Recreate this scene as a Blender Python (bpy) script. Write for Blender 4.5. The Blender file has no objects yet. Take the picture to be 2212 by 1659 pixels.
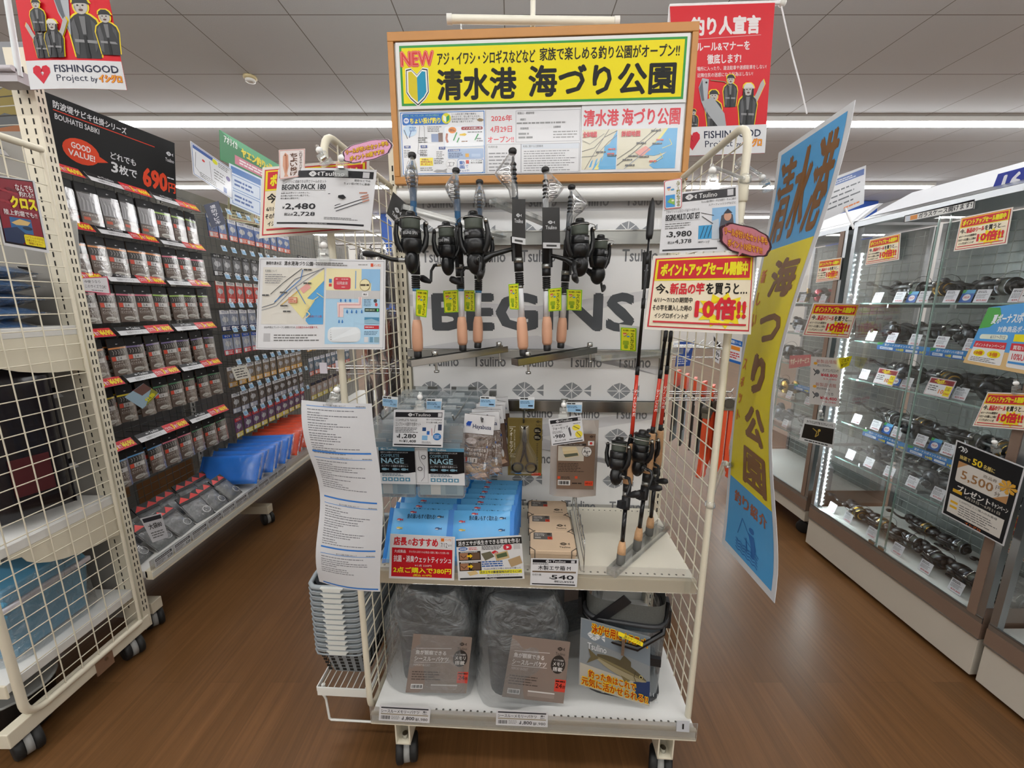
import bpy, math, random
import numpy as np
from mathutils import Matrix, Vector
SC = bpy.context.scene
COL = SC.collection
# ---------------------------------------------------------------- camera
FPX = 872.0
PITCH = math.atan(175.0 / FPX)
CAMZ = 1.36
cam = bpy.data.objects.new('camera', bpy.data.cameras.new('camera'))
COL.objects.link(cam)
cam.location = (0, 0, CAMZ)
cam.rotation_euler = (math.pi / 2 - PITCH, 0, 0)
cam.data.sensor_width = 36
cam.data.lens = 36 * FPX / 2212
cam.data.clip_start = 0.02
cam.data.clip_end = 60
SC.camera = cam
# ---------------------------------------------------------------- world, exposure
w = bpy.data.worlds.new('world'); SC.world = w; w.use_nodes = True
w.node_tree.nodes['Background'].inputs[0].default_value = (0.9, 0.95, 1, 1)
w.node_tree.nodes['Background'].inputs[1].default_value = 0.12
vs = SC.view_settings
vs.view_transform = 'Standard'; vs.look = 'None'; vs.gamma = 1; vs.use_curve_mapping = False
vs.exposure = 0.85
TUBE = 20.0          # emission of the ceiling strip lights
cy = SC.cycles
cy.use_denoising = True
cy.max_bounces = 7; cy.diffuse_bounces = 3; cy.glossy_bounces = 3; cy.transmission_bounces = 3; cy.transparent_max_bounces = 16
cy.caustics_reflective = False; cy.caustics_refractive = False
cy.sample_clamp_indirect = 6
CEIL = 3.2
# ---------------------------------------------------------------- photo geometry: pixel -> point on a real plane
_s, _c = math.sin(PITCH), math.cos(PITCH)
def ray(u, v):
    a = (u - 1106) / FPX; b = (829.5 - v) / FPX
    return np.array([a, b * _s + _c, b * _c - _s])
C0 = np.array([0, 0, CAMZ])
def hit(u, v, n, p0):
    d = ray(u, v); n = np.asarray(n, float)
    return C0 + d * (np.dot(n, np.asarray(p0, float) - C0) / np.dot(n, d))
def atY(u, v, Y): return hit(u, v, (0, 1, 0), (0, Y, 0))
def atX(u, v, X): return hit(u, v, (1, 0, 0), (X, 0, 0))
def atZ(u, v, Z): return hit(u, v, (0, 0, 1), (0, 0, Z))
RO = np.array([0.05, 0.935, 0.0]); RA = math.radians(-3.0)
RM = Matrix.Translation(RO) @ Matrix.Rotation(RA, 4, 'Z')
RX = np.array([math.cos(RA), math.sin(RA), 0]); RY = np.array([-math.sin(RA), math.cos(RA), 0])
def atR(u, v, y): return hit(u, v, RY, RO + RY * y)      # plane parallel to the centre rack's front, y behind it
def atRX(u, v, x): return hit(u, v, RX, RO + RX * x)     # plane of a side of the centre rack
def rl(p):                                                # world -> rack coordinates
    d = np.asarray(p) - RO
    return np.array([d @ RX, d @ RY, d[2]])
def rw(x, y, z): return RO + RX * x + RY * y + np.array([0, 0, z])
# ---------------------------------------------------------------- materials
_M = {}
def lin(c):
    c /= 255.0
    return c / 12.92 if c <= 0.04045 else ((c + 0.055) / 1.055) ** 2.4
GAIN = 1.12
INK = 0.8          # paper and print are a little less bright than paint
def rgb(h, g=GAIN):
    h = h.lstrip('#')
    if len(h) == 3: h = ''.join(x * 2 for x in h)
    return [min(0.9, lin(int(h[i:i + 2], 16)) * g) for i in (0, 2, 4)] + [1]
def new_mat(name):
    m = bpy.data.materials.new(name); m.use_nodes = True
    return m, m.node_tree.nodes, m.node_tree.links, m.node_tree.nodes['Principled BSDF']
def mat(h, rough=0.55, metal=0.0, vary=0.0, scale=30, bump=0.0, coat=0.0, ink=1.0):
    k = (h, rough, metal, vary, scale, bump, coat, ink)
    if k in _M: return _M[k]
    m, N, L, b = new_mat('paint_' + h.strip('#'))
    b.inputs['Base Color'].default_value = rgb(h, GAIN * ink); b.inputs['Roughness'].default_value = rough; b.inputs['Metallic'].default_value = metal
    b.inputs['Coat Weight'].default_value = coat; b.inputs['Specular IOR Level'].default_value = 0.5 if ink == 1.0 or rough < .25 else 0.22
    if vary or bump:
        n = N.new('ShaderNodeTexNoise'); n.inputs['Scale'].default_value = scale; n.inputs['Detail'].default_value = 3
        tc = N.new('ShaderNodeTexCoord'); L.new(tc.outputs['Object'], n.inputs['Vector'])
        if vary:
            mx = N.new('ShaderNodeMix'); mx.data_type = 'RGBA'; c = rgb(h)
            mx.inputs['A'].default_value = [x * (1 - vary) for x in c[:3]] + [1]; mx.inputs['B'].default_value = [min(1, x * (1 + vary)) for x in c[:3]] + [1]
            L.new(n.outputs['Fac'], mx.inputs['Factor']); L.new(mx.outputs['Result'], b.inputs['Base Color'])
        if bump:
            bp = N.new('ShaderNodeBump'); bp.inputs['Strength'].default_value = bump; bp.inputs['Distance'].default_value = 0.01
            L.new(n.outputs['Fac'], bp.inputs['Height']); L.new(bp.outputs['Normal'], b.inputs['Normal'])
    _M[k] = m
    return m
def emis(h, s):
    k = ('e', h, s)
    if k not in _M:
        m, N, L, b = new_mat('light_' + h.strip('#'))
        b.inputs['Base Color'].default_value = (0.8, 0.8, 0.8, 1)
        b.inputs['Emission Color'].default_value = rgb(h); b.inputs['Emission Strength'].default_value = s
        _M[k] = m
    return _M[k]
def film(h='ffffff', op=0.06, rough=0.08, gloss=0.10, bump=0.0, scale=14, fres=0.6):
    """thin clear sheet: transparent, a little tinted body, a glossy surface that strengthens at grazing angles"""
    k = ('f', h, op, rough, gloss, bump, scale, fres)
    if k in _M: return _M[k]
    m, N, L, b = new_mat('clear_film'); N.remove(b)
    out = N['Material Output']
    tr = N.new('ShaderNodeBsdfTransparent'); df = N.new('ShaderNodeBsdfDiffuse'); gl = N.new('ShaderNodeBsdfGlossy')
    df.inputs['Color'].default_value = rgb(h); gl.inputs['Roughness'].default_value = rough; gl.inputs['Color'].default_value = (1, 1, 1, 1)
    m1 = N.new('ShaderNodeMixShader'); m1.inputs[0].default_value = op
    L.new(tr.outputs[0], m1.inputs[1]); L.new(df.outputs[0], m1.inputs[2])
    lw = N.new('ShaderNodeLayerWeight'); lw.inputs['Blend'].default_value = 0.25
    ma = N.new('ShaderNodeMath'); ma.operation = 'MULTIPLY_ADD'; ma.inputs[1].default_value = fres; ma.inputs[2].default_value = gloss; ma.use_clamp = True
    L.new(lw.outputs['Fresnel'], ma.inputs[0])
    m2 = N.new('ShaderNodeMixShader'); L.new(ma.outputs[0], m2.inputs[0]); L.new(m1.outputs[0], m2.inputs[1]); L.new(gl.outputs[0], m2.inputs[2])
    L.new(m2.outputs[0], out.inputs[0])
    if bump:
        n = N.new('ShaderNodeTexNoise'); n.inputs['Scale'].default_value = scale; n.inputs['Detail'].default_value = 4; n.inputs['Distortion'].default_value = 1.2
        tc = N.new('ShaderNodeTexCoord'); L.new(tc.outputs['Object'], n.inputs['Vector'])
        bp = N.new('ShaderNodeBump'); bp.inputs['Strength'].default_value = bump; bp.inputs['Distance'].default_value = 0.02
        L.new(n.outputs['Fac'], bp.inputs['Height'])
        for x in (gl, df, lw): L.new(bp.outputs['Normal'], x.inputs['Normal'])
    _M[k] = m
    return m
IVORY = mat('d6cfbb', 0.4, 0, 0.04, 6)
WHITE = mat('d9d8d4', 0.45, 0, 0.03, 8)
PAPER = mat('dcdcdf', 0.6)
BLACK = mat('19191b', 0.45)
GLOSSBLACK = mat('0d0d0f', 0.22)
RUBBER = mat('141414', 0.6, 0, 0.1, 40)
STEEL = mat('b9bab8', 0.22, 1.0)
DULLSTEEL = mat('9a9b98', 0.38, 1.0)
CLEAR = film('e8eef0', 0.05, 0.05, 0.06)
ACRYL = film('e0e8e4', 0.10, 0.06, 0.08)
PLASTIC = film('f4f6f8', 0.04, 0.14, 0.12, 0.9, 30)
# ---------------------------------------------------------------- mesh builder
class MB:
    def __init__(s): s.v = []; s.f = []; s.mi = []; s.sm = []; s.mats = []; s.n = 0; s.xf = None
    def slot(s, m):
        if m not in s.mats: s.mats.append(m)
        return s.mats.index(m)
    def add(s, V, Fs, m, smooth=False):
        V = np.asarray(V, float).reshape(-1, 3)
        if s.xf is not None:
            X = np.array(s.xf); V = V @ X[:3, :3].T + X[:3, 3]
        k = s.slot(m); s.v.append(V)
        for f in Fs: s.f.append([i + s.n for i in f]); s.mi.append(k); s.sm.append(smooth)
        s.n += len(V); return s
    def box(s, x0, y0, z0, x1, y1, z1, m):
        V = [(x, y, z) for z in (z0, z1) for y in (y0, y1) for x in (x0, x1)]
        return s.add(V, [(0, 2, 3, 1), (4, 5, 7, 6), (0, 1, 5, 4), (2, 6, 7, 3), (0, 4, 6, 2), (1, 3, 7, 5)], m)
    def hexa(s, B, T, m):
        """bottom quad B and top quad T, same winding (counter-clockwise seen from the top)"""
        return s.add(list(B) + list(T), [(3, 2, 1, 0), (4, 5, 6, 7), (0, 1, 5, 4), (1, 2, 6, 5), (2, 3, 7, 6), (3, 0, 4, 7)], m)
    def cyl(s, a, b, r, m, seg=12, r2=None, cap=True): return s.tube([a, b], [r, r if r2 is None else r2], m, seg, cap)
    def tube(s, pts, r, m, seg=8, cap=True, closed=False):
        P = [np.asarray(p, float) for p in pts]; n = len(P)
        R = list(r) if hasattr(r, '__len__') else [r] * n
        V = []; Fs = []; prev = None
        for i, p in enumerate(P):
            if closed: t = P[(i + 1) % n] - P[i - 1]
            else: t = P[min(i + 1, n - 1)] - P[max(i - 1, 0)]
            t = t / (np.linalg.norm(t) + 1e-12)
            if prev is None:
                a = np.array([0, 0, 1.0]) if abs(t[2]) < 0.9 else np.array([1.0, 0, 0])
            else: a = prev
            a = a - t * (a @ t); a /= np.linalg.norm(a) + 1e-12; prev = a
            b = np.cross(t, a)
            for k in range(seg):
                q = 2 * math.pi * k / seg
                V.append(p + (a * math.cos(q) + b * math.sin(q)) * R[i])
        for i in range(n if closed else n - 1):
            j = (i + 1) % n
            for k in range(seg):
                l = (k + 1) % seg
                Fs.append((i * seg + k, i * seg + l, j * seg + l, j * seg + k))
        s.add(V, Fs, m, seg > 4)
        if cap and not closed:
            s.add(V[:seg], [tuple(range(seg))[::-1]], m); s.add(V[-seg:], [tuple(range(seg))], m)
        return s
    def lathe(s, prof, m, seg=16, o=(0, 0, 0), ax='z', sx=1.0, sy=1.0, smooth=True):
        V = []; Fs = []; n = len(prof)
        for r, z in prof:
            for k in range(seg):
                q = 2 * math.pi * k / seg; x, y = r * sx * math.cos(q), r * sy * math.sin(q)
                V.append({'z': (x, y, z), 'y': (x, -z, y), 'x': (z, x, y)}[ax])
        V = np.array(V) + np.asarray(o, float)
        for i in range(n - 1):
            for k in range(seg):
                l = (k + 1) % seg
                Fs.append((i * seg + k, i * seg + l, (i + 1) * seg + l, (i + 1) * seg + k))
        if prof[0][0] > 1e-6: Fs.append(tuple(range(seg))[::-1])
        if prof[-1][0] > 1e-6: Fs.append(tuple(range((n - 1) * seg, n * seg)))
        return s.add(V, Fs, m, smooth)
    def ell(s, c, r, m, seg=12, rings=8):
        r = np.asarray(r, float) * np.ones(3)
        prof = [(math.sin(math.pi * i / rings), -math.cos(math.pi * i / rings)) for i in range(rings + 1)]
        V = []; Fs = []
        for a, z in prof:
            for k in range(seg): V.append((a * math.cos(2 * math.pi * k / seg), a * math.sin(2 * math.pi * k / seg), z))
        V = np.array(V) * r + np.asarray(c, float)
        for i in range(rings):
            for k in range(seg):
                l = (k + 1) % seg; Fs.append((i * seg + k, i * seg + l, (i + 1) * seg + l, (i + 1) * seg + k))
        return s.add(V, Fs, m, True)
    def quad(s, a, b, c, d, m): return s.add([a, b, c, d], [(0, 1, 2, 3)], m)
    def grid(s, fn, nu, nv, m, smooth=True, closed_u=False):
        V = [fn(i / nu, j / nv) for j in range(nv + 1) for i in range(nu + (0 if closed_u else 1))]
        k = nu if closed_u else nu + 1
        Fs = [(j * k + i, j * k + (i + 1) % k, (j + 1) * k + (i + 1) % k, (j + 1) * k + i) for j in range(nv) for i in range(nu)]
        return s.add(V, Fs, m, smooth)
    def prism(s, pts, h0, h1, m, M=None):
        """outline pts in x,z extruded along y from h0 to h1"""
        n = len(pts)
        V = [(x, h0, z) for x, z in pts] + [(x, h1, z) for x, z in pts]
        Fs = [tuple(range(n)), tuple(range(2 * n - 1, n - 1, -1))] + [(i, i + n, (i + 1) % n + n, (i + 1) % n) for i in range(n)]
        return s.add(V, Fs, m)
    def mesh(s, name, off=None):
        me = bpy.data.meshes.new(name)
        V = np.concatenate(s.v) if s.v else np.zeros((0, 3))
        if off is not None: V = V @ np.array(off)[:3, :3].T + np.array(off)[:3, 3]
        me.from_pydata(V.tolist(), [], s.f)
        for m in s.mats: me.materials.append(m)
        me.polygons.foreach_set('material_index', s.mi); me.polygons.foreach_set('use_smooth', s.sm)
        me.update(); return me
    def build(s, name, parent=None, world=False, label=None, cat=None, group=None, kind=None, bevel=0, origin=None):
        off = None
        if parent is not None and world: off = wmx(parent).inverted()
        if parent is None:
            V = np.concatenate(s.v)
            if origin is None: origin = (*((V.min(0) + V.max(0)) / 2)[:2], V[:, 2].min())
            off = Matrix.Translation([-x for x in origin])
        o = bpy.data.objects.new(name, s.mesh(name, off)); COL.objects.link(o)
        if parent is not None: o.parent = parent
        else: o.location = origin; o.matrix_world = Matrix.Translation(origin)
        if bevel:
            b = o.modifiers.new('bevel', 'BEVEL'); b.width = bevel; b.segments = 2; b.limit_method = 'ANGLE'
        return tag(o, label, cat, group, kind)
def wmx(o): return o.matrix_basis.copy() if o.parent is None else wmx(o.parent) @ o.matrix_parent_inverse @ o.matrix_basis
def tag(o, label=None, cat=None, group=None, kind=None):
    for k, x in (('label', label), ('category', cat), ('group', group), ('kind', kind)):
        if x: o[k] = x
    return o
def thing(name, M, label, cat, group=None):
    o = bpy.data.objects.new(name, None); COL.objects.link(o); o.empty_display_size = 0.02
    if not isinstance(M, Matrix): M = Matrix.Translation(M)
    o.matrix_world = M
    return tag(o, label, cat, group)
KIDS = {}
def kids(o):
    return [c for c in COL.objects if c.parent == o]
def copy_tree(o, M, label=None, group=None, tree=None):
    tree = tree or snapshot(o)
    def rec(t, par):
        c = t[0].copy(); COL.objects.link(c)
        if par is not None: c.parent = par
        for k in t[1]: rec(k, c)
        return c
    r = rec(tree, None)
    if not isinstance(M, Matrix): M = Matrix.Translation(M)
    r.matrix_world = M
    if label: r['label'] = label
    if group: r['group'] = group
    return r
def snapshot(o):
    ch = list(o.children)
    return (o, [snapshot(c) for c in ch])
def frame(p, x, y=None, z=None):
    """matrix with origin p, x axis along x and z axis nearest to z (default up)"""
    x = Vector(x).normalized(); z0 = Vector(z if z is not None else (0, 0, 1))
    y = z0.cross(x).normalized(); zz = x.cross(y)
    return Matrix(((x.x, y.x, zz.x, p[0]), (x.y, y.y, zz.y, p[1]), (x.z, y.z, zz.z, p[2]), (0, 0, 0, 1)))
def frame_z(p, z, x=(1, 0, 0)):
    z = Vector(z).normalized(); x = Vector(x); x = (x - z * x.dot(z)).normalized(); y = z.cross(x)
    return Matrix(((x.x, y.x, z.x, p[0]), (x.y, y.y, z.y, p[1]), (x.z, y.z, z.z, p[2]), (0, 0, 0, 1)))
# ---------------------------------------------------------------- lettering
_T = {}
def glyphs(s, spacing=1.0, res=2):
    k = (s, spacing)
    if k in _T: return _T[k]
    c = bpy.data.curves.new('t', 'FONT'); c.body = s; c.resolution_u = res; c.space_character = spacing; c.fill_mode = 'FRONT' if hasattr(c, 'fill_mode') else 'BOTH'
    o = bpy.data.objects.new('t', c); COL.objects.link(o)
    bpy.context.view_layer.update()
    dg = bpy.context.evaluated_depsgraph_get(); e = o.evaluated_get(dg); me = e.to_mesh()
    V = np.zeros(len(me.vertices) * 3); me.vertices.foreach_get('co', V); V = V.reshape(-1, 3)[:, :2].copy()
    F = [tuple(p.vertices) for p in me.polygons]
    e.to_mesh_clear(); bpy.data.objects.remove(o); bpy.data.curves.remove(c)
    if len(V) == 0: V = np.zeros((1, 2))
    lo, hi = V.min(0), V.max(0); V = (V - lo) / np.maximum(hi - lo, 1e-6); V[:, 1] = 1 - V[:, 1]
    F = [f[::-1] for f in F]
    _T[k] = (V, F, (hi - lo)[0] / max((hi - lo)[1], 1e-6)); return _T[k]
# ---------------------------------------------------------------- flat printed things
class Sign:
    """a sheet with real thickness; what is printed on it is laid over it in sheet coordinates (0..W, 0..H, y down)"""
    def __init__(s, corners, W, H, base='dcdcdf', t=0.0006, eps=0.0003, rough=0.5, n=1, m=1, bend=None, back=None, outline=None, ink=None):
        s.ink = INK if ink is None else ink
        s.P = [np.asarray(c, float) for c in corners]; s.W, s.H, s.eps, s.rough = W, H, eps, rough
        a, b, c, d = s.P
        nn = np.cross(d - a, b - a); s.N = nn / np.linalg.norm(nn)
        s.bend = bend; s.boxes = []; s.mb = MB(); s.n, s.m = n, m
        bm = s.mt(base); bk = s.mt(back) if back else bm
        if outline:
            O = outline; k = len(O); c0 = np.mean(O, 0)
            V = [s.at(x, y, 0) for x, y in O] + [s.at(x, y, -t / eps) for x, y in O]
            s.mb.add(V, [tuple(range(k))[::-1], tuple(range(k, 2 * k))] + [(i, (i + 1) % k, (i + 1) % k + k, i + k) for i in range(k)], bm)
        else:
            s.mb.grid(lambda u, v: s.at(u * W, v * H, 0), n, m, bm)
            s.mb.grid(lambda u, v: s.at((1 - u) * W, v * H, -t / eps), n, m, bk)
            for f in (lambda u, v: s.at(u * W, 0, -(1 - v) * t / eps), lambda u, v: s.at((1 - u) * W, H, -(1 - v) * t / eps)): s.mb.grid(f, n, 1, bm)
            for f in (lambda u, v: s.at(0, (1 - u) * H, -(1 - v) * t / eps), lambda u, v: s.at(W, u * H, -(1 - v) * t / eps)): s.mb.grid(f, m, 1, bm)
    def mt(s, h): return h if not isinstance(h, str) else mat(h, s.rough, ink=s.ink)
    def at(s, x, y, l=0):
        u, v = x / s.W, y / s.H; a, b, c, d = s.P
        p = a * (1 - u) * (1 - v) + b * u * (1 - v) + c * u * v + d * (1 - u) * v
        if s.bend is not None: p = p + s.bent(u, v)
        return p + s.N * (s.eps * l)
    def bent(s, u, v):
        k = getattr(s, '_bn', None)
        if k is None or k[0] is not s.bend:
            k = s._bn = (s.bend, [[np.asarray(s.bend(i / s.n, j / s.m), float) for i in range(s.n + 1)] for j in range(s.m + 1)])
        a = min(max(u, 0), 1) * s.n; b_ = min(max(v, 0), 1) * s.m; i = min(int(a), s.n - 1); j = min(int(b_), s.m - 1); a -= i; b_ -= j; K = k[1]
        return (K[j][i] * (1 - a) + K[j][i + 1] * a) * (1 - b_) + (K[j + 1][i] * (1 - a) + K[j + 1][i + 1] * a) * b_
    def lev(s, x0, y0, x1, y1):
        l = 1 + max([b[4] for b in s.boxes if b[0] < x1 and b[2] > x0 and b[1] < y1 and b[3] > y0], default=0)
        s.boxes.append((x0, y0, x1, y1, l)); return l
    def R(s, x0, y0, x1, y1, c):
        l = s.lev(x0, y0, x1, y1)
        xs = sorted({x0, x1} | {s.W * i / s.n for i in range(1, s.n) if x0 < s.W * i / s.n < x1}); ys = sorted({y0, y1} | {s.H * j / s.m for j in range(1, s.m) if y0 < s.H * j / s.m < y1})
        k = len(xs); s.mb.add([s.at(x, y, l) for y in ys for x in xs], [(j * k + i, j * k + i + 1, (j + 1) * k + i + 1, (j + 1) * k + i) for j in range(len(ys) - 1) for i in range(k - 1)], s.mt(c)); return s
    def fr(s, x0, y0, x1, y1, t, c):
        s.R(x0, y0, x1, y0 + t, c); s.R(x0, y1 - t, x1, y1, c); s.R(x0, y0 + t, x0 + t, y1 - t, c); s.R(x1 - t, y0 + t, x1, y1 - t, c); return s
    def P_(s, pts, c):
        p = np.array(pts, float); l = s.lev(*p.min(0), *p.max(0))
        ar = sum(p[i][0] * p[(i + 1) % len(p)][1] - p[(i + 1) % len(p)][0] * p[i][1] for i in range(len(p)))
        idx = tuple(range(len(p))); s.mb.add([s.at(x, y, l) for x, y in pts], [idx if ar > 0 else idx[::-1]], s.mt(c)); return s
    def E(s, cx, cy, rx, ry, c, n=20):
        return s.P_([(cx + rx * math.cos(2 * math.pi * k / n), cy + ry * math.sin(2 * math.pi * k / n)) for k in range(n)], c)
    def RR(s, x0, y0, x1, y1, r, c):
        pts = []
        for cx, cy, a in ((x1 - r, y1 - r, 0), (x0 + r, y1 - r, 90), (x0 + r, y0 + r, 180), (x1 - r, y0 + r, 270)):
            for k in range(5):
                q = math.radians(a + k * 22.5); pts.append((cx + r * math.cos(q), cy + r * math.sin(q)))
        return s.P_(pts, c)
    def L(s, pts, w, c):
        pts = [np.array(p, float) for p in pts]; a = np.array(pts)
        l = s.lev(*(a.min(0) - w / 2), *(a.max(0) + w / 2)); V = []; Fs = []
        for i in range(len(pts) - 1):
            d = pts[i + 1] - pts[i]; n = np.array([-d[1], d[0]]) / (np.linalg.norm(d) + 1e-9) * w / 2; k = len(V)
            V += [s.at(*q, l + .05 * (i % 9)) for q in (pts[i] - n, pts[i + 1] - n, pts[i + 1] + n, pts[i] + n)]; Fs.append((k, k + 1, k + 2, k + 3))
        s.mb.add(V, Fs, s.mt(c)); return s
    def T(s, txt, x0, y0, x1, y1, c='222222', b=0.012, sp=1.0, skew=0.0, rise=0.0):
        V, F, asp = glyphs(txt, sp)
        l = s.lev(x0, y0, x1, y1); k = (y1 - y0); m = s.mt(c); d = b * k
        offs = [(0, 0)] if b < .012 else [(d * math.cos(q), d * math.sin(q)) for q in np.arange(.4, 6.6, 1.57 if b < .03 else 1.04)[:4 if b < .03 else 6]]
        if b < .012: d = 0
        for i, (dx, dy) in enumerate(offs):
            s.mb.add([s.at(x0 + d + dx + (x1 - x0 - 2 * d) * x + skew * k * (1 - y), y0 + d + dy + (k - 2 * d) * y + rise * x, l + .13 * i) for x, y in V], F, m)
        return s
    def TV(s, txt, x0, y0, x1, y1, c, b=0.012, gap=0.12):
        n = len(txt); h = (y1 - y0) / n
        for i, ch in enumerate(txt):
            if ch == 'ー': s.R((x0 + x1) / 2 - (x1 - x0) * .07, y0 + h * (i + gap), (x0 + x1) / 2 + (x1 - x0) * .07, y0 + h * (i + 1 - gap / 2), c)
            elif ch != ' ': s.T(ch, x0, y0 + h * (i + gap / 2), x1, y0 + h * (i + 1 - gap / 2), c, b)
        return s
    def G(s, x0, y0, x1, y1, n, c='777777', fill=0.45, seed=0):
        """lines of print too small to read: rows of short strokes"""
        rnd = random.Random(seed + n); l = s.lev(x0, y0, x1, y1); h = (y1 - y0) / n; V = []; Fs = []
        for i in range(n):
            x = x0; e = x1 - (x1 - x0) * rnd.uniform(0, 0.3)
            while x < e:
                q = min(e, x + h * rnd.uniform(0.5, 2.2)); k = len(V)
                V += [s.at(a, b, l) for a, b in ((x, y0 + h * i + h * (1 - fill) / 2), (q, y0 + h * i + h * (1 - fill) / 2), (q, y0 + h * (i + 1) - h * (1 - fill) / 2), (x, y0 + h * (i + 1) - h * (1 - fill) / 2))]
                Fs.append((k, k + 1, k + 2, k + 3)); x = q + h * 0.25
        s.mb.add(V, Fs, s.mt(c)); return s
    def fish(s, cx, cy, w, c):
        """the geometric fish mark: a lozenge of eight facets with a notched tail"""
        h = w * 0.55; x0 = cx - w / 2; B = w * 0.78
        ax, ay = x0 + B * 0.52, cy; g = w * 0.015
        ring = [(x0, cy), (x0 + B * .26, cy - h * .36), (x0 + B * .55, cy - h * .5), (x0 + B * .8, cy - h * .3), (x0 + B, cy), (x0 + B * .8, cy + h * .3), (x0 + B * .55, cy + h * .5), (x0 + B * .26, cy + h * .36)]
        l = s.lev(x0, cy - h / 2, x0 + w, cy + h / 2); V = []; Fs = []
        for i in range(8):
            p, q = np.array(ring[i]), np.array(ring[(i + 1) % 8]); m = (p + q + np.array([ax, ay])) / 3
            t = [m + (z - m) * 0.84 for z in (np.array([ax, ay]), p, q)]; k = len(V)
            V += [s.at(*z, l) for z in t]; Fs.append((k, k + 1, k + 2))
        for sg in (-1, 1):
            k = len(V); V += [s.at(*z, l) for z in ((x0 + B * 1.0, cy + sg * h * .04), (x0 + w, cy + sg * h * .34), (x0 + w, cy + sg * h * .04))]
            Fs.append((k, k + 1, k + 2) if sg < 0 else (k, k + 2, k + 1))
        s.mb.add(V, Fs, s.mt(c)); return s
    def build(s, name, label=None, cat=None, group=None, parent=None, **kw):
        return s.mb.build(name, parent, world=parent is not None, label=label, cat=cat, group=group, **kw)
def quadpx(px, f):
    """four photo corners (tl, tr, br, bl) put on a plane by f(u, v)"""
    return [f(*p) for p in px]
# ================================================================ the shop itself
def floor_mat():
    m, N, L, b = new_mat('brown_wood_vinyl')
    tc = N.new('ShaderNodeTexCoord'); mp = N.new('ShaderNodeMapping'); mp.inputs['Rotation'].default_value = (0, 0, math.pi / 2)
    L.new(tc.outputs['Object'], mp.inputs['Vector'])
    br = N.new('ShaderNodeTexBrick'); L.new(mp.outputs[0], br.inputs['Vector'])
    br.inputs['Scale'].default_value = 1; br.inputs['Brick Width'].default_value = 0.9; br.inputs['Row Height'].default_value = 0.11
    br.inputs['Mortar Size'].default_value = 0.0006; br.inputs['Mortar Smooth'].default_value = 1; br.offset = 0.37
    br.inputs['Color1'].default_value = rgb('6e4d2f'); br.inputs['Color2'].default_value = rgb('604327'); br.inputs['Mortar'].default_value = rgb('4a3320')
    mp2 = N.new('ShaderNodeMapping'); mp2.inputs['Scale'].default_value = (44, 1.5, 1); L.new(tc.outputs['Object'], mp2.inputs['Vector'])
    no = N.new('ShaderNodeTexNoise'); no.inputs['Scale'].default_value = 1.5; no.inputs['Detail'].default_value = 5; no.inputs['Roughness'].default_value = .65
    L.new(mp2.outputs[0], no.inputs['Vector'])
    rp = N.new('ShaderNodeValToRGB'); rp.color_ramp.elements[0].position = .3; rp.color_ramp.elements[0].color = (.55, .52, .46, 1); rp.color_ramp.elements[1].position = .7; rp.color_ramp.elements[1].color = (1.18, 1.14, 1.1, 1)
    L.new(no.outputs['Fac'], rp.inputs[0])
    mx = N.new('ShaderNodeMix'); mx.data_type = 'RGBA'; mx.blend_type = 'MULTIPLY'; mx.inputs['Factor'].default_value = .6
    L.new(br.outputs['Color'], mx.inputs['A']); L.new(rp.outputs[0], mx.inputs['B']); L.new(mx.outputs['Result'], b.inputs['Base Color'])
    b.inputs['Roughness'].default_value = 0.31; b.inputs['Specular IOR Level'].default_value = .32
    return m
def ceil_mat():
    m, N, L, b = new_mat('ceiling_board')
    tc = N.new('ShaderNodeTexCoord'); br = N.new('ShaderNodeTexBrick'); L.new(tc.outputs['Object'], br.inputs['Vector'])
    br.inputs['Scale'].default_value = 1; br.inputs['Brick Width'].default_value = 0.70; br.inputs['Row Height'].default_value = 0.697; br.offset = 0
    br.inputs['Mortar Size'].default_value = 0.004; br.inputs['Mortar Smooth'].default_value = .3
    br.inputs['Color1'].default_value = rgb('c6c9cc'); br.inputs['Color2'].default_value = rgb('c2c5c8'); br.inputs['Mortar'].default_value = rgb('77746f')
    no = N.new('ShaderNodeTexNoise'); no.inputs['Scale'].default_value = 120; L.new(tc.outputs['Object'], no.inputs['Vector'])
    bp = N.new('ShaderNodeBump'); bp.inputs['Strength'].default_value = .15; bp.inputs['Distance'].default_value = .004; L.new(no.outputs['Fac'], bp.inputs['Height']); L.new(bp.outputs[0], b.inputs['Normal'])
    L.new(br.outputs['Color'], b.inputs['Base Color']); b.inputs['Roughness'].default_value = .9
    return m
WX, WY0, WY1 = 7.0, -2.6, 13.0
b = MB(); b.box(-WX, WY0, -0.06, WX, WY1, 0, floor_mat()); b.build('floor', kind='structure', origin=(0, 0, 0))
b = MB(); b.box(-WX, WY0, CEIL, WX, WY1, CEIL + .06, ceil_mat()); b.build('ceiling', kind='structure', origin=(-0.05, 3.051, CEIL))
wm = mat('dcdad4', .8, 0, .03, 2)
b = MB(); b.box(-WX, WY1, 0, WX, WY1 + .1, CEIL, wm); b.build('wall_back', kind='structure')
b = MB(); b.box(-WX, WY0 - .1, 0, WX, WY0, CEIL, wm); b.build('wall_front', kind='structure')
b = MB(); b.box(-WX - .1, WY0, 0, -WX, WY1, CEIL, wm); b.build('wall_left', kind='structure')
b = MB(); b.box(WX, WY0, 0, WX + .1, WY1, CEIL, wm); b.build('wall_right', kind='structure')
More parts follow.
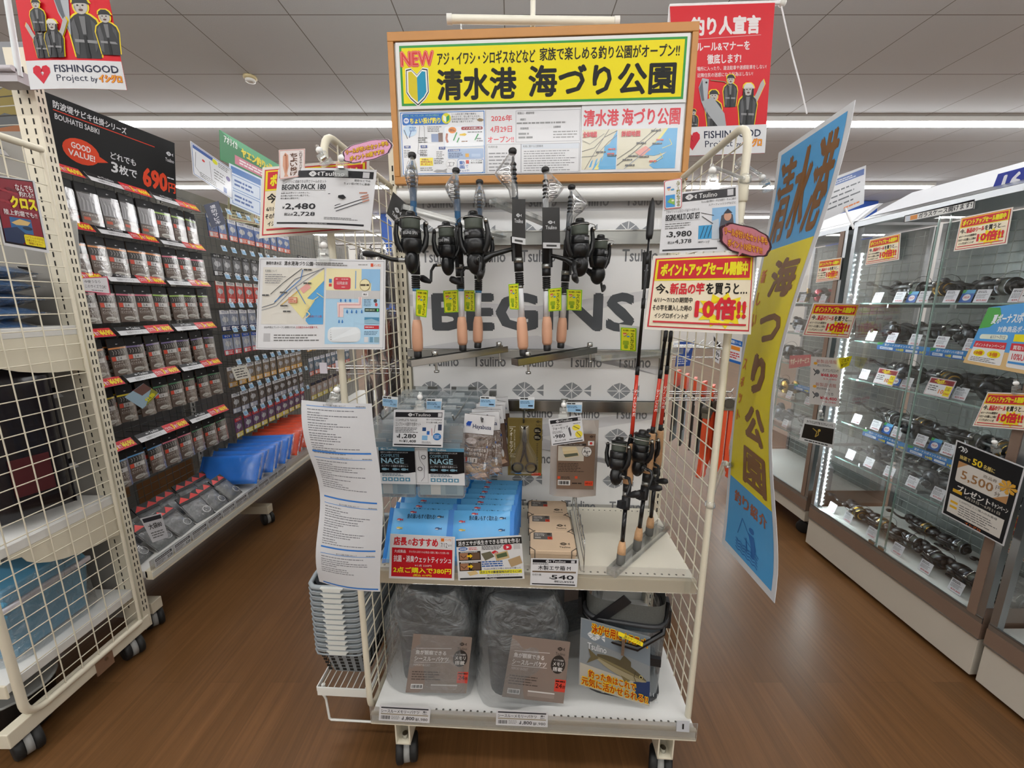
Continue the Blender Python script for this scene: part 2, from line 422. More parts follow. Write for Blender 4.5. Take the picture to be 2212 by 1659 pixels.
# ceiling strip lights: one unbroken line of tubes per row
row_words = {0: 'overhead', 1: 'behind the first'}
SP = 2.27
lbl = ['continuous white strip light on the ceiling, nearest row crossing behind the display board',
       'continuous white strip light on the ceiling, second row, seen beside the tall banner',
       'continuous white strip light on the far ceiling, third row back',
       'continuous white strip light on the far ceiling, fourth and last row']
for i in range(-3, 4):
    if 4.56 + SP * i < WY0: continue
    y = 4.56 + SP * i
    vis = i >= 0
    t = thing('ceiling_strip_light', (0, y, CEIL), lbl[i] if vis else 'continuous white ceiling strip light in a row above the camera, out of the photo', 'ceiling light', 'rows of ceiling strip lights')
    b = MB(); b.box(-6.6, -.06, -.045, 6.6, .06, -.001, WHITE); b.build('light_housing', t)
    b = MB(); b.tube([(-6.5, 0, -.0), (6.5, 0, -.0)], .001, WHITE, 4)
    b = MB(); V = [(x, .034 * math.cos(q), -.045 - .034 * math.sin(q)) for x in (-6.55, 6.55) for q in np.linspace(0, math.pi, 7)]
    b.add(V, [(k, k + 1, k + 8, k + 7) for k in range(6)], emis('ecf0ff', TUBE), True); b.build('light_tube', t)
# smoke detector
p = atZ(540, 165, CEIL)
t = thing('smoke_detector', tuple(p), 'small round cream smoke detector on the ceiling left of the board', 'smoke detector')
b = MB(); b.lathe([(.05, -.001), (.052, -.015), (.045, -.022)], mat('c9b98f', .5), 20); b.build('base', t)
b = MB(); b.lathe([(.036, -.022), (.04, -.03), (.036, -.042), (.02, -.046), (0, -.046)], WHITE, 20); b.build('sensor_cap', t)
# blue pillar far right
p0, p1 = atY(1838, 400, 7.9), atY(1892, 470, 7.9)
b = MB(); b.box(p0[0], 7.9, 0, p1[0], 8.3, CEIL - .01, mat('2f55a8', .6, 0, .03, 3)); b.build('blue_column', label='tall blue column standing far behind the glass cases', cat='column')
p0, p1 = atY(818, 420, 9.), atY(845, 470, 9.)
b = MB(); b.box(p0[0], 9., 0, p1[0], 9.4, CEIL - .01, mat('3a62b4', .6, 0, .03, 3)); b.build('blue_column', label='far blue column glimpsed left of the centre display board', cat='column')
# ================================================================ centre display rack (rack coordinates: x right, y back, z up)
def caster(par, M, side=1):
    t = bpy.data.objects.new('caster', None); COL.objects.link(t); t.parent = par; t.matrix_local = M
    for sx in (-1, 1):
        b = MB(); b.lathe([(.0, .0), (.03, .0), (.0365, .004), (.0375, .012), (.0365, .02), (.03, .023), (0, .023)], RUBBER, 24, (sx * .02 - .0115, 0, .0375), 'x')
        b.build('wheel', t)
    b = MB(); b.lathe([(.034, -.0085), (.0345, .0085)], mat('8b8b88', .5), 20, (0, 0, .0375), 'x'); b.box(-.008, -.012, .055, .008, .012, .088, mat('77777a', .5)); b.build('hub', t)
    return t
def upright(b, x0, x1, y0, y1, z0, z1, m=IVORY, face=-1, slots=True):
    b.box(x0, y0, z0, x1, y1, z1, m)
    if slots:
        dk = mat('1b1712', .8); yf = y0 - .0006 if face < 0 else y1 + .0006
        z = z0 + .1
        while z < z1 - .05:
            for xc in (x0 + (x1 - x0) * .3, x0 + (x1 - x0) * .7):
                b.add([(xc - .0024, yf, z), (xc + .0024, yf, z), (xc + .0024, yf, z + .017), (xc - .0024, yf, z + .017)], [(0, 1, 2, 3)], dk)
            z += .0285
rack = thing('display_rack', RM, 'ivory wheeled display rack with mesh sides in the middle of the aisle', 'shelf rack')
# base deck
b = MB()
b.box(-.452, .0, .172, .456, .49, .206, WHITE)
b.build('base_deck', rack, bevel=.002)
def rail(z0, z1, y, x0, x1):
    b = MB(); g = mat('dfe2db', .4)
    b.box(x0, y - .004, z0, x1, y, z1, g)
    b.box(x0, y - .010, z0 - .002, x1, y, z0 + .002, IVORY); b.box(x0, y - .010, z1 - .003, x1, y, z1 + .001, IVORY)
    return b
rail(.172, .203, 0, -.456, .46).build('price_rail', rack)
b = MB(); dk = mat('55534d', .7)
for i in range(44):
    x = -.43 + i * .02; b.lathe([(.0032, 0), (.0032, .0006)], dk, 8, (x, .012, .2058))
b.build('hole_row', rack)
# legs and casters
for x in (-.37, .385):
    b = MB(); b.box(x - .022, .0, .088, x + .022, .48, .092, IVORY); b.box(x - .022, 0, .088, x - .018, .48, .171, IVORY); b.box(x + .018, 0, .088, x + .022, .48, .171, IVORY)
    b.cyl((x, .02, .092), (x, .02, .105), .008, STEEL)
    b.build('foot_channel', rack)
    for y in (.03, .45): caster(rack, Matrix.Translation((x, y, 0)) @ Matrix.Rotation(.25 if x < 0 else -.3, 4, 'Z'))
# uprights and cross rails
for x0 in (-.482, .442):
    b = MB(); upright(b, x0, x0 + .04, .485, .53, .09, 1.86); b.build('upright', rack)
for z, h in ((1.571, .022), (1.188, .014), (1.0, .02)):
    b = MB(); b.box(-.444, .462, z - h, .444, .474, z + h, DULLSTEEL if z > 1.1 else STEEL); b.box(-.444, .458, z + h - .003, .444, .474, z + h, STEEL)
    b.build('cross_rail', rack)
b = MB(); b.box(-.44, .495, .2, .44, .505, 1.85, mat('cfcdc6', .6)); b.build('back_panel', rack)
# white round header lamp under the board
b = MB(); b.cyl((-.445, .458, 1.703), (.46, .458, 1.703), .0235, mat('e6e7e6', .3), 20); b.cyl((-.455, .455, 1.705), (-.445, .455, 1.705), .027, IVORY, 20); b.cyl((.455, .455, 1.705), (.465, .455, 1.705), .027, IVORY, 20)
b.build('header_tube', rack)
# mesh sides
def mesh_side(par, x, y0, y1, z0, z1, r=.0085, sy=1, name='mesh_side'):
    """a bent tube (open to the back) with welded wires"""
    b = MB(); pts = []
    R = .05
    pts.append((x, y1, z1))
    for q in np.linspace(0, 1, 6): pts.append((x, y0 + R - R * math.sin(q * math.pi / 2), z1 - R + R * math.cos(q * math.pi / 2)))
    for q in np.linspace(0, 1, 6): pts.append((x, y0 + R - R * math.cos(q * math.pi / 2), z0 + R - R * math.sin(q * math.pi / 2)))
    pts.append((x, y1, z0))
    b.tube(pts, r, IVORY, 10); b.cyl((x, y1, z0), (x, y1, z1), .006, IVORY, 8)
    o = b.build(name, par)
    b = MB(); z = z0 + .05
    while z < z1 - .02:
        b.tube([(x, y0, z), (x, y1, z)], .0019, IVORY, 5); z += .05
    n = 7
    for i in range(1, n):
        y = y0 + (y1 - y0) * i / n; b.tube([(x + .003, y, z0), (x + .003, y, z1)], .0019, IVORY, 5)
    b.build('wire_grid', o)
    for z in (z1 - .16,):
        b = MB(); b.lathe([(r + .001, 0), (r + .003, .004), (r + .003, .05), (r + .001, .054)], IVORY, 14, (x, y0, z)); b.build('tube_sleeve', o)
    return o
mesh_side(rack, -.474, .03, .475, .16, 1.735)
mesh_side(rack, .45, .03, .475, .15, 1.735)
# middle shelf
b = MB(); b.box(-.446, .085, .592, .456, .478, .606, mat('e2dccb', .45)); b.box(-.446, .075, .566, .458, .09, .606, mat('dccfb0', .45))
b.build('middle_shelf', rack, bevel=.0015)
b = MB()
for i in range(44):
    x = -.43 + i * .02; b.lathe([(.0032, 0), (.0032, .0006)], dk, 8, (x, .1, .606)); b.lathe([(.0025, 0), (.0025, .0006)], dk, 8, (x, .455, .606))
b.build('hole_row', rack)
b = MB(); b.box(-.446, .072, .568, .458, .0735, .645, ACRYL); b.build('edge_guard', rack)
b = MB(); b.box(-.456, -.012, .176, .46, -.0105, .232, ACRYL); b.build('edge_guard', rack)
# back brackets at the panel foot
# ---------------------------------------------------------------- printed backdrop
c = [rw(-.436, .492, 1.72), rw(.44, .492, 1.72), rw(.44, .492, .61), rw(-.436, .492, .61)]
S = Sign(c, 876, 1110, 'f2f2f2', t=.001, ink=1.0)
def py(v): return (1.72 - rl(atR(1150, v, .49))[2]) * 1000
def pxx(u, v): return (rl(atR(u, v, .49))[0] + .436) * 1000
g1, g2, g3 = 'c9c9cc', '8c8f93', '77797d'
S.R(0, 5, 876, 62, 'c3c3c6')
for yy, k in ((330, 1), (560, -1), (760, 1), (930, -1)):      # pale sweeping bands of the print
    S.P_([(0, yy), (220, yy + 28 * k), (450, yy + 40 * k), (876, yy - 20 * k), (876, yy + 30 - 20 * k), (450, yy + 88 * k), (200, yy + 70 * k), (0, yy + 40 * k)], 'd3d3d6')
for v, odd in ((433, 1), (553, 1), (781, 1), (891, 1), (990, 1), (1090, 0)):
    y = py(v)
    for k in range(-1, 6):
        x = 108 + 170 * k; S.T('Tsulino', max(x - 58, 0), y - 20, min(x + 60, 882), y + 20, g3 if v > 440 else '8a8a8e', .02) if 0 <= x - 58 and x + 60 < 884 else None
for v in (500, 843, 940, 1035):
    y = py(v)
    for k in range(0, 6):
        x = 75 + 170 * k
        if x + 62 < 876: S.fish(x, y, 118, g2)
S.T('BEGINS', pxx(932, 675), py(632), pxx(1372, 675), py(716), '4d5156', .055)
S.build('backdrop_poster', 'large white backdrop poster printed with grey fish marks and one huge dark word', 'poster')
# ---------------------------------------------------------------- T-shaped hanging pole and the wood framed board
t = thing('hanging_pole', tuple(rw(-.011, .45, 2.0)), 'white T-shaped pole with two hooks holding the wood framed board', 'pole')
b = MB(); b.cyl((0, .02, -.255), (0, .02, 1.19), .0075, mat('dcd8c8', .35), 14); b.build('upright_pole', t)
b = MB(); b.cyl((-.24, .0, .184), (.24, .0, .178), .0115, mat('e2dfd0', .35), 16)
for s in (-1, 1): b.cyl((s * .24, 0, .184 if s < 0 else .178), (s * .255, 0, .184 if s < 0 else .178), .0135, mat('dcdad2', .4), 16)
b.build('crossbar', t)
for x in (-.214, .205):
    b = MB(); z = .172
    b.tube([(x, 0, z), (x, 0, z - .012), (x + .008, 0, z - .02), (x + .006, 0, z - .03), (x - .004, 0, z - .033), (x - .008, 0, z - .026)], .0022, STEEL, 8); b.cyl((x, 0, z - .03), (x, 0, z - .034), .0018, STEEL, 8); b.build('hook', t)
BM = RM @ Matrix.Translation((.01, .43, 1.729))
board = thing('notice_board', BM, 'wood framed notice board carrying a yellow banner and three white notices', 'notice board')
b = MB(); wd = mat('b07a3c', .45, 0, .12, 9)
for x0, z0, x1, z1 in ((-.455, .395, .455, .42), (-.455, 0, .455, .022), (-.455, .022, -.437, .395), (.437, .022, .455, .395)): b.box(x0, -.008, z0, x1, .012, z1, wd)
b.build('wooden_frame', board, bevel=.002)
b = MB(); b.box(-.438, .002, .021, .438, .008, .396, mat('d0cfc9', .6)); b.build('backing_board', board)
def onb(x0, x1, z0, z1, y=-.003):
    return [np.array(BM @ Vector(p)) for p in ((x0, y, z1), (x1, y, z1), (x1, y, z0), (x0, y, z0))]
LAM = .16
# yellow banner: sheet units are pixels of the photo
S = Sign(onb(-.431, .432, .213, .392, -.006), 630, 140, 'e6e6e4', rough=.3)
S.R(8, 7, 624, 133, '3f9a4a'); S.R(13, 12, 619, 128, 'ecdc1c')
S.T('NEW', 9, 18, 85, 52, 'e2574f', .075); S.T('NEW', 11, 20, 83, 50, 'f0a59a', .045); S.T('NEW', 12, 21, 82, 49, 'd8443f', .02)
S.T('アジ・イワシ・シロギスなどなど', 91, 22, 305, 50, '26261f', .02); S.T('家族で楽しめる釣り公園がオープン!!', 314, 20, 610, 47, '26261f', .02)
S.T('清水港', 88, 57, 265, 124, '1f201c', .03); S.T('海づり公園', 290, 55, 606, 122, '1f201c', .03)
ol = lambda s, cx, cy: [(cx + x * s, cy + y * s) for x, y in ((-26, -38), (-14, -40), (0, -26), (14, -40), (26, -38), (27, 14), (18, 28), (0, 44), (-18, 28), (-27, 14))]
S.P_(ol(.98, 45, 92), 'e8e8e6'); S.P_(ol(.92, 45, 92), '1c1c1c'); S.P_(ol(.86, 45, 92), 'eeeeea')
S.P_([(45, 74), (33.5, 61), (26, 62), (25, 104), (31, 114), (45, 126)], 'd8c52c'); S.P_([(45, 74), (56.5, 61), (64, 62), (65, 104), (59, 114), (45, 126)], '2b96b8')
S.build('banner_sheet', 'wide yellow banner sheet with green border and big black lettering on the board', 'poster')
# left sheet: how to fish
S = Sign(onb(-.430, -.164, .027, .208), 192, 142, 'e4e5e8', rough=LAM)
S.fr(2, 2, 190, 140, 1.6, '3d7ec4'); S.RR(6, 5, 110, 30, 4, '2d6fc0'); S.T('シロギス、ハゼ、ベラ、メゴチ、カサゴなどが釣れる', 8, 7, 88, 11.5, '9fe08a', .0)
S.E(15, 20, 6, 6, 'e8eef8'); S.T('堤防', 11, 17.5, 19, 22, '2d6fc0', .02); S.T('ちょい投げ釣り', 23, 14, 92, 27, 'f2e64c', .035)
S.E(105, 17, 10.5, 11.5, 'd9d52b'); S.P_([(105, 14), (100, 10), (98, 11), (98, 20), (105, 26)], 'f2f2d8'); S.P_([(105, 14), (110, 10), (112, 11), (112, 20), (105, 26)], '2c9a58')
for i, s in enumerate(('リール竿を使う手軽で簡単な', '釣り方です。初心者でも大丈夫。', '比較的簡単な仕掛けで様々な', '魚を狙う事ができます。')): S.T(s, 117, 6 + i * 5.4, (172, 181, 175, 166)[i], 10.4 + i * 5.4, '333', .008)
S.P_([(173, 22), (178, 18), (184, 19), (189, 22), (184, 25), (178, 25)], '8a7350')
S.E(22, 42, 16, 13, 'c3dcf2'); S.G(21, 33, 37, 44, 3, '3d6cae'); S.L([(9, 40), (16, 60)], 1.4, '333'); S.L([(25, 42), (20, 58)], 1.5, '2d4f90')
S.L([(45, 32), (38, 92), (44, 96), (60, 95)], .8, '777'); S.L([(52, 32), (55, 34), (55, 70)], .8, '777'); S.G(62, 33, 96, 46, 4, '666'); S.R(70, 50, 86, 68, '8494b8'); S.R(86, 48, 96, 68, '6a4a3c'); S.G(40, 56, 62, 70, 3, '666')
S.RR(99, 34, 189, 80, 4, 'cfe0f2'); S.RR(100, 35, 188, 79, 4, 'eef1f6'); S.RR(138, 36, 186, 43, 3, '9a2f3c'); S.T('イソメの刺し方', 142, 37, 183, 42, 'f4ecec', .02)
S.E(118, 43, 9, 7, 'e58a3a'); S.G(112, 40, 124, 46, 2, '6a2a10')
S.L([(106, 50), (104, 62), (107, 70)], 4.5, 'b9705a'); S.L([(120, 66), (128, 48)], 2.6, '3d9a58'); S.L([(128, 70), (133, 60)], 2.4, '3d9a58'); S.L([(168, 66), (176, 52)], 2.6, '3d9a58'); S.P_([(134, 52), (146, 50), (150, 53), (146, 56), (134, 55)], 'e8c23a'); S.G(138, 66, 152, 70, 1, '8a5a2a'); S.G(152, 46, 186, 50, 1, '666'); S.G(172, 60, 186, 70, 2, '888')
for x, tx in ((7, '竿'), (45, '仕掛'), (86, 'エサ')): S.R(x, 75 + (4 if x == 86 else 0), x + 15, 81 + (4 if x == 86 else 0), '26428c'); S.T(tx, x + 3, 76 + (4 if x == 86 else 0), x + 12, 80 + (4 if x == 86 else 0), 'f0f0f0')
S.G(6, 84, 24, 102, 5, '777'); S.G(43, 84, 60, 100, 4, '777'); S.G(80, 88, 98, 106, 5, '777')
S.RR(106, 84, 187, 106, 3, '9fb6d8'); S.R(107, 85, 134, 90, '3d5a9c'); S.T('その他用品', 109, 86, 132, 89.5, 'eee'); S.G(108, 92, 140, 104, 3, '44557a'); S.R(146, 95, 154, 103, 'e2a83a'); S.R(160, 96, 180, 103, 'b7cbe6')
S.R(42, 103, 72, 121, 'f0de2c'); S.T('市販の', 46, 105, 62, 109, '8a3020', .02); S.T('完成仕掛を', 44, 110, 70, 114, 'c03020', .02); S.T('使いましょう', 44, 115, 70, 119, 'c03020', .02); S.G(74, 104, 98, 118, 4, '666'); S.G(42, 124, 80, 133, 2, '777')
S.E(114, 118, 13, 12, 'c9c9c9'); S.E(114, 118, 12, 11, 'eaeaec'); S.T('工7', 105, 114, 121, 123, '555', .01)
S.P_([(72, 134), (80, 130), (95, 131), (104, 128), (101, 134), (104, 138), (92, 136), (80, 137)], '9a9a9c'); S.RR(128, 107, 187, 139, 4, '4a7fc2'); S.RR(129, 108, 186, 138, 4, 'eef0f4')
S.TV('動画', 132, 111, 144, 130, '3a6ab8', .03); S.T('で', 146, 121, 152, 127, '3a6ab8'); S.T('チェック!', 132, 131, 154, 136, '2d5aa8', .02); S.R(147, 110, 154, 118, 'c8402c'); S.T('イシグロHP', 158, 109, 184, 113, '444'); S.T('釣り方図解', 158, 114, 184, 118, '444')
S.build('notice_sheet', 'laminated white and blue how-to-fish notice, left end of the board', 'notice')
# middle sheet
S = Sign(onb(-.163, .127, .027, .208), 208, 142, 'dfdfe2', rough=LAM)
S.T('2026年', 12, 12, 58, 26, 'd94a52', .02); S.T('4月29日', 10, 36, 58, 50, 'd94a52', .02); S.T('オープン!!', 4, 58, 62, 72, 'd94a52', .025)
S.fr(66, 4, 206, 72, .7, '8f9196'); S.fr(2, 76, 78, 140, .7, '8f9196'); S.fr(78, 76, 206, 140, .7, '8f9196'); S.R(79, 77, 205, 88, 'd3d9e2')
S.T('開園日・開園時間', 70, 7, 106, 12, '555', .01); S.T('開園日', 76, 21, 88, 25.5, '555', .01); S.G(68, 28, 180, 34, 1, '8a8a8a', .6); S.T('開園時間', 76, 40, 94, 45, '555', .01); S.T('注意事項', 148, 38, 164, 43, '555'); S.G(72, 50, 104, 66, 2, '8a8a8a', .5); S.G(148, 48, 204, 66, 3, '999', .4)
S.T('利用料金', 5, 79, 26, 84, '555', .01); S.T('利用に関する注意事項', 82, 79, 126, 84.5, '555', .01); S.G(6, 92, 60, 138, 6, '808084', .32); S.G(84, 90, 200, 138, 9, '8a8a8c', .32)
S.build('notice_sheet', 'laminated white notice with red 2026 opening date, middle of the board', 'notice')
# right sheet
S = Sign(onb(.128, .432, .027, .214), 218, 146, 'e0e1e4', rough=LAM)
S.T('清水港', 4, 10, 80, 46, 'd9434f', .026); S.T('海づり公園', 86, 9, 210, 46, 'd9434f', .026)
S.R(3, 53, 78, 140, 'ded9c2'); S.R(80, 53, 206, 140, 'ded9c2')
S.P_([(78, 55), (62, 84), (52, 90), (50, 110), (26, 140), (78, 140)], '63aede'); S.P_([(44, 118), (50, 112), (40, 140), (30, 140)], 'e6df8a')
for k in range(3): S.P_([(24 + 10 * k, 122 - 3 * k), (28 + 10 * k, 118 - 3 * k), (24 + 10 * k, 134), (19 + 10 * k, 136)], '63aede')
S.L([(3, 100), (30, 92), (50, 70), (78, 56)], 1.2, '555'); S.L([(3, 112), (34, 110), (60, 80), (78, 66)], 1, '777'); S.L([(10, 140), (30, 104), (44, 80), (60, 53)], 1, '777'); S.L([(3, 76), (20, 84), (50, 62)], .8, '777')
S.P_([(206, 53), (180, 53), (158, 84), (206, 110)], 'e3dc8c'); S.P_([(206, 53), (186, 53), (172, 74), (186, 104), (150, 132), (160, 140), (206, 140)], '63aede'); S.P_([(172, 74), (150, 92), (140, 110), (160, 112), (186, 104)], '63aede')
S.P_([(118, 104), (140, 90), (152, 98), (132, 114)], 'e8a49a'); S.L([(80, 132), (120, 100), (170, 54)], 1.3, '555'); S.L([(80, 118), (112, 96), (160, 53)], 1.1, '666'); S.L([(96, 140), (124, 116), (160, 84)], 1, '7a8fb0'); S.L([(176, 96), (196, 88), (190, 76)], 1.2, 'e6df8a'); S.L([(160, 128), (178, 116), (172, 106)], 1.2, 'e6df8a')
S.T('全体地図', 4, 57, 34, 70, 'd9434f', .03); S.T('詳細地図', 87, 57, 127, 70, 'd9434f', .03)
for x, y in ((150, 56), (120, 82), (154, 84), (128, 112), (92, 118), (98, 130), (104, 110), (58, 108), (34, 100)): S.G(x, y, x + 22, y + 4, 1, '666', .8)
for x, y in ((60, 94), (58, 104), (162, 76), (150, 122)): S.G(x, y, x + 16, y + 4, 1, 'd0605a', .8)
S.build('notice_sheet', 'laminated white map notice with red title, right end of the board', 'notice')
# ================================================================ rods with reels
LINEC = mat('4a5048', .6); REELB = mat('101113', .3, 0, .1, 60); PEACH = mat('d3a184', .5, 0, .06, 50); CORK = mat('c49a72', .75, 0, .22, 160); GREYFOAM = mat('5f5e5a', .8)
def add_reel(par, D=.085, k=1.0, hand=1, name='reel', z0=0.0, swing=0.0, text=True, flat=False):
    """spinning reel hanging off the rod in the -y direction; the spool points to the tip (+z)"""
    M = Matrix.Translation((0, 0, z0))
    R = MB(); R.xf = M
    R.box(-.006 * k, -.018, -.034, .006 * k, -.010, .034, BLACK)
    R.tube([(0, -.014, .0), (0, -.03, -.004), (0, -D * .62, -.016), (0, -D * .85, -.03)], [.006, .006 * k, .0075 * k, .013 * k], REELB, 10)
    R.ell((0, -D, -.034 * k), (.0185 * k, .026 * k, .034 * k), REELB, 16, 10)
    R.lathe([(.012 * k, 0), (.012 * k, .004)], BLACK, 14, (.018 * k * hand, -D, -.032 * k), 'x')
    o = R.build(name, par)
    def sub(nm, fn):
        b = MB(); b.xf = M @ Matrix.Translation((0, -D, 0)) @ Matrix.Rotation(swing, 4, 'Z'); fn(b); return b.build(nm, o)
    def rotor(b):
        b.lathe([(.012 * k, -.016 * k), (.024 * k, -.012 * k), (.0285 * k, .004 * k), (.029 * k, .022 * k), (.027 * k, .024 * k)], REELB, 22)
        for s in (-1, 1):
            b.tube([(s * .026 * k, 0, -.008 * k), (s * .037 * k, -.002, .01 * k), (s * .041 * k, -.003, .035 * k), (s * .038 * k, -.004, .062 * k)], [.009 * k, .0085 * k, .007 * k, .006 * k], REELB, 8)
            b.ell((s * .038 * k, -.005, .064 * k), (.006 * k, .008 * k, .009 * k), BLACK, 10, 6)
    sub('rotor', rotor)
    def spool(b):
        b.lathe([(.0265 * k, .024 * k), (.0275 * k, .026 * k), (.0275 * k, .046 * k), (.025 * k, .048 * k)], REELB, 24)
        b.lathe([(.0235 * k, .047 * k), (.0245 * k, .054 * k), (.0245 * k, .072 * k), (.024 * k, .075 * k)], LINEC, 24)
        b.lathe([(.0235 * k, .075 * k), (.0275 * k, .077 * k), (.027 * k, .081 * k), (.014 * k, .083 * k), (.013 * k, .092 * k), (.011 * k, .095 * k), (0, .095 * k)], REELB, 24)
        if text:
            V, F, _ = glyphs('BEGINS SPIN'); wm_ = mat('c9ccd0', .4)
            b.add([(.0279 * k * math.sin((x - .5) * 1.5 - swing), -.0279 * k * math.cos((x - .5) * 1.5 - swing), (.0405 - .008 * y) * k) for x, y in V], F, wm_)
    sub('spool', spool)
    def bail(b):
        pts = [(.041 * k * math.cos(q), -.004 - .045 * k * math.sin(q), (.066 + .006 * math.sin(q)) * k) for q in np.linspace(0, math.pi, 12)]
        b.tube(pts, .0011, STEEL, 6); b.ell((.040 * k, -.011 * k, .066 * k), .0058 * k, STEEL, 10, 8)
    sub('bail', bail)
    b = MB(); b.xf = M
    h = hand; y = -D
    b.cyl((h * .018 * k, y, -.032 * k), (h * .036 * k, y, -.032 * k), .0065 * k, STEEL, 12)
    if flat:
        b.tube([(h * .034 * k, y, -.032 * k), (h * .055 * k, y - .002, -.031 * k), (h * .085 * k, y - .006, -.022 * k)], [.0065 * k, .0055 * k, .005 * k], REELB, 8); hd = b.build('handle', o)
        b = MB(); b.xf = M @ Matrix.Translation((h * .083 * k, y - .006, -.021 * k)) @ Matrix.Rotation(h * 1.5, 4, 'Y'); b.lathe([(.004 * k, 0), (.006 * k, .004), (.0115 * k, .022), (.012 * k, .036), (.008 * k, .046), (0, .048)], BLACK, 14, sx=.75, sy=1); b.build('handle_knob', hd); return o
    b.tube([(h * .034 * k, y, -.032 * k), (h * .05 * k, y, -.033 * k), (h * .06 * k, y - .004, -.05 * k), (h * .058 * k, y - .012, -.085 * k)], [.0065 * k, .0055 * k, .0045 * k, .0045 * k], REELB, 8)
    hd = b.build('handle', o)
    b = MB(); b.xf = M @ Matrix.Translation((h * .058 * k, y - .012, -.087 * k)) @ Matrix.Rotation(h * 1.15, 4, 'Y')
    b.lathe([(.004 * k, 0), (.006 * k, .004), (.0105 * k, .02), (.0115 * k, .031), (.008 * k, .04), (0, .042)], BLACK, 14, sx=1, sy=.75)
    b.build('handle_knob', hd)
    return o
def along(bt, tp, u, v):
    """fraction of the way from bt to tp that the photo point (u, v) shows"""
    d = ray(u, v); w0 = np.asarray(bt) - C0; e = np.asarray(tp) - np.asarray(bt)
    a, b_, c = e @ e, e @ d, d @ d; return (b_ * (d @ w0) - c * (e @ w0)) / (a * c - b_ * b_)
def pack_rod(bt, tp, blank, rdir, hand, label, D=.085, k=1.0, swing=0, tagside=None, grp='rod and reel sets hanging on the rack', blacktag=None, sticker=None):
    bt, tp = np.asarray(bt), np.asarray(tp); L = np.linalg.norm(tp - bt)
    z = (tp - bt) / L

    M = frame_z(bt, z, np.cross(z, np.asarray(rdir, float)))
    t = thing('rod_and_reel', M, label, 'fishing rod', grp)
    def P(nm, fn, **kw):
        b = MB(); fn(b); return b.build(nm, t, **kw)
    P('butt_cap', lambda b: b.lathe([(.0105, 0), (.0118, .003), (.0118, L * .035), (.0105, L * .036)], BLACK, 16))
    P('handle_grip', lambda b: b.lathe([(.012, L * .035), (.0158, L * .05), (.0165, L * .10), (.0155, L * .16), (.0125, L * .195), (.0105, L * .2)], PEACH, 20))
    P('white_foregrip', lambda b: b.lathe([(.0098, L * .2), (.0098, L * .345)], mat('e4e4e8', .3), 16))
    def seat(b):
        b.lathe([(.0102, L * .345), (.0106, L * .36)], DULLSTEEL if blank != '3d6a94' else mat('4f87b5', .35), 14)
        for i in range(6): b.lathe([(.0118, L * (.36 + i * .011)), (.0128, L * (.364 + i * .011)), (.0118, L * (.369 + i * .011))], BLACK, 16)
        b.lathe([(.0135, L * .43), (.0135, L * .47)], BLACK, 18); b.lathe([(.0142, L * .47), (.0142, L * .495)], DULLSTEEL, 18)
        b.lathe([(.0125, L * .495), (.0125, L * .68), (.010, L * .69), (.0085, L * .72)], BLACK, 18)
    P('reel_seat', seat)
    P('blank', lambda b: b.lathe([(.0092, L * .70), (.0092, L * .84), (.0065, L * .85), (.0065, L * .93), (.003, L * .97)], mat(blank, .3), 14))
    def guides(b):
        for i, f in enumerate((.845, .865, .885, .905, .93)):
            b.lathe([(.0085, L * f), (.0095, L * (f + .005)), (.0075, L * (f + .011)), (.006, L * (f + .013))], BLACK, 12)
            r = .013 - .0017 * i
            b.tube([(r * math.cos(q) * .9, -.012 - r + r * math.sin(q), L * (f + .006)) for q in np.linspace(0, 2 * math.pi, 13)[:-1]], .0012, mat('3a3d44', .3), 5, closed=True)
    P('line_guides', guides)
    def cover(b):
        n = 12
        prof = [(.78, .012, .0), (.82, .014, .002), (.85, .020, .014), (.885, .026, .024), (.91, .023, .020), (.95, .016, .008), (.985, .0085, .0)]
        V = []; Fs = []
        for f, r, off in prof:
            for q in range(n): V.append((r * .75 * math.cos(6.2832 * q / n), -off + r * (1.25 if math.sin(6.2832 * q / n) < 0 else .8) * math.sin(6.2832 * q / n), L * f))
        for i in range(len(prof) - 1):
            for q in range(n): Fs.append((i * n + q, i * n + (q + 1) % n, (i + 1) * n + (q + 1) % n, (i + 1) * n + q))
        b.add(V, Fs, film('f2f5f6', .10, .06, .16), True)
    cv = P('tip_cover', cover)
    b = MB(); b.lathe([(.0085, L * .98), (.011, L * .985), (.012, L * .998), (.009, L * 1.006), (0, L * 1.007)], BLACK, 14); b.build('cap', cv)
    add_reel(t, D, k, hand, z0=L * .54, swing=swing, flat='leftmost' in label)
    return t, M, L
def card_on(t, corners, fn, name, label=None):
    pass
def sticker(px, y, par):
    """yellow-green sticker card wrapped round a rod, printed with a comic angler and black lettering"""
    S = Sign([atR(u, v, y) for u, v in px], 40, 75, 'b9dd22', rough=.25, t=.0005)
    S.RR(0.8, 0.8, 39, 74, 4, '58b832'); S.RR(2.2, 2.2, 37.6, 72.6, 4, 'e3e02a')
    S.T('サビキ釣り・ウキ釣り', 5, 6, 36, 12, '2d3a18', .03); S.TV('ちょい投げもOK', 25, 16, 34, 71, '3c5a1c', .03)
    S.E(10, 22, 4, 4.5, 'e8b48c'); S.R(6, 17, 15, 20, 'd84838'); S.L([(8, 30), (20, 18)], 1, '444'); S.E(19, 28, 4, 2.4, '5a9bc8'); S.RR(6, 42, 21, 56, 3, '98b022'); S.RR(9, 56, 19, 68, 3, '7fa024')
    return S.build('sticker_card', parent=par, label='yellow-green sticker card')
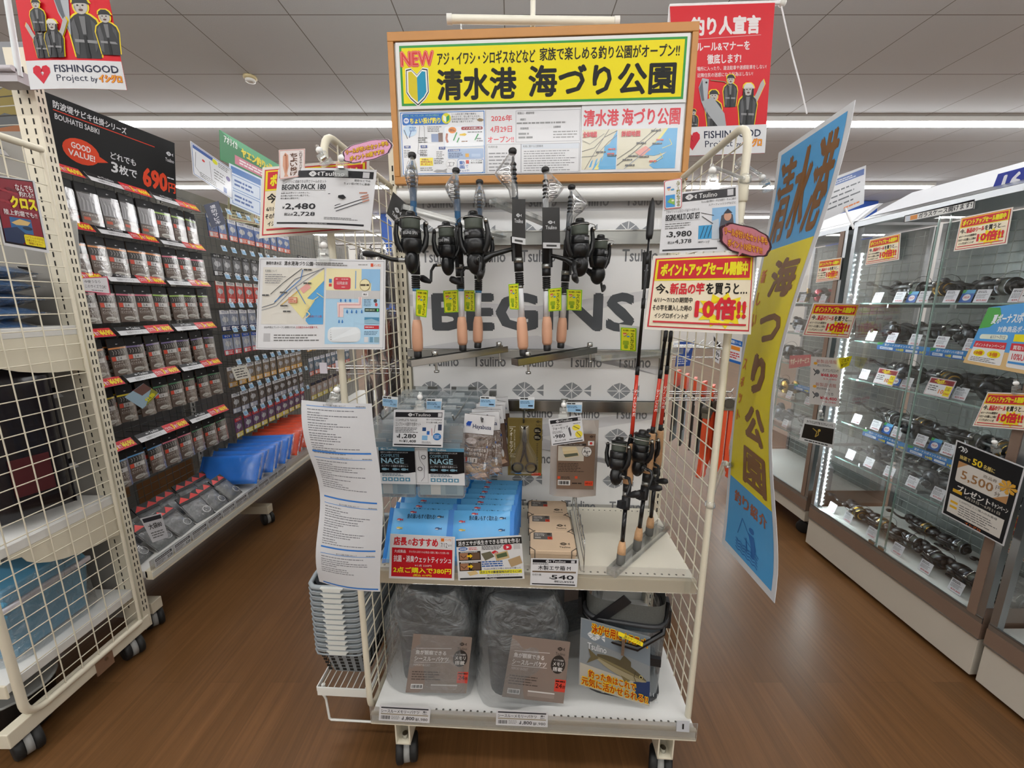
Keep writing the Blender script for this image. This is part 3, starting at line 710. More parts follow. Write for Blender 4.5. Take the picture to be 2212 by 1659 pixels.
def black_tag(px, y, par, white=.14):
    S = Sign([atR(u, v, y) for u, v in px], 40, 100, '1a1a1c', rough=.2, t=.0006)
    S.fish(20, 36, 17, 'c9cacc'); S.T('Tsulino', 7, 44, 33, 53, 'c9cacc', .02)
    S.R(0, 100 - 100 * white, 40, 100, 'd5d6d8'); S.R(8, 91, 32, 96, '444')
    return S.build('hang_tag', parent=par, label='black hang tag')
HW = 'hanging rod set with peach handle'
rods = [
 ((903, 773), (890, 333), .27, .285, '3d6a94', (.16, -1, 0), -1, 'blue hanging rod set, leftmost of six, its crank sticking out left over the mesh', .07, 1.0, .25, [(899, 625), (925, 627), (921, 686), (898, 682)]),
 ((1000, 758), (985, 366), .34, .35, '3d6a94', (-.35, -1, 0), -1, 'blue hanging rod set, second from the left, smaller reel behind', .07, .92, .6, [(957, 628), (990, 626), (990, 674), (960, 676)]),
 ((1032, 752), (1036, 391), .385, .40, '3d6a94', (.2, -1, 0), -1, 'blue hanging rod set, third from the left, behind the large front reel', .06, .92, 0, [(1003, 627), (1025, 627), (1026, 673), (1003, 672)]),
 ((1131, 769), (1107, 324), .27, .29, '3f4448', (-.93, -.35, 0), 1, 'grey hanging rod set with large reel pointing left, black tag in front', .125, 1.05, .9, [(1098, 614), (1120, 612), (1121, 669), (1101, 668)]),
 ((1182, 758), (1178, 364), .34, .35, 'b9bcc0', (.92, -.4, 0), -1, 'grey hanging rod set with reel pointing right and a square black tag', .105, 1.0, -.8, [(1184, 624), (1213, 621), (1213, 671), (1185, 673)]),
 ((1211, 752), (1235, 402), .39, .39, '6a7076', (.96, -.28, 0), 1, 'rightmost of six hanging rod sets, small reel farthest right', .1, .9, -.7, [(1224, 625), (1258, 626), (1256, 671), (1224, 670)]),
]
for bpx, tpx, y0, y1, bl, rd, hand, lab, D, k, sw, st in rods:
    bt, tp = atR(*bpx, y0), atR(*tpx, y1)
    t, M, L = pack_rod(bt, tp, bl, RX * rd[0] + RY * rd[1] * -1 * -1, hand, lab, D, k, sw)
    sticker(st, y0 - .02, t)
    if bl == '3f4448': black_tag([(1106, 430), (1135, 430), (1135, 529), (1106, 524)], y0 - .03, t)
    if bl == 'b9bcc0': black_tag([(1171, 448), (1209, 448), (1210, 537), (1173, 536)], y0 - .03, t)
    if lab.startswith('blue hanging rod set, leftmost'):
        S = Sign([atR(u, v, y0 + .01) for u, v in ((849, 414), (886, 448), (866, 501), (833, 467))], 60, 70, '1a1a1c', rough=.22)
        S.fish(30, 32, 24, 'c9cacc'); S.T('Tsulino', 16, 42, 44, 52, 'c9cacc', .02); S.R(0, 62, 60, 70, 'd8d8da'); S.build('hang_tag', parent=t, label='tilted black hang tag')
# steel rests under the butts and clear arms at the tips
def bar(name, a, b_, w, h, m, label, cat, grp, screws=()):
    a, b_ = np.asarray(a), np.asarray(b_); M = frame(a, b_ - a); L = np.linalg.norm(b_ - a)
    t = thing(name, M, label, cat, grp)
    b = MB(); b.box(0, -w / 2, -.002, L, w / 2, 0, m); b.box(0, -w / 2, -.002, L, -w / 2 + .002, h, m); b.box(0, w / 2 - .002, -.002, L, w / 2, h, m); b.box(0, -w / 2, -.002, .002, w / 2, h, m); b.build('channel', t)
    for sx in screws:
        b = MB(); b.lathe([(.009, h + .001), (.010, h + .004), (.010, h + .014), (.008, h + .016)], STEEL, 12, (sx * L, 0, 0)); b.cyl((sx * L, 0, -.03), (sx * L, 0, 0), .004, STEEL, 8); b.lathe([(.009, -.034), (.009, -.028)], STEEL, 6, (sx * L, 0, 0)); b.build('clamp_screw', t)
    return t
G1 = 'rod rests on the rack'
bar('rod_rest', atR(884, 790, .24), atR(1092, 758, .43), .035, .018, STEEL, 'steel rod rest under the left three hanging handles', 'rod rest', G1, (.25, .93))
bar('rod_rest', atR(1112, 788, .24), atR(1282, 760, .43), .035, .018, STEEL, 'steel rod rest under the three middle hanging handles', 'rod rest', G1, (.15, .95))
bar('rod_rest', atR(1292, 778, .27), atR(1468, 762, .43), .03, .016, ACRYL, 'clear plastic rod rest at the right, without handles on it', 'rod rest', G1)
bar('rod_clip_arm', atR(868, 452, .27), atR(1090, 512, .44), .03, .012, ACRYL, 'clear plastic arm behind the left hanging reels', 'rod holder arm', 'clear rod arms')
bar('rod_clip_arm', atR(1064, 438, .27), atR(1180, 486, .44), .03, .012, ACRYL, 'clear plastic arm running back beside the tall black tag', 'rod holder arm', 'clear rod arms')
# ---------------------------------------------------------------- three orange-shafted rods standing on the shelf
RED = mat('c93a28', .25); SHEEN = mat('141416', .25)
def cast_rod(bpx, tip, label, pts, reel_dir, hand, rk, D=.05, cover=False, zb=.616):
    bt = atZ(*bpx, zb); tp = np.asarray(tip); e = tp - bt; L = np.linalg.norm(e); z = e / L
    M = frame_z(bt, z, np.cross(z, np.asarray(reel_dir, float)))
    t = thing('casting_rod', M, label, 'fishing rod', 'orange rods standing on the shelf')
    f = {k: along(bt, tp, *v) * L for k, v in pts.items()}
    def P(nm, fn, **kw):
        b = MB(); fn(b); return b.build(nm, t, **kw)
    g = f['cork0']
    P('butt_cap', lambda b: b.lathe([(.0115, 0), (.0125, .003), (.0125, g), (.0115, g + .001)], GREYFOAM, 16))
    P('rear_grip', lambda b: b.lathe([(.0122, g), (.012, (g + f['cork1']) / 2), (.0085, f['cork1'])], CORK, 16))
    P('handle_shaft', lambda b: b.lathe([(.0062, f['cork1']), (.0062, f['seat0'])], SHEEN, 12))
    def seat(b):
        s0, s1 = f['seat0'], f['seat1']
        b.lathe([(.012, s0), (.0125, s0 + .01), (.0125, s0 + (s1 - s0) * .5)], BLACK, 16); b.lathe([(.0115, s0 + (s1 - s0) * .5), (.0115, s0 + (s1 - s0) * .68)], DULLSTEEL, 16); b.lathe([(.0118, s0 + (s1 - s0) * .68), (.0125, s1)], BLACK, 16)
        b.box(-.008, -.03, s0 + .005, .008, -.008, s0 + (s1 - s0) * .35, BLACK)
    P('reel_seat', seat)
    P('cork_grip', lambda b: b.lathe([(.0135, f['seat1']), (.0145, f['seat1'] + .02), (.0132, (f['seat1'] + f['red0']) / 2), (.0105, f['red0'] - .004), (.009, f['red0'])], CORK, 18))
    r1 = f['red1']
    P('red_blank', lambda b: b.lathe([(.0058, f['red0']), (.0052, r1)], RED, 12))
    P('black_blank', lambda b: b.lathe([(.0052, r1), (.003, L)], SHEEN, 12))
    for z0, r0, l0 in ((f['red0'], .0066, .02), (r1 - .025, .006, .025), (r1 + (L - r1) * .35, .0058, .03), (r1 + (L - r1) * .62, .0058, .03)): P('wrap', lambda b: b.lathe([(r0, z0), (r0, z0 + l0)], BLACK, 12))
    V, F, _ = glyphs('BEGINS'); x0 = f['red0'] + (r1 - f['red0']) * .35; ln = (r1 - f['red0']) * .35
    b = MB(); b.add([(.0058 * math.sin((y - .5) * 1.5 + .9), -.0062 * math.cos((y - .5) * 1.5 + .9), x0 + ln * x) for x, y in V], F, mat('e8e0dc', .4)); b.build('lettering', t)
    if cover:
        b = MB(); c = along(bt, tp, 1404, 516) * L; b.lathe([(.009, c), (.011, c + .012), (.0115, c + .03), (.010, L - .02), (.006, L), (.002, L + .012)], BLACK, 14, sx=1, sy=.8); b.build('tip_sleeve', t)
    add_reel(t, D, rk, hand, z0=f['seat1'] + .055, swing=.2, text=False)
    return t
tA = cast_rod((1340, 1220), atR(1409, 436, .37), 'orange casting rod standing nearest the shelf front, black sleeve on its tip', dict(cork0=(1342, 1197), cork1=(1346, 1170), seat0=(1352, 1100), seat1=(1358, 1045), red0=(1364, 958), red1=(1378, 792)), RX * -.75 - RY * .65, 1, .85, .055, True)
cast_rod((1375, 1188), atR(1452, 620, .24), 'orange casting rod standing in the middle of three on the clear tray', dict(cork0=(1378, 1165), cork1=(1383, 1140), seat0=(1400, 1080), seat1=(1405, 1022), red0=(1424, 938), red1=(1437, 800)), RX * -.75 - RY * .65, 1, .85, .05)
cast_rod((1402, 1155), atR(1458, 640, .26), 'orange casting rod standing rearmost of three on the clear tray', dict(cork0=(1405, 1138), cork1=(1410, 1118), seat0=(1416, 1052), seat1=(1421, 1008), red0=(1429, 930), red1=(1444, 790)), RX * -.8 - RY * .6, 1, .8, .05)
S = Sign([atR(u, v, .37) for u, v in ((1388, 545), (1408, 541), (1404, 622), (1386, 626))], 20, 80, '1a1a1c', rough=.22); S.fish(9, 40, 9, 'c9cacc'); S.build('hang_tag', parent=tA, label='black hang tag')
sticker([(1341, 707), (1375, 709), (1374, 759), (1340, 757)], .30, tA)
S = Sign([atR(u, v, .305) for u, v in ((1338, 700), (1386, 706), (1384, 762), (1341, 757))], 48, 58, 'd8d8d6', rough=.3, t=.0004); S.build('tag_backing', parent=tA)
# clear tray the rods stand on
a, b_, c, d = atZ(1310, 1237, .612), atZ(1330, 1246, .612), atZ(1446, 1142, .612), atZ(1420, 1130, .612)
t = thing('rod_tray', tuple((a + c) / 2), 'clear plastic tray lying diagonally on the shelf under the standing rods', 'tray')
b = MB(); up = np.array([0, 0, .004]); q = [a, b_, c, d]
b.hexa([x - up * 1.2 for x in q], [x - up * .2 for x in q], ACRYL)
b.build('tray_base', t, world=True)
b = MB()
for i in range(4):
    p, r = q[i], q[(i + 1) % 4]; n = np.cross(r - p, (0, 0, 1.)); n = -n / np.linalg.norm(n) * .002
    b.hexa([p - up * .2, r - up * .2, r + n - up * .2, p + n - up * .2], [p + up * 4, r + up * 4, r + n + up * 4, p + n + up * 4], ACRYL)
b.build('tray_rim', t, world=True)
# ================================================================ goods on the middle shelf
def pillow(b, w, h, t, m, me, M, n=10, crimp=.012):
    """soft sachet: w wide (x), h tall (z), t thick (y) with flat crimped ends left and right"""
    b.xf = M
    def f(sg):
        def g(u, v):
            x, z = (u - .5) * w, v * h
            e = max(0, 1 - abs(2 * u - 1) ** 4) ** .6 * max(0, 1 - abs(2 * v - 1) ** 5) ** .5
            return (x, sg * (t / 2 * e + .0004) + .0016 * math.sin(u * 19 + v * 6) * e, z)
        return g
    b.grid(f(-1), n, n, m); b.grid(f(1), n, n, m)
    for s in (-1, 1):
        x0, x1 = s * w / 2, s * (w / 2 + crimp)
        b.add([(x0, -.001, 0), (x1, -.001, -.002), (x1, -.001, h + .002), (x0, -.001, h), (x0, .001, 0), (x1, .001, -.002), (x1, .001, h + .002), (x0, .001, h)], [(0, 1, 2, 3), (7, 6, 5, 4), (0, 3, 7, 4), (1, 5, 6, 2), (3, 2, 6, 7), (0, 4, 5, 1)], me)
    b.xf = None
SKY = mat('5fa8dc', .28, 0, .05, 25); DEEP = mat('1f78c6', .3)
def wipes(M, label, w=.172, h=.155, t=.022, i=0):
    tt = thing('wet_wipes_pack', M, label, 'wet wipes', 'wet wipes on the middle shelf')
    b = MB(); pillow(b, w, h, t, SKY, DEEP, Matrix.Identity(4)); b.build('sachet', tt)
    c = [(-w * .46, -t / 2 - .0025, h * .97), (w * .46, -t / 2 - .0025, h * .97), (w * .46, -t / 2 - .0025, h * .03), (-w * .46, -t / 2 - .0025, h * .03)]
    S = Sign([(x, y + .004 * 0, z) for x, y, z in c], 160, 120, film('ffffff', 0, .1, .0), t=.0001, eps=.0004)
    S.mb = MB(); S.n = S.m = 14
    S.bend = lambda u, v: np.array([0, (t / 2 + .0035) - (t / 2 + .0028) * max(.001, 1 - abs(2 * (u * .92 + .04) - 1) ** 4) ** .6 * max(.001, 1 - abs(2 * (.97 - v * .94) - 1) ** 5) ** .5, 0])
    S.T('魚の臭いもすぐ取れる!', 42, 9, 130, 21, '1c2c44', .012)
    for x, y, q in ((18, 24, 'd2464e'), (56, 5, 'cf4a52'), (142, 14, '3a4c66'), (140, 42, '3a5a88'), (20, 44, 'd9c25a')):
        S.E(x, y, 8, 3, q, 10); S.P_([(x + 7, y), (x + 12, y - 3), (x + 12, y + 3)], q); S.E(x - 2, y + 1.4, 5, 1.2, 'e8e4e0', 8)
    for k in range(2): S.P_([(6, 70 + 24 * k), (60, 62 + 24 * k), (154, 72 + 24 * k), (154, 80 + 24 * k), (60, 72 + 24 * k), (6, 80 + 24 * k)], '7fc0ea')
    S.mb.build('print', tt); return tt
sh = .607
ordn = ['first', 'second', 'third', 'fourth', 'fifth', 'sixth', 'seventh', 'eighth', 'ninth', 'tenth', 'eleventh', 'twelfth', 'thirteenth', 'fourteenth', 'fifteenth', 'sixteenth']
rnd = random.Random(4)
for col_, (xf, xb, n, y0, y1) in enumerate(((-.342, -.305, 7, .105, .325), (-.150, -.135, 7, .105, .325))):
    for i in range(n):
        k = i / (n - 1); p = rw(xf + (xb - xf) * k, y0 + (y1 - y0) * k, sh + .002)
        M = Matrix.Translation(p) @ Matrix.Rotation(RA + rnd.uniform(-.03, .03), 4, 'Z') @ Matrix.Rotation(-.62, 4, 'X')
        side = ('left', 'right')[col_]
        lab = 'blue wet wipes pack, %s from the front in the %s column on the shelf' % (ordn[i], side)
        if i == 0 and col_ == 0: proto = wipes(M, lab); tree = snapshot(proto)
        else: copy_tree(proto, M, lab, tree=tree)
# ---------------------------------------------------------------- wooden bait boxes
WOOD = mat('c3a98c', .6, 0, .09, 18); LID = mat('cdb396', .6, 0, .08, 14); ELAST = mat('4a4238', .7)
def bait_box(M, label):
    t = thing('bait_box', M, label, 'bait box', 'wooden bait boxes on the shelf')
    w, d, h = .128, .094, .05
    b = MB(); b.box(-w / 2, -d / 2, 0, w / 2, d / 2, h, WOOD); b.build('box_body', t, bevel=.002)
    b = MB(); b.box(-w / 2 - .002, -d / 2 - .002, h + .0005, w / 2 + .002, d / 2 + .002, h + .014, LID); o = b.build('lid', t, bevel=.002)
    b = MB()
    for sx in (-1, 1):
        for sy in (-1, 1): b.tube([(sx * (w / 2 + .003), sy * (d / 2 - .012), h - .01), (sx * (w / 2 + .003), sy * (d / 2 - .012), h + .015), (sx * (w / 2 - .012), sy * (d / 2 + .003), h + .015), (sx * (w / 2 - .012), sy * (d / 2 + .003), h - .01)], .0014, ELAST, 6)
    b.build('elastic_band', t)
    S = Sign([(-w / 2, d / 2, h + .0146), (w / 2, d / 2, h + .0146), (w / 2, -d / 2, h + .0146), (-w / 2, -d / 2, h + .0146)], 128, 94, LID, t=.0001, rough=.5)
    S.R(8, 6, 64, 42, '6a6460'); S.G(12, 10, 50, 18, 2, 'd5d0c8'); S.T('木製エサ箱', 12, 19, 40, 25, 'd5d0c8'); S.R(12, 30, 30, 37, 'b8b2aa'); S.R(50, 28, 64, 42, 'd8452a'); S.T('M', 54, 31, 60, 39, '2a1a14', .02); S.E(54, 14, 6, 6, '3e3a38')
    S.fish(98, 62, 30, '4d443a'); S.T('Tsulino', 82, 74, 114, 82, '4d443a', .012)
    S.build('printed_lid_face', parent=None) if False else None
    o2 = bpy.data.objects.new('lid_print', S.mb.mesh('lid_print')); COL.objects.link(o2); o2.parent = o
    return t
lb = ['front wooden bait box of three, nearest the shelf edge', 'middle wooden bait box of the three on the shelf', 'rear wooden bait box of three, against the backdrop']
for i in range(3):
    M = Matrix.Translation(rw(.062 - .004 * i, .145 + .099 * i, sh + .001)) @ Matrix.Rotation(RA, 4, 'Z')
    if i == 0: pb = bait_box(M, lb[0]); tr_ = snapshot(pb)
    else: copy_tree(pb, M, lb[i], tree=tr_)
# wire divider
t = thing('shelf_divider', Matrix.Translation(rw(.15, .1, sh)) @ Matrix.Rotation(RA, 4, 'Z'), 'bright wire divider fence to the right of the bait boxes', 'shelf divider')
b = MB(); W = .0016
b.tube([(0, 0, 0), (0, 0, .085), (0, .012, .098), (0, .335, .098), (0, .345, .09), (0, .345, 0)], W, STEEL, 6); b.tube([(0, 0, .03), (0, .345, .03)], W, STEEL, 6); b.tube([(0, 0, .062), (0, .345, .062)], W, STEEL, 6)
for k in range(5): y = .06 + .06 * k; b.tube([(0.002, y, .062), (.002, y, .09), (.002, y + .01, .105), (.002, y + .02, .09), (.002, y + .02, .062)], W * .8, STEEL, 6)
b.tube([(0, 0, .001), (-.008, 0, .001), (-.008, .345, .001), (0, .345, .001)], W, STEEL, 6)
b.build('wire_fence', t)
# ---------------------------------------------------------------- hanging goods: hooks first
GH = 'display hooks on the lower rail'
def hook(x, y0, z, label, drop=.015, y1=.458, double=False):
    t = thing('display_hook', Matrix.Translation(rw(x, y1, z)) @ Matrix.Rotation(RA, 4, 'Z'), label, 'display hook', GH)
    b = MB(); L = y0 - y1
    for dx in ((-.0, .0) if not double else (-.03, .03)): b.tube([(dx, 0, 0), (dx, L * .95, -.004), (dx, L, drop)], .0026, DULLSTEEL, 8)
    b.box(-.012 if not double else -.045, -.002, -.012, .012 if not double else .045, .003, .018, DULLSTEEL); b.build('prong', t)
    if double: b = MB(); b.tube([(-.03, L * .6, .0), (.03, L * .6, 0)], .0026, DULLSTEEL, 8); b.build('cross_bar', t)
    return t
# clear tackle boxes with printed sleeve, hanging in two stepped rows
def tackle(M, label, open_=False):
    t = thing('tackle_box', M, label, 'tackle box', 'clear boxed rig sets')
    w, h, d = .136, .215, .026
    b = MB(); m = film('b9c6cc', .22, .1, .1)
    pts = []
    for cx, cz, a in ((w / 2 - .01, h - .01, 0), (-w / 2 + .01, h - .01, 90), (-w / 2 + .01, .01, 180), (w / 2 - .01, .01, 270)):
        for k in range(4): q = math.radians(a + 30 * k); pts.append((cx + .01 * math.cos(q), cz + .01 * math.sin(q)))
    b.prism(pts, 0, d, m); b.build('clear_case', t)
    b = MB(); b.box(-w / 2 + .006, .006, .006, w / 2 - .006, .018, .058, mat('8fb0bf', .5)); b.box(-.03, .005, .008, -.002, .0058, .05, mat('d7dad6', .5)); b.box(.012, .005, .01, .045, .0058, .046, mat('6f97ab', .5)); b.box(-w / 2 + .008, .007, .135, w / 2 - .012, .016, .16, mat('5f8ea6', .5)); b.build('contents', t)
    S = Sign([(-w / 2 - .001, -.0012, h * .70), (w / 2 + .001, -.0012, h * .70), (w / 2 + .001, -.0012, h * .19), (-w / 2 - .001, -.0012, h * .19)], 100, 88, 'd9dbdd', rough=.35, t=.0008)
    S.R(26, 0, 100, 8, '5b8fab'); S.fish(35, 4, 10, 'e8eaea'); S.T('Tsulino', 42, 1.5, 64, 6.5, 'e8eaea', .02); S.R(26, 8, 100, 58, '131316'); S.P_([(26, 57.5), (100, 57.5), (84, 61), (26, 61)], '131316')
    S.T('投釣りに必要なアイテムをひとまとめ', 30, 10, 86, 13.5, 'd8d8d8', .0); S.T('COMPLETE', 30, 16, 68, 23, '7fa9bd', .01); S.T('NAGE', 30, 25, 77, 38, '9cc3d4', .03); S.R(30, 39.4, 85, 40, '888'); S.T('コンプリート投釣り仕掛セット', 30, 42, 86, 46.5, 'd8dadc', .012)
    for x in (36, 58, 76): S.E(x, 52, 6, 3, '7fa9bd', 12); S.P_([(x + 5, 52), (x + 9, 49.5), (x + 9, 54.5)], '7fa9bd')
    S.G(30, 62, 84, 69, 2, '3d5a6a')
    for k in range(5): S.R(30 + 12 * k, 72, 40 + 12 * k, 81, '5f93ad'); S.E(35 + 12 * k, 76.5, 2.5, 2.5, 'dfe6e8', 8)
    S.fr(1, 4, 25, 84, .6, '999'); S.L([(8, 8), (8, 18), (10, 30), (18, 44), (17, 70), (10, 80)], .7, '3a4048'); S.E(17, 22, 5, 5, '2b2b2e'); S.E(17, 22, 3.6, 3.6, 'd0d2d4'); S.E(9, 50, 5, 5, '2b2b2e'); S.E(9, 50, 3.6, 3.6, 'd0d2d4')
    o = bpy.data.objects.new('printed_sleeve', S.mb.mesh('printed_sleeve')); COL.objects.link(o); o.parent = t
    b = MB(); b.box(-.02, .008, h, .02, .014, h + .012, film('dfe6e8', .3, .1, .1)); b.build('hang_tab', t)
    return t
for c_, (xx, nm) in enumerate(((-.397, 'left'), (-.258, 'right'))):
    n = 6
    for i in range(n):
        y = .115 + .052 * i
        M = Matrix.Translation(rw(xx + .004 * i, y, .815 + .008 * i)) @ Matrix.Rotation(RA + .02 * (i % 2), 4, 'Z')
        lab = 'clear boxed rig set, %s from the front in the %s hanging row' % (ordn[i], nm)
        if c_ == 0 and i == 0: pt = tackle(M, lab); tt_ = snapshot(pt)
        else: copy_tree(pt, M, lab, tree=tt_)
hook(-.385, .1, 1.05, 'steel display hook holding the left boxed rig sets', double=True); hook(-.245, .1, 1.05, 'steel display hook holding the right boxed rig sets', double=True)
def pack_mesh(w, h, draw, back='6a5a4c', rough=.35, W=70, H=140):
    S = Sign([(-w / 2, 0, 0), (w / 2, 0, 0), (w / 2, 0, -h), (-w / 2, 0, -h)], W, H, back, rough=rough, t=.004); draw(S)
    return S.mb.mesh('packet')
# hayabusa rig packets
def haya(S):
    S.R(0, 0, 70, 40, 'e3e3e5'); 
    for k in range(3): S.P_([(7 + 3.4 * k, 27), (5 + 3.4 * k, 20), (9 + 3.4 * k, 15), (13 + 3 * k, 15), (10 + 3.4 * k, 19), (9 + 3.4 * k, 23)], '2a56b8')
    S.T('Hayabusa', 21, 20, 64, 32, '26385e', .02); S.E(42, 8, 2.4, 3, '55555a', 10)
    S.R(3, 42, 67, 137, '6b564a'); S.E(20, 56, 13, 7, 'b9aca8'); S.fish(42, 52, 12, '2a2220'); S.R(4, 68, 50, 68.7, 'e6dcd4'); S.T('キス・ハゼが狙える', 4, 71, 56, 78, 'e9e2da', .012); S.T('楽々投げ釣りセット', 4, 80, 60, 87, 'e9e2da', .012)
    S.R(4, 92, 14, 103, 'd44a34'); S.T('7', 6.5, 94, 11.5, 102, '2a1512', .02); S.R(15, 92, 25, 103, 'dcdad6'); S.T('S', 18, 94, 22, 101, '333', .02); S.R(26, 92, 38, 103, 'cfc9c4'); S.T('1', 30, 94, 33, 101, '333', .02)
    S.P_([(4, 106), (60, 104), (64, 120), (50, 128), (10, 124)], '94775c'); S.P_([(8, 112), (36, 107), (56, 116), (40, 124), (14, 120)], 'b89c7a'); S.P_([(14, 128), (60, 122), (66, 130), (40, 136)], 'caa890'); S.E(10, 130, 5, 4.4, 'c43a2e'); S.E(24, 132, 6, 5, '2b2422')
    S.L([(58, 52), (60, 80), (54, 108)], .9, 'ded8d0'); S.E(57, 108, 3, 9, 'e6e4e2'); S.E(58, 66, 2, 3, '2d5aa8')
me = pack_mesh(.086, .195, haya, '5d4a40')
pl = MB()
def sleeve(w, h, d=.009):
    b = MB(); b.grid(lambda u, v: ((u - .5) * w, -.004 - d * math.sin(math.pi * u) ** .5 * math.sin(math.pi * min(1, max(0, v))) ** .5, -v * h), 8, 10, PLASTIC); return b.mesh('clear_bag')
sl = sleeve(.088, .138)
for i in range(8):
    ang = (.10, -.05, .02, -.12, .08, -.02, .12, -.08)[i]
    M = Matrix.Translation(rw(-.150 + .0025 * i + (.006 if i else 0), .165 + .03 * i, 1.048 + .0 * i)) @ Matrix.Rotation(RA + .05, 4, 'Z') @ Matrix.Rotation(ang, 4, 'Y') @ Matrix.Rotation(-.04, 4, 'X')
    t = thing('rig_packet', M, 'brown rig packet with white header card, %s from the front on its hook' % ordn[i], 'rig packet', 'brown rig packets on one hook')
    o = bpy.data.objects.new('header_and_card', me); COL.objects.link(o); o.parent = t
    if i < 3: o = bpy.data.objects.new('clear_bag', sl); COL.objects.link(o); o.parent = t; o.location = (0, 0, -.056)
hook(-.143, .14, 1.035, 'steel display hook carrying the brown rig packets', .012)
# forceps card
M = Matrix.Translation(rw(-.024, .28, 1.008)) @ Matrix.Rotation(RA, 4, 'Z') @ Matrix.Scale(1.18, 4)
t = thing('forceps_card', M, 'olive card with black forceps under a clear blister', 'forceps')
S = Sign([(-.046, 0, 0), (.046, 0, 0), (.046, 0, -.163), (-.046, 0, -.163)], 74, 132, '7a6a38', rough=.45, t=.0012)
S.fr(1, 1, 73, 131, 1, '857645'); S.L([(3, 20), (17, 20)], 1, 'e6e0cc'); S.L([(3, 82), (17, 82)], 1, 'e6e0cc'); S.TV('フォーセップ', 4, 22, 11, 80, 'eae4d2', .03); S.TV('細かい作業に最適な', 13, 26, 16.5, 72, 'd8d0b4', .0)
S.fish(66, 8, 11, '3a3220'); S.T('Tsulino', 60, 14, 72, 18, '3a3220', .01); S.E(64, 28, 8, 7.5, '1d1a14'); S.G(58, 25, 70, 31, 2, 'c8c0a8'); S.E(64, 43, 8, 7.5, '1d1a14'); S.G(58, 40, 70, 46, 2, 'c8c0a8'); S.G(5, 84, 17, 90, 2, 'd8d0b4'); S.R(52, 125, 72, 131, 'd8442c'); S.G(54, 127, 70, 130, 1, '3a1a12'); S.G(62, 56, 66, 110, 14, '4a4028', .4)
o = bpy.data.objects.new('backing_card', S.mb.mesh('backing_card')); COL.objects.link(o); o.parent = t
b = MB(); fk = mat('2a2622', .3, .6)
for s in (-1, 1):
    b.tube([(-.001 + s * .0012, -.006, -.022), (-.001 + s * .003, -.006, -.06), (-.001 + s * -.004, -.006, -.10), (-.001 - s * .010, -.006, -.122)], [.0018, .0036, .0028, .0022], fk, 8)
    c = (-.001 - s * .018, -.006, -.138); b.tube([(c[0] + .014 * math.cos(q), c[1], c[2] + .013 * math.sin(q)) for q in np.linspace(0, 2 * math.pi, 19)[:-1]], .0026, fk, 8, closed=True)
b.build('forceps', t)
b = MB(); b.grid(lambda u, v: (-.001 + (u - .5) * .075 * (.35 + .65 * min(1, max(0, (v - .35) * 3))), -.0015 - .011 * (math.sin(math.pi * u) * math.sin(math.pi * v)) ** .3 if 0 < u < 1 and 0 < v < 1 else -.0015, -.02 - v * .138), 10, 12, CLEAR); b.build('blister', t)
hook(-.028, .265, .998, 'steel display hook holding the olive forceps card', .012)
# silver pouch behind the forceps price card
M = Matrix.Translation(rw(.125, .225, 1.02)) @ Matrix.Rotation(RA, 4, 'Z') @ Matrix.Scale(1.2, 4)
t = thing('sponge_pouch', M, 'brown and silver pouch with a round Ag+ mark and box picture', 'pouch')
b = MB(); sv = mat('b3aca6', .3, .3, .06, 30)
b.grid(lambda u, v: ((u - .5) * .118, -.012 * (max(0, math.sin(math.pi * u)) ** .5) * min(1, v * 2.2) + .002 * math.sin(u * 14 + v * 9), -v * .2), 12, 14, sv); b.grid(lambda u, v: ((.5 - u) * .118, .012 * (max(0, math.sin(math.pi * u)) ** .5) * min(1, v * 2.2), -v * .2), 12, 14, sv); b.build('foil_bag', t)
S = Sign([(-.043, -.017, -.03), (.05, -.017, -.03), (.05, -.017, -.176), (-.043, -.017, -.176)], 82, 128, '7d6656', rough=.4, t=.0006)
S.fish(74, 6, 11, '3a2e28'); S.R(66, 16, 79, 26, 'e4e2e0'); S.E(72.5, 21, 3, 3, 'cc3a36'); S.R(2, 22, 62, 27, '3a3432'); S.T('Tsulino WINK SEALING 銀米', 14, 23, 54, 26, 'd8d0c8', .0); S.R(2, 28, 58, 62, 'c9c2b4'); S.P_([(12, 40), (44, 36), (48, 50), (18, 56)], 'd9c49a'); S.P_([(14, 47), (44, 43), (46, 49), (18, 54)], '5d6152'); S.P_([(12, 40), (10, 30), (40, 29), (44, 36)], 'e2d2ac'); S.E(64, 40, 11, 12, '6b6460'); S.E(64, 40, 10, 11, 'e3e0dc'); S.T('Ag+', 56.5, 36, 72, 45, '33302e', .02); S.T('銀イオン', 58, 31, 70, 34.5, '444'); S.T('抗菌', 60, 46.5, 68, 50, '444')
S.G(3, 66, 60, 88, 6, '2f2723', .35); S.R(2, 98, 8, 104, 'd8502e'); S.R(40, 97, 46, 103, 'd8502e'); S.G(10, 98, 36, 104, 2, '3a302a'); S.R(3, 107, 30, 119, 'dddbd8')
for k in range(10): S.R(5 + 2.3 * k, 109, 6.2 + 2.3 * k + (k % 3) * .4, 117, '222')
S.R(62, 108, 80, 119, 'da4c30'); S.T('Mサイズ', 64, 111, 78, 116, '3a1410', .02); S.G(34, 111, 56, 117, 1, '2f2723')
o = bpy.data.objects.new('front_print', S.mb.mesh('front_print')); COL.objects.link(o); o.parent = t
hook(.112, .21, 1.01, 'steel display hook holding the silver pouch', .012)
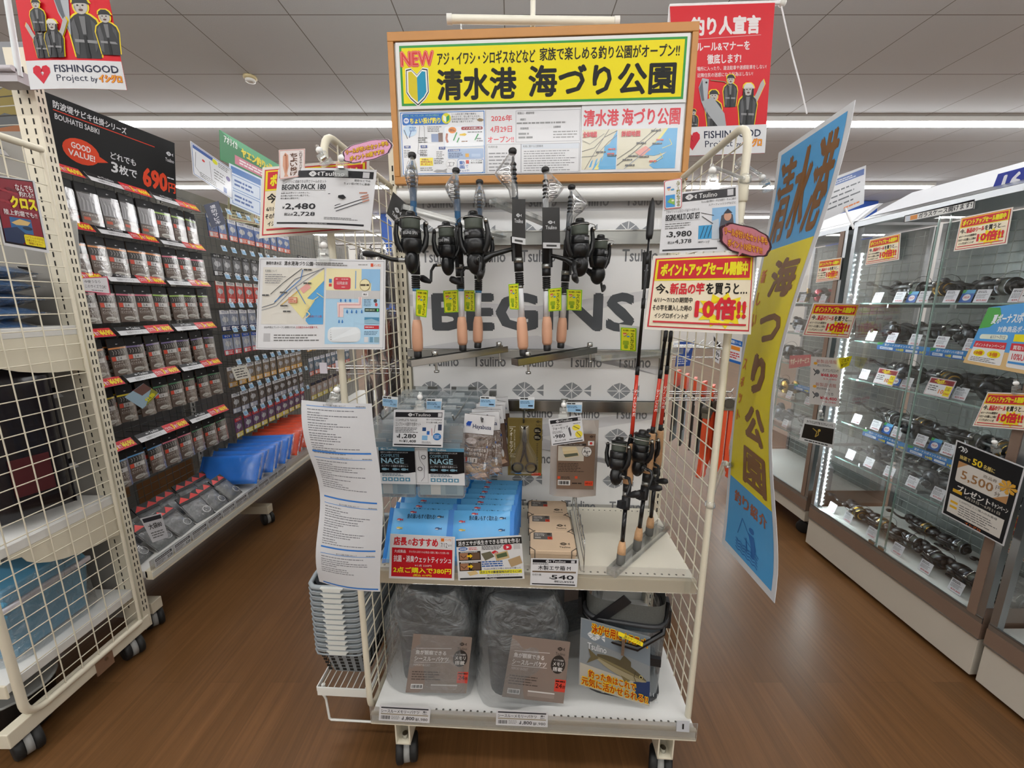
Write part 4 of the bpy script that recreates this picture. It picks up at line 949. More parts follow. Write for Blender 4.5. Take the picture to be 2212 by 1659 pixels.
# ---------------------------------------------------------------- blue price tags on the lower rail
def shelf_tag(px, y, lab):
    S = Sign([atR(u, v, y) for u, v in px], 34, 28, 'e2e4e6', rough=.4, t=.0008)
    S.R(.8, 7, 33, 27, '9cc4e4'); S.G(2, 1.5, 20, 6, 1, '333', .8); S.G(2, 9, 30, 16, 2, '3d5a78', .4); S.T('¥1,280', 18, 18, 31, 23, '26364a', .01) if '1,280' in lab else S.G(20, 18, 31, 24, 1, '26364a', .6)
    return S.build('price_tag', lab, 'price tag', 'light blue price tags on the lower rail')
for px, y, lab in (([(826, 855), (860, 858), (858, 881), (826, 877)], .13, 'light blue price tag reading ¥1,280 above the left boxed rig sets'), ([(921, 861), (955, 861), (953, 886), (921, 884)], .13, 'light blue price tag reading ¥1,280 above the right boxed rig sets'),
    ([(1037, 856), (1071, 857), (1070, 880), (1036, 878)], .20, 'light blue price tag above the brown rig packets'), ([(1122, 858), (1155, 858), (1154, 883), (1122, 882)], .25, 'light blue price tag above the olive forceps card'), ([(1223, 869), (1258, 869), (1257, 892), (1224, 890)], .2, 'light blue price tag above the silver pouch')): shelf_tag(px, y, lab)
def clip(p, d, label, h=.035, grp='clear sign clips', to=None):
    """clear jaw clip with a round white joint"""
    M = frame_z(p, d)
    t = thing('sign_clip', M, label, 'clip', grp)
    b = MB(); b.box(-.011, -.004, -.012, .011, .004, .014, ACRYL); b.box(-.014, -.006, -.016, .014, -.003, -.004, ACRYL); b.box(-.006, -.007, .0, .006, .007, .004, STEEL); b.build('jaw', t)
    b = MB(); b.ell((0, .001, .022), .0075, mat('e2e2e0', .35), 12, 8); b.cyl((0, 0, .01), (0, .004, h), .004, ACRYL, 8); b.build('ball_joint', t)
    if to is not None: b = MB(); b.tube([np.array(M @ Vector((0, .002, .03))), to], .004, ACRYL, 8); b.ell(to, .013, ACRYL, 10, 6); b.build('clamp_arm', t, world=True)
    return t
def tsu_head(S, W, y0, y1, fx, c='26262a'):
    S.R(W * .035, y0, W * .965, y1, c); h = y1 - y0; S.fish(fx, (y0 + y1) / 2, h * 1.35, 'e2e2e4'); S.T('Tsulino', fx + h * .8, y0 + h * .2, fx + h * 3.9, y1 - h * .22, 'e2e2e4', .02); S.R(W * .88, y0 + h * .12, W * .88 + h * .75, y1 - h * .12, 'c9c9cc')
# price cards hanging in front of goods
S = Sign([atR(u, v, .075) for u, v in ((851, 885), (960, 886), (956, 967), (848, 964))], 110, 82, 'dcdde0', rough=.3, t=.0008)
tsu_head(S, 110, 5, 16, 38); S.T('COMPLETE NAGE', 5, 20, 52, 25, '444', .0); S.T('コンプリート投釣り仕掛セット', 5, 27, 60, 36, '333', .01); S.G(5, 38, 56, 51, 4, '666'); S.T('竿リールエサがあれば', 72, 19, 106, 23, '555'); S.T('すぐに釣りを楽しめる!', 72, 25, 106, 29, '555')
S.T('¥', 8, 57, 13, 62, '222'); S.T('1,280', 13, 53, 51, 64, '25252a', .03); S.T('税込', 14, 67, 22, 71, '333'); S.T('¥1,408', 23, 66, 51, 73, '25252a', .02); S.R(3, 76, 107, 79, '26262a')
S.R(64, 38, 72, 46, '2a4a7a'); S.R(74, 46, 80, 54, '2d62b0'); S.R(98, 31, 106, 44, '39435a'); S.L([(84, 40), (86, 56)], 1, 'c03a34'); S.L([(92, 32), (90, 50)], 1, '555'); S.R(64, 56, 76, 66, '7fb0d8'); S.E(97, 58, 9, 8, '3b79ba'); S.G(91, 54, 103, 62, 3, 'cfe0f0'); S.G(64, 69, 90, 74, 2, '777')
S.build('price_card', 'white price card with black heading in front of the boxed rig sets, ¥1,280', 'price card', 'price cards clipped to the rack')
clip(atR(907, 876, .075), (0, .2, 1), 'clear clip holding the ¥1,280 price card')
S = Sign([atR(u, v, .135) for u, v in ((1185, 906), (1256, 897), (1262, 953), (1192, 963))], 72, 60, 'dcdde0', rough=.3, t=.0008)
tsu_head(S, 72, 3, 11, 20); S.T('細かい作業に最適な', 5, 14, 28, 17, '555'); S.T('フォーセップ', 6, 19, 40, 26, '333', .015); S.G(5, 28, 34, 34, 2, '777'); S.T('¥', 5, 39, 9, 43, '222'); S.T('980', 10, 36, 32, 45, '25252a', .03); S.T('税込¥1,078', 8, 48, 32, 53, '25252a', .01); S.R(3, 56, 69, 58, '26262a')
S.P_([(40, 26), (44, 22), (46, 40), (44, 46), (42, 40)], '55555a'); S.E(58, 26, 9, 7, 'ead94a'); S.E(62, 42, 8, 8, 'ead94a'); S.L([(52, 22), (64, 30)], 1.2, '444'); S.L([(58, 36), (66, 48)], 1.2, '444'); S.G(52, 15, 68, 18, 1, '666'); S.G(40, 49, 68, 53, 1, '888')
S.build('price_card', 'tilted white price card of the forceps hanging over the silver pouch, ¥980', 'price card', 'price cards clipped to the rack')
clip(atR(1217, 892, .135), (.05, .2, 1), 'clear clip holding the ¥980 price card')
# three cards on the shelf edge
S = Sign([atR(u, v, .062) for u, v in ((843, 1153), (983, 1160), (981, 1254), (840, 1249))], 140, 98, 'e0dfe0', rough=.28, t=.0008)
S.R(5, 29, 135, 93, 'c01f2a'); S.T('店長', 8, 5, 37, 24, 'd03038', .04); S.T('の', 39, 10, 47, 22, 'd03038', .03); S.T('おすすめ', 48, 6, 104, 24, 'd03038', .04); S.R(108, 2, 134, 26, 'b8b8ba'); S.R(108.6, 2.6, 133.4, 25.4, 'e6e6e8'); S.P_([(110, 4), (117, 4), (117, 11), (110, 11)], 'e0762a'); S.T('イシグロ', 119, 4, 132, 10, 'e08a3a', .02); S.T('7/12', 110, 14, 124, 24, '333', .01); S.T('まで', 126, 17, 133, 22, '555')
S.T('大成薬品', 10, 33, 35, 40, 'ecd8da', .02); S.T('手の汚れる釣りの必需品! 個数ご購入でお買い得!', 42, 34, 128, 39, 'ecd8da', .008); S.T('抗菌・消臭ウェットティッシュ', 9, 45, 133, 60, 'f0e6e8', .02); S.T('※1点 220円', 55, 64, 91, 69, 'ecd8da', .015); S.T('2点ご購入で380円', 9, 71, 133, 84, 'f2e92a', .025); S.T('(税込 419円)', 52, 86, 92, 92, 'f2e92a', .02)
S.build('sale_card', 'red and white wet wipes sale card with yellow price, on the shelf edge', 'sale card', 'cards on the shelf edge')
S = Sign([atR(u, v, .062) for u, v in ((985, 1165), (1126, 1156), (1133, 1250), (990, 1254))], 140, 92, 'dfdfdf', rough=.28, t=.0008)
S.R(0, 3, 140, 17, '2b2b2b'); S.T('活きエサが長生きできる環境を作る!', 4, 5, 136, 15, 'f0f0f0', .02); S.E(14, 22, 10, 4, '4a76b8'); S.T('効果実証', 7, 20, 21, 24, 'e8eaf0', .02)
for yy in (28, 51):
    S.R(4, yy, 51, yy + 20, '2c2826'); S.R(6, yy + 3, 24, yy + 18, 'a87a5c'); S.R(31, yy + 3, 49, yy + 18, '6d5544'); S.L([(8, yy + 8), (14, yy + 14), (20, yy + 9)], 1.6, '5d3a2e'); S.P_([(22, yy + 8), (28, yy + 8), (28, yy + 5), (34, yy + 10), (28, yy + 15), (28, yy + 12), (22, yy + 12)], 'f0c62a'); S.G(8, yy + .5, 46, yy + 2.5, 1, 'ddd', .8)
S.G(26, 19, 50, 26, 2, 'd0483e'); S.G(54, 18, 102, 27, 3, '3a3a3a', .5); S.P_([(52, 34), (72, 30), (80, 42), (60, 50)], '6e6a58'); S.P_([(80, 36), (108, 30), (112, 46), (84, 52)], 'cbb284'); S.P_([(84, 38), (106, 33), (108, 42), (86, 46)], '58684a'); S.P_([(74, 32), (82, 28), (90, 33), (84, 31), (78, 36)], 'd0343a'); S.T('in', 80, 30, 88, 35, 'd0343a', .02); S.RR(100, 17, 118, 29, 5, 'd03a4a'); S.P_([(107, 20), (113, 23), (107, 26)], 'f4f4f4'); S.R(122, 16, 136, 28, 'c4c4c4'); S.P_([(108, 50), (134, 42), (138, 58), (114, 66)], 'b59a74'); S.G(52, 50, 100, 64, 3, '2d5fa8', .55); S.T('Tsulino木製エサ箱と合わせて使って', 56, 66, 134, 70, '333', .006); S.R(46, 71, 136, 79, 'f0e62a'); S.T('活きエサの鮮度保持力がさらにUP!', 47, 72, 135, 78, '2a3a6a', .02); S.T('活きエサが長持ちするスポンジシート', 62, 80, 128, 84, '444', .005); S.P_([(20, 74), (38, 70), (44, 78), (26, 82)], 'd9bd86'); S.R(4, 86.5, 136, 90.5, '2b2b2b'); S.fish(60, 88.5, 5, 'e0e0e0'); S.T('Tsulino', 66, 87, 82, 90, 'e0e0e0')
S.build('sale_card', 'black and white bait sponge card with pictures, middle of the shelf edge', 'sale card', 'cards on the shelf edge')
S = Sign([atR(u, v, .058) for u, v in ((1147, 1206), (1250, 1208), (1246, 1268), (1145, 1264))], 104, 60, 'dedee0', rough=.28, t=.0008)
S.R(4, 2, 100, 9, '26262a'); S.fish(38, 5.5, 12, 'e2e2e4'); S.T('Tsulino', 47, 3, 76, 8, 'e2e2e4', .02); S.R(88, 3, 96, 8.4, 'c9c9cc'); S.G(4, 10.5, 40, 13, 1, '555', .7); S.T('木製エサ箱 M', 16, 15, 88, 25, '222226', .015); S.R(4, 27, 100, 30.5, '7c6a58'); S.T('仕切り無', 4, 33, 24, 38, '666'); S.T('¥', 42, 40, 46, 44, '222'); S.T('540', 46, 35, 96, 45, '222226', .04); S.T('税込¥594', 53, 47, 97, 52, '222226', .02); S.R(4, 55, 100, 57.5, '26262a')
S.build('price_card', 'white price card for the wooden bait box on the shelf edge, ¥540', 'price card', 'cards on the shelf edge')
# ================================================================ bottom deck goods
dz = .2065
def bagpts(w, h, d, seed, lean=0.0, cinch=.0):
    rnd = random.Random(seed); ph = [rnd.uniform(0, 6) for _ in range(8)]
    def f(u, v):
        q = 2 * math.pi * u; c, s_ = math.cos(q), math.sin(q); n = 5
        k = (abs(c) ** n + abs(s_) ** n) ** (-1 / n)
        tp = 1 - (.30 + .2 * abs(c)) * max(0, v - .62) ** 1.3 * 2.2
        wr = 1 + .02 * math.sin(7 * q + ph[0] + 5 * v) + .016 * math.sin(13 * q + ph[1] - 9 * v) + .02 * math.sin(3 * q + ph[2] + 11 * v)
        z = h * v * (1 - .12 * c * lean) + .012 * math.sin(4 * q + ph[3]) * v
        return (w / 2 * c * k * tp * wr, d / 2 * s_ * k * tp * wr + .10 * lean * 0 * v, max(0.002, z))
    return f
BUCK = mat('1d2026', .35, 0, .1, 20); BAG = film('d9dfe1', .11, .2, .05, .8, 24, .5)
def bucket_body(b, w=.20, h=.205, d=.17, m=BUCK):
    def f(u, v, k=1.0):
        q = 2 * math.pi * u; c, s_ = math.cos(q), math.sin(q); n = 4; r = (abs(c) ** n + abs(s_) ** n) ** (-1 / n); t = (.9 + .1 * v) * k
        return (w / 2 * c * r * t, d / 2 * s_ * r * t, h * v)
    b.grid(lambda u, v: f(u, v), 40, 4, m, True, True); b.grid(lambda u, v: f(u, 1 - v, .97), 40, 4, m, True, True)
    b.grid(lambda u, v: f(u, 0, max(.001, 1 - v)), 40, 1, m, True, True)
    b.tube([f(q / 40, 1, 1.01) for q in range(40)], .005, BLACK, 8, closed=True)
def bagged(M, label, card=None, seed=1, w=.25, h=.30, d=.22):
    t = thing('bagged_bucket', M, label, 'bucket', 'bagged see-through buckets on the bottom deck')
    b = MB(); bucket_body(b); b.build('bucket_body', t)
    b = MB(); b.tube([(.1 * math.cos(q), -.02, .2 + .05 * math.sin(q)) for q in np.linspace(0, math.pi, 14)], .006, BLACK, 8); b.box(-.012, -.028, .243, .012, -.012, .262, BLACK); b.build('carry_handle', t)
    b = MB(); f = bagpts(w, h, d, seed); b.grid(f, 48, 16, BAG, True, True); b.add([f(i / 48, 1) for i in range(48)], [tuple(range(48))], BAG); b.build('plastic_bag', t)
    return t
def bucket_card(t, px, y, badge):
    S = Sign([atR(u, v, y) for u, v in px], 124, 128, '8c7c72', rough=.45, t=.001)
    S.L([(10, 30), (84, 27)], 1, 'e0dad6'); S.T('魚が観察できる', 10, 33, 74, 43, 'e6e0dc', .025); S.T('シースルーバケツ', 9, 46, 80, 57, 'e6e0dc', .025); S.L([(9, 60), (82, 58)], 1, 'e0dad6'); S.T('MEMORY BUCKET', 9, 63, 44, 68, 'd0c8c2', .01)
    S.fish(106, 16, 16, '3d3632'); S.T('Tsulino', 96, 23, 116, 29, '3d3632', .01); S.E(104, 48, 15, 19, '37322f'); S.T('サイズ計測用', 94, 37, 114, 41, 'ddd8d4'); S.T('メモリ', 93, 43, 115, 51, 'e6e2de', .02); S.T('搭載', 94, 53, 114, 62, 'e6e2de', .02)
    S.R(102, 78, 124, 104, 'd8493a'); S.T('24', 104, 86, 117, 96, '3a1612', .02); S.T('cm', 118, 90, 123, 96, '3a1612'); S.G(103, 80, 123, 84, 1, '3a1612', .7); S.G(8, 78, 70, 100, 4, '564b45', .4); S.R(9, 108, 34, 119, 'd8d5d2')
    for k in range(9): S.R(11 + 2.4 * k, 110, 12 + 2.4 * k + (k % 3) * .4, 117, '333')
    S.R(50, 108, 104, 111, 'd8d2ce'); S.R(50, 112, 104, 120, '9a8b82')
    return S.build('sleeve_card', parent=t)
t = bagged(Matrix.Translation(rw(-.30, .168, dz)) @ Matrix.Rotation(RA - .12, 4, 'Z') @ Matrix.Scale(1.1, 4), 'bagged grey see-through bucket, front left on the bottom deck', seed=3)
bucket_card(t, [(893, 1369), (1020, 1377), (1007, 1498), (876, 1496)], .05, 0)
t = bagged(Matrix.Translation(rw(-.03, .148, dz)) @ Matrix.Rotation(RA + .1, 4, 'Z') @ Matrix.Scale(1.08, 4), 'bagged grey see-through bucket, front middle of the bottom deck', seed=8)
bucket_card(t, [(1107, 1372), (1232, 1387), (1217, 1520), (1084, 1505)], .032, 0)
for (x, y, sd, lb_, sc) in ((-.31, .385, 5, 'bagged bucket standing behind the front left bagged bucket', .95), (-.08, .385, 6, 'bagged bucket in the back row behind the middle bagged bucket', .93), (.13, .385, 7, 'bagged bucket in the back row, half behind the open sample bucket', .93)):
    t = bagged(Matrix.Translation(rw(x, y, dz)) @ Matrix.Rotation(RA + .05 * sd, 4, 'Z') @ Matrix.Scale(sc, 4), lb_, seed=sd, d=.20)
    S = Sign([np.array(t.matrix_world @ Vector(p)) for p in ((-.06, -.112, .3), (.06, -.112, .3), (.06, -.112, .17), (-.06, -.112, .17))], 60, 60, '7d6e66'); S.R(8, 6, 22, 12, 'dedcd8'); S.build('sleeve_card', parent=t)
# open sample bucket with strap and photo card
Mo = Matrix.Translation(rw(.285, .165, dz)) @ Matrix.Rotation(RA - .16, 4, 'Z')
t = thing('sample_bucket', Mo, 'open clear dark sample bucket with black handle and fish photo card', 'bucket')
SEE = film('5f6b74', .45, .1, .10)
b = MB(); W_, H_, D_ = .235, .26, .2
def fb(u, v, k=1.0):
    q = 2 * math.pi * u; c, s_ = math.cos(q), math.sin(q); n = 5; r = (abs(c) ** n + abs(s_) ** n) ** (-1 / n); g = (.92 + .08 * v) * k
    return (W_ / 2 * c * r * g, D_ / 2 * s_ * r * g, .004 + H_ * v)
b.grid(fb, 44, 6, SEE, True, True); b.grid(lambda u, v: fb(u, 0, max(.001, 1 - v)), 44, 1, SEE, True, True); b.build('clear_body', t)
b = MB(); b.tube([np.array(fb(i / 44, 1)) for i in range(44)], .0065, mat('2b2c2e', .4), 8, closed=True); b.tube([np.array(fb(i / 44, 0)) + (0, 0, .006) for i in range(44)], .006, mat('2b2c2e', .4), 8, closed=True); b.build('rim', t)
b = MB(); b.grid(lambda u, v: (fb(u, 1, .95)[0], fb(u, 1, .95)[1], H_ - .02 + .085 * v), 44, 6, mat('4e4f4c', .8, 0, .25, 300), True, True); b.build('mesh_collar', t)
b = MB(); b.tube([(-.122, -.01, .27), (-.115, -.075, .255), (-.05, -.125, .225), (.03, -.135, .22), (.10, -.10, .25), (.122, -.02, .285)], .0075, GLOSSBLACK, 10); b.build('carry_handle', t)
b = MB(); b.box(-.03, -.002, 0, .03, .002, .12, BLACK); b.xf = None
S_ = MB(); S_.xf = Matrix.Translation((-.04, -.1, .3)) @ Matrix.Rotation(.75, 4, 'Y'); S_.box(-.014, -.002, -.07, .014, .002, .06, BLACK); S_.build('shoulder_strap', t)
S_ = MB()
for x in (-.125, .122): S_.box(x - .012, -.03, .21, x + .012, .03, .27, BLACK)
S_.box(.07, -.112, .15, .10, -.10, .175, BLACK); S_.build('clasp', t)
S = Sign([np.array(t.matrix_world @ Vector(p)) for p in ((-.02, -.131, .262), (.045, -.138, .245), (.043, -.141, .235), (-.022, -.134, .252))], 80, 14, 'f0d622'); S.T('展示サンプル', 20, 2, 74, 12, '333', .01); S.build('sample_label', parent=t)
b = MB(); b.box(-.012, -.146, .2, -.004, -.128, .25, STEEL); b.build('bulldog_clip', t)
S = Sign([atR(u, v, .04) for u, v in ((1255, 1334), (1405, 1376), (1403, 1526), (1249, 1478))], 154, 146, '8a8f92', rough=.25, t=.001)
S.P_([(2, 2), (154, 2), (154, 60), (2, 40)], '7d8790'); S.P_([(2, 96), (154, 104), (154, 146), (2, 146)], 'b9b2a4'); S.P_([(118, 104), (154, 92), (154, 140), (126, 140)], '2e3d66'); fx = lambda t, k: (38 + 108 * t, 72 + 22 * t + k * 17 * math.sin(math.pi * min(1, t * .9 + .08)) ** .8)
for k0, k1, cc in ((-1, 1, '75694c'), (-.95, -.1, '5d5540'), (.2, .95, 'a09678'), (-.2, .1, '857a58')):
    S.P_([fx(i / 14, k0) for i in range(15)] + [fx(i / 14, k1) for i in range(14, -1, -1)], cc)
S.P_([(42, 74), (18, 58), (24, 76), (16, 92)], '6a6046'); S.P_([(84, 72), (96, 52), (112, 62), (112, 76)], '5d5540'); S.P_([(90, 96), (100, 110), (112, 102)], '7a6f50'); S.E(134, 88, 4, 4, 'c8b878'); S.E(134, 88, 2.4, 2.4, '1d1a14'); S.L([(122, 80), (119, 92), (124, 102)], 1.2, '4a4432')
S.fish(34, 30, 40, 'd8dadc'); S.T('Tsulino', 16, 46, 58, 60, 'd8dadc', .02)
for tx, x0, y0, x1, y1, rs in (('泳がせ用にオススメ!', 24, 4, 148, 26, 0), ('釣った魚はこれで', 20, 104, 124, 122, 0), ('元気に活かせられる!!', 6, 122, 150, 142, 0)):
    S.T(tx, x0 - 1, y0 - 1, x1 + 1, y1 + 1, 'f2c81e', .07); S.T(tx, x0 + .6, y0 + .6, x1 - .6, y1 - .6, 'a5241c', .02)
S.build('photo_card', parent=t, label='fish photo card with red and yellow lettering')
S = MB()
S2 = Sign([np.array(t.matrix_world @ Vector(p)) for p in ((-.11, -.1075, .07), (.11, -.1075, .07), (.11, -.1075, .02), (-.11, -.1075, .02))], 220, 50, film('ffffff', 0, .1, .0), t=.0001); S2.mb = MB()
for k in range(21): S2.L([(8 + 10 * k, 14), (8 + 10 * k, 26 if k % 5 else 34)], 1.3, 'd8dcde')
for k, x in enumerate(('5', '10', '15', '20')): S2.T(x, 52 + 50 * k, 38, 62 + 50 * k, 46, 'd8dcde')
S2.build('ruler_scale', parent=t)
# price labels on the base rail
for px, lab in (([(820, 1523), (930, 1529), (928, 1562), (818, 1556)], 'long shelf price label for the see-through bucket, left end of the base rail'), ([(1072, 1533), (1184, 1538), (1183, 1571), (1071, 1566)], 'long shelf price label for the see-through bucket, middle of the base rail')):
    S = Sign([atR(u, v, -.0135) for u, v in px], 112, 34, 'dcdcde', rough=.3, t=.0006)
    S.R(4, 3, 108, 6, '3a3a40'); S.T('シースルーメモリーバケツ', 4, 8, 88, 15.5, '2c2c34', .012); S.fish(100, 10, 9, '444'); S.T('Tsulino', 95, 13, 105, 15.6, '555'); S.R(4, 17, 108, 19.5, 'a49a86')
    for k in range(9): S.R(5 + 2.2 * k, 22, 6 + 2.2 * k + (k % 3) * .3, 30, '555')
    S.G(27, 21, 46, 30, 3, '999'); S.T('¥', 50, 26, 53, 30, '222'); S.T('1,800', 53, 22, 78, 31, '26262c', .02); S.T('税込', 81, 24, 85, 31, '444'); S.T('1,980', 86, 24, 107, 31, '333', .01)
    S.build('price_label', lab, 'price label', 'price labels on the base rail')
S = Sign([atR(u, v, -.0135) for u, v in ((1462, 1557), (1490, 1558), (1489, 1582), (1461, 1580))], 28, 24, 'd0d4da', rough=.3); S.T('1', 12, 6, 16, 18, '333'); S.build('number_label', 'small square grey label with number 1 at the right end of the base rail', 'label')
# ================================================================ stacked shopping baskets on a wire stand, left of the rack
bs = atZ(735, 1480, .235)
GRYB = mat('83898d', .5, 0, .05, 20); GRYB2 = mat('8f979b', .45); PALE = mat('c9cbc6', .5)
BW, BD, BH = .160, .40, .125
def basket_proto(M, label, holes):
    t = thing('shopping_basket', M, label, 'shopping basket', 'stacked grey shopping baskets')
    def f(u, v, k=1.0):
        q = 2 * math.pi * (u + .125); c, s_ = math.cos(q), math.sin(q); n = 8; r = (abs(c) ** n + abs(s_) ** n) ** (-1 / n); g = (.82 + .18 * v) * k
        return (BW / 2 * c * r * g, BD / 2 * s_ * r * g, BH * v)
    b = MB()
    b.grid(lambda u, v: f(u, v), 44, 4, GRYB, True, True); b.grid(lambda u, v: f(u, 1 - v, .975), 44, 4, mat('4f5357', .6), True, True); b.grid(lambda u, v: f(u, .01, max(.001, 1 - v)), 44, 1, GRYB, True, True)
    if holes:
        dk_ = mat('15130f', .9)
        for r in range(6):
            for c_ in range(6):
                v0 = .06 + .135 * r; x = (-.068 + .0272 * c_) * (.84 + .16 * v0)
                y = -BD / 2 * (.82 + .18 * (v0 + .03)) - .0012; z = BH * v0
                b.add([(x - .0062, y + .0007, z), (x + .0062, y + .0007, z), (x + .0062, y - .0008, z + .011), (x - .0062, y - .0008, z + .011)], [(0, 1, 2, 3)], dk_)
        for r in range(6):
            for c_ in range(12):
                v0 = .06 + .135 * r; y = (-.17 + .03 * c_) * (.84 + .16 * v0)
                for sx in (-1, 1):
                    x = sx * (BW / 2 * (.82 + .18 * (v0 + .03)) + .0012); z = BH * v0
                    b.add([(x, y - .008, z), (x, y + .008, z), (x, y + .008, z + .011), (x, y - .008, z + .011)], [(0, 1, 2, 3)], dk_)
    b.build('basket_body', t)
    b = MB(); b.tube([np.array(f(i / 44, 1, 1.05)) + (0, 0, .0) for i in range(44)], .007, GRYB2, 8, closed=True)
    b.tube([np.array(f(i / 44, 1, 1.08)) + (0, 0, -.011) for i in range(44)], .003, GRYB, 6, closed=True); b.build('rim', t)
    b = MB(); y = -BD / 2 * 1.05 - .009
    b.prism([(-.034, .006), (.034, .006), (.026, -.001), (.026, -.006), (-.026, -.006), (-.026, -.001)], y + BH * 0 - .003, y + .012, PALE); b.xf = None
    for i, V in enumerate(b.v): b.v[i] = V + np.array([0, 0, BH])
    b.build('carry_handle', t)
    return t
B0 = rw(-.578, .285, .204)
NB = 13
for i in range(NB):
    M = Matrix.Translation(B0 + np.array([0.0, 0, .0178 * i])) @ Matrix.Rotation(RA, 4, 'Z')
    lab = ('lowest grey shopping basket of the stack, its square holes showing' if i == 0 else 'topmost grey shopping basket of the stack, its inside visible' if i == NB - 1 else 'grey shopping basket, %s from the bottom of the stack' % ordn[i])
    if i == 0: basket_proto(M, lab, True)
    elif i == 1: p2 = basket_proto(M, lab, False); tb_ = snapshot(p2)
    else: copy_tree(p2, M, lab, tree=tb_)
t = thing('basket_stand', Matrix.Translation(rw(-.578, .285, 0)) @ Matrix.Rotation(RA, 4, 'Z'), 'white wire stand with low shelf under the stacked grey baskets', 'basket stand')
b = MB(); WW = mat('d6d6d0', .4); x0, x1, y0, y1, z = -.075, .088, -.22, .21, .2
b.box(x0, y0 - .003, z - .025, x1, y0 + .001, z + .003, WW); b.box(x0, y1, z - .025, x1, y1 + .003, z + .003, WW); b.box(x0 - .003, y0, z - .012, x0, y1, z + .003, WW); b.box(x1, y0, z - .012, x1 + .003, y1, z + .003, WW); b.build('shelf_frame', t)
b = MB()
for k in range(9): x = x0 + .012 + k * .0195; b.tube([(x, y0, z), (x, y1, z)], .0016, WW, 6)
b.build('wire_shelf', t)
for y in (y0 + .012, y1 - .012):
    b = MB(); b.tube([(x0 + .012, y, z - .04), (x0 + .012, y, z)], .006, WW, 8); b.tube([(x0 + .012, y, z - .02), (x0 + .012, y, z - .045), (x0 + .016, y, z - .055), (x0 + .02, y, .072), (x0 + .026, y, .066), (.16, y, .066), (.166, y, .072), (.166, y, .16)], .0036, WW, 8); b.build('wire_leg', t)
# ================================================================ signs on the left mesh side
def point_sale(rod=True):
    """draws the red and cream points sale card into a 240 x 165 sheet"""
    def draw(S):
        S.R(0, 0, 240, 165, 'e9e4da'); S.R(6, 6, 234, 159, 'cf4048'); S.R(9, 9, 231, 156, 'f2e6cc'); S.R(9, 9, 231, 55, 'f2dc2a'); S.R(14, 12, 226, 51, 'cf333c')
        S.T('ポイントアップセール開催中', 20, 18, 220, 46, 'f2e42a', .045); S.T('今、', 14, 61, 44, 84, '25211e', .03); it = '新品の竿' if rod else '新品のリール'
        S.T(it, 46, 60, 122 if rod else 130, 85, 'd8343e', .035); S.T('を買うと…', 125 if rod else 132, 61, 222, 85, '25211e', .03)
        st = [(166 + (62 if k % 2 else 42) * math.cos(k * math.pi / 11), 118 + (38 if k % 2 else 25) * math.sin(k * math.pi / 11)) for k in range(22)]; S.P_(st, 'f2dc2a')
        S.T('6/11〜7/12の期間中', 14, 91, 98, 103, '25211e', .02); S.T('その竿を購入した時の' if rod else 'そのリールを購入した時の', 12, 108, 98, 121, '25211e', .02); S.T('イシグロポイントが', 18, 126, 92, 138, '25211e', .02)
        S.T('10倍!!', 104, 90, 222, 137, 'd8303c', .05); S.R(16, 144, 224, 148, 'cf4048')
    return draw
def bendx(amp, p=1.0): return lambda u, v: np.array([0, -amp * math.sin(math.pi * u) ** p, 0])
YL = -.035
S = Sign([atR(u, v, YL + .03) for u, v in ((567, 362), (798, 342), (796, 498), (560, 515))], 240, 165, 'e9e4da', rough=.35, n=8)
point_sale(True)(S); S.build('sale_sign', 'red and cream points sale sign mostly hidden behind the large 2,480 yen price card', 'sale sign')
S = Sign([atR(u, v, YL) for u, v in ((601, 366), (814, 367), (800, 498), (590, 491))], 210, 130, 'dddee1', rough=.28, t=.0008, n=6, bend=lambda u, v: -RY * .012 * math.sin(math.pi * u))
S.R(4, 5, 205, 20, '232328'); S.fish(84, 12.5, 24, 'e6e6e8'); S.T('Tsulino', 98, 8, 148, 17, 'e6e6e8', .02); S.R(184, 6.5, 197, 18.5, 'c4c4c8')
S.T('コンパクトに収納できる竿とリールのセット', 14, 25, 112, 32, '3a3a40', .01); S.T('BEGINS PACK 180', 13, 34, 112, 46, '2c2c32', .035); S.R(13, 47.5, 112, 48.2, '777'); S.T('全長1.8mの竿とリールのセット。', 12, 51, 78, 55, '555'); S.T('お子様にも扱いやすい長さです。', 12, 57, 78, 61, '555'); S.T('持ち運びに便利です。', 12, 63, 56, 67, '555')
S.T('堤防などでの', 168, 22, 200, 27, '666'); S.T('ちょい投げ釣りに最適!', 148, 29, 200, 34, '666')
S.T('¥', 18, 82, 24, 88, '26262c', .02); S.T('2,480', 25, 76, 94, 91, '26262c', .04); S.T('税込¥', 24, 97, 45, 104, '333', .015); S.T('2,728', 46, 95, 94, 105, '26262c', .03)
S.R(8, 118, 196, 122, '232328'); S.T('MAKE FISHING MORE FUN.', 80, 119, 122, 121.4, 'ccc'); S.G(114, 105, 192, 111, 2, '666')
for x0, y0, x1, y1, cc in ((118, 55, 196, 49, '4a6ea0'), (134, 80, 199, 53, '5a4038'), (134, 86, 200, 58, '4a3a36'), (138, 92, 202, 64, '5a4038')):
    S.L([(x0, y0), (x1, y1)], 1.5, '33343a'); S.L([(x0 + (x1 - x0) * .8, y0 + (y1 - y0) * .8), (x1, y1)], 2.8, 'c08a78')
S.P_([(140, 58), (150, 56), (156, 62), (150, 66), (140, 63)], '26262a')
S.build('price_card', 'large white price card reading 2,480 yen with black heading, left of the rack', 'price card')
S = Sign([atR(u, v, YL - .008) for u, v in ((602, 324), (659, 321), (658, 380), (604, 388))], 56, 62, 'e6dedc', rough=.3)
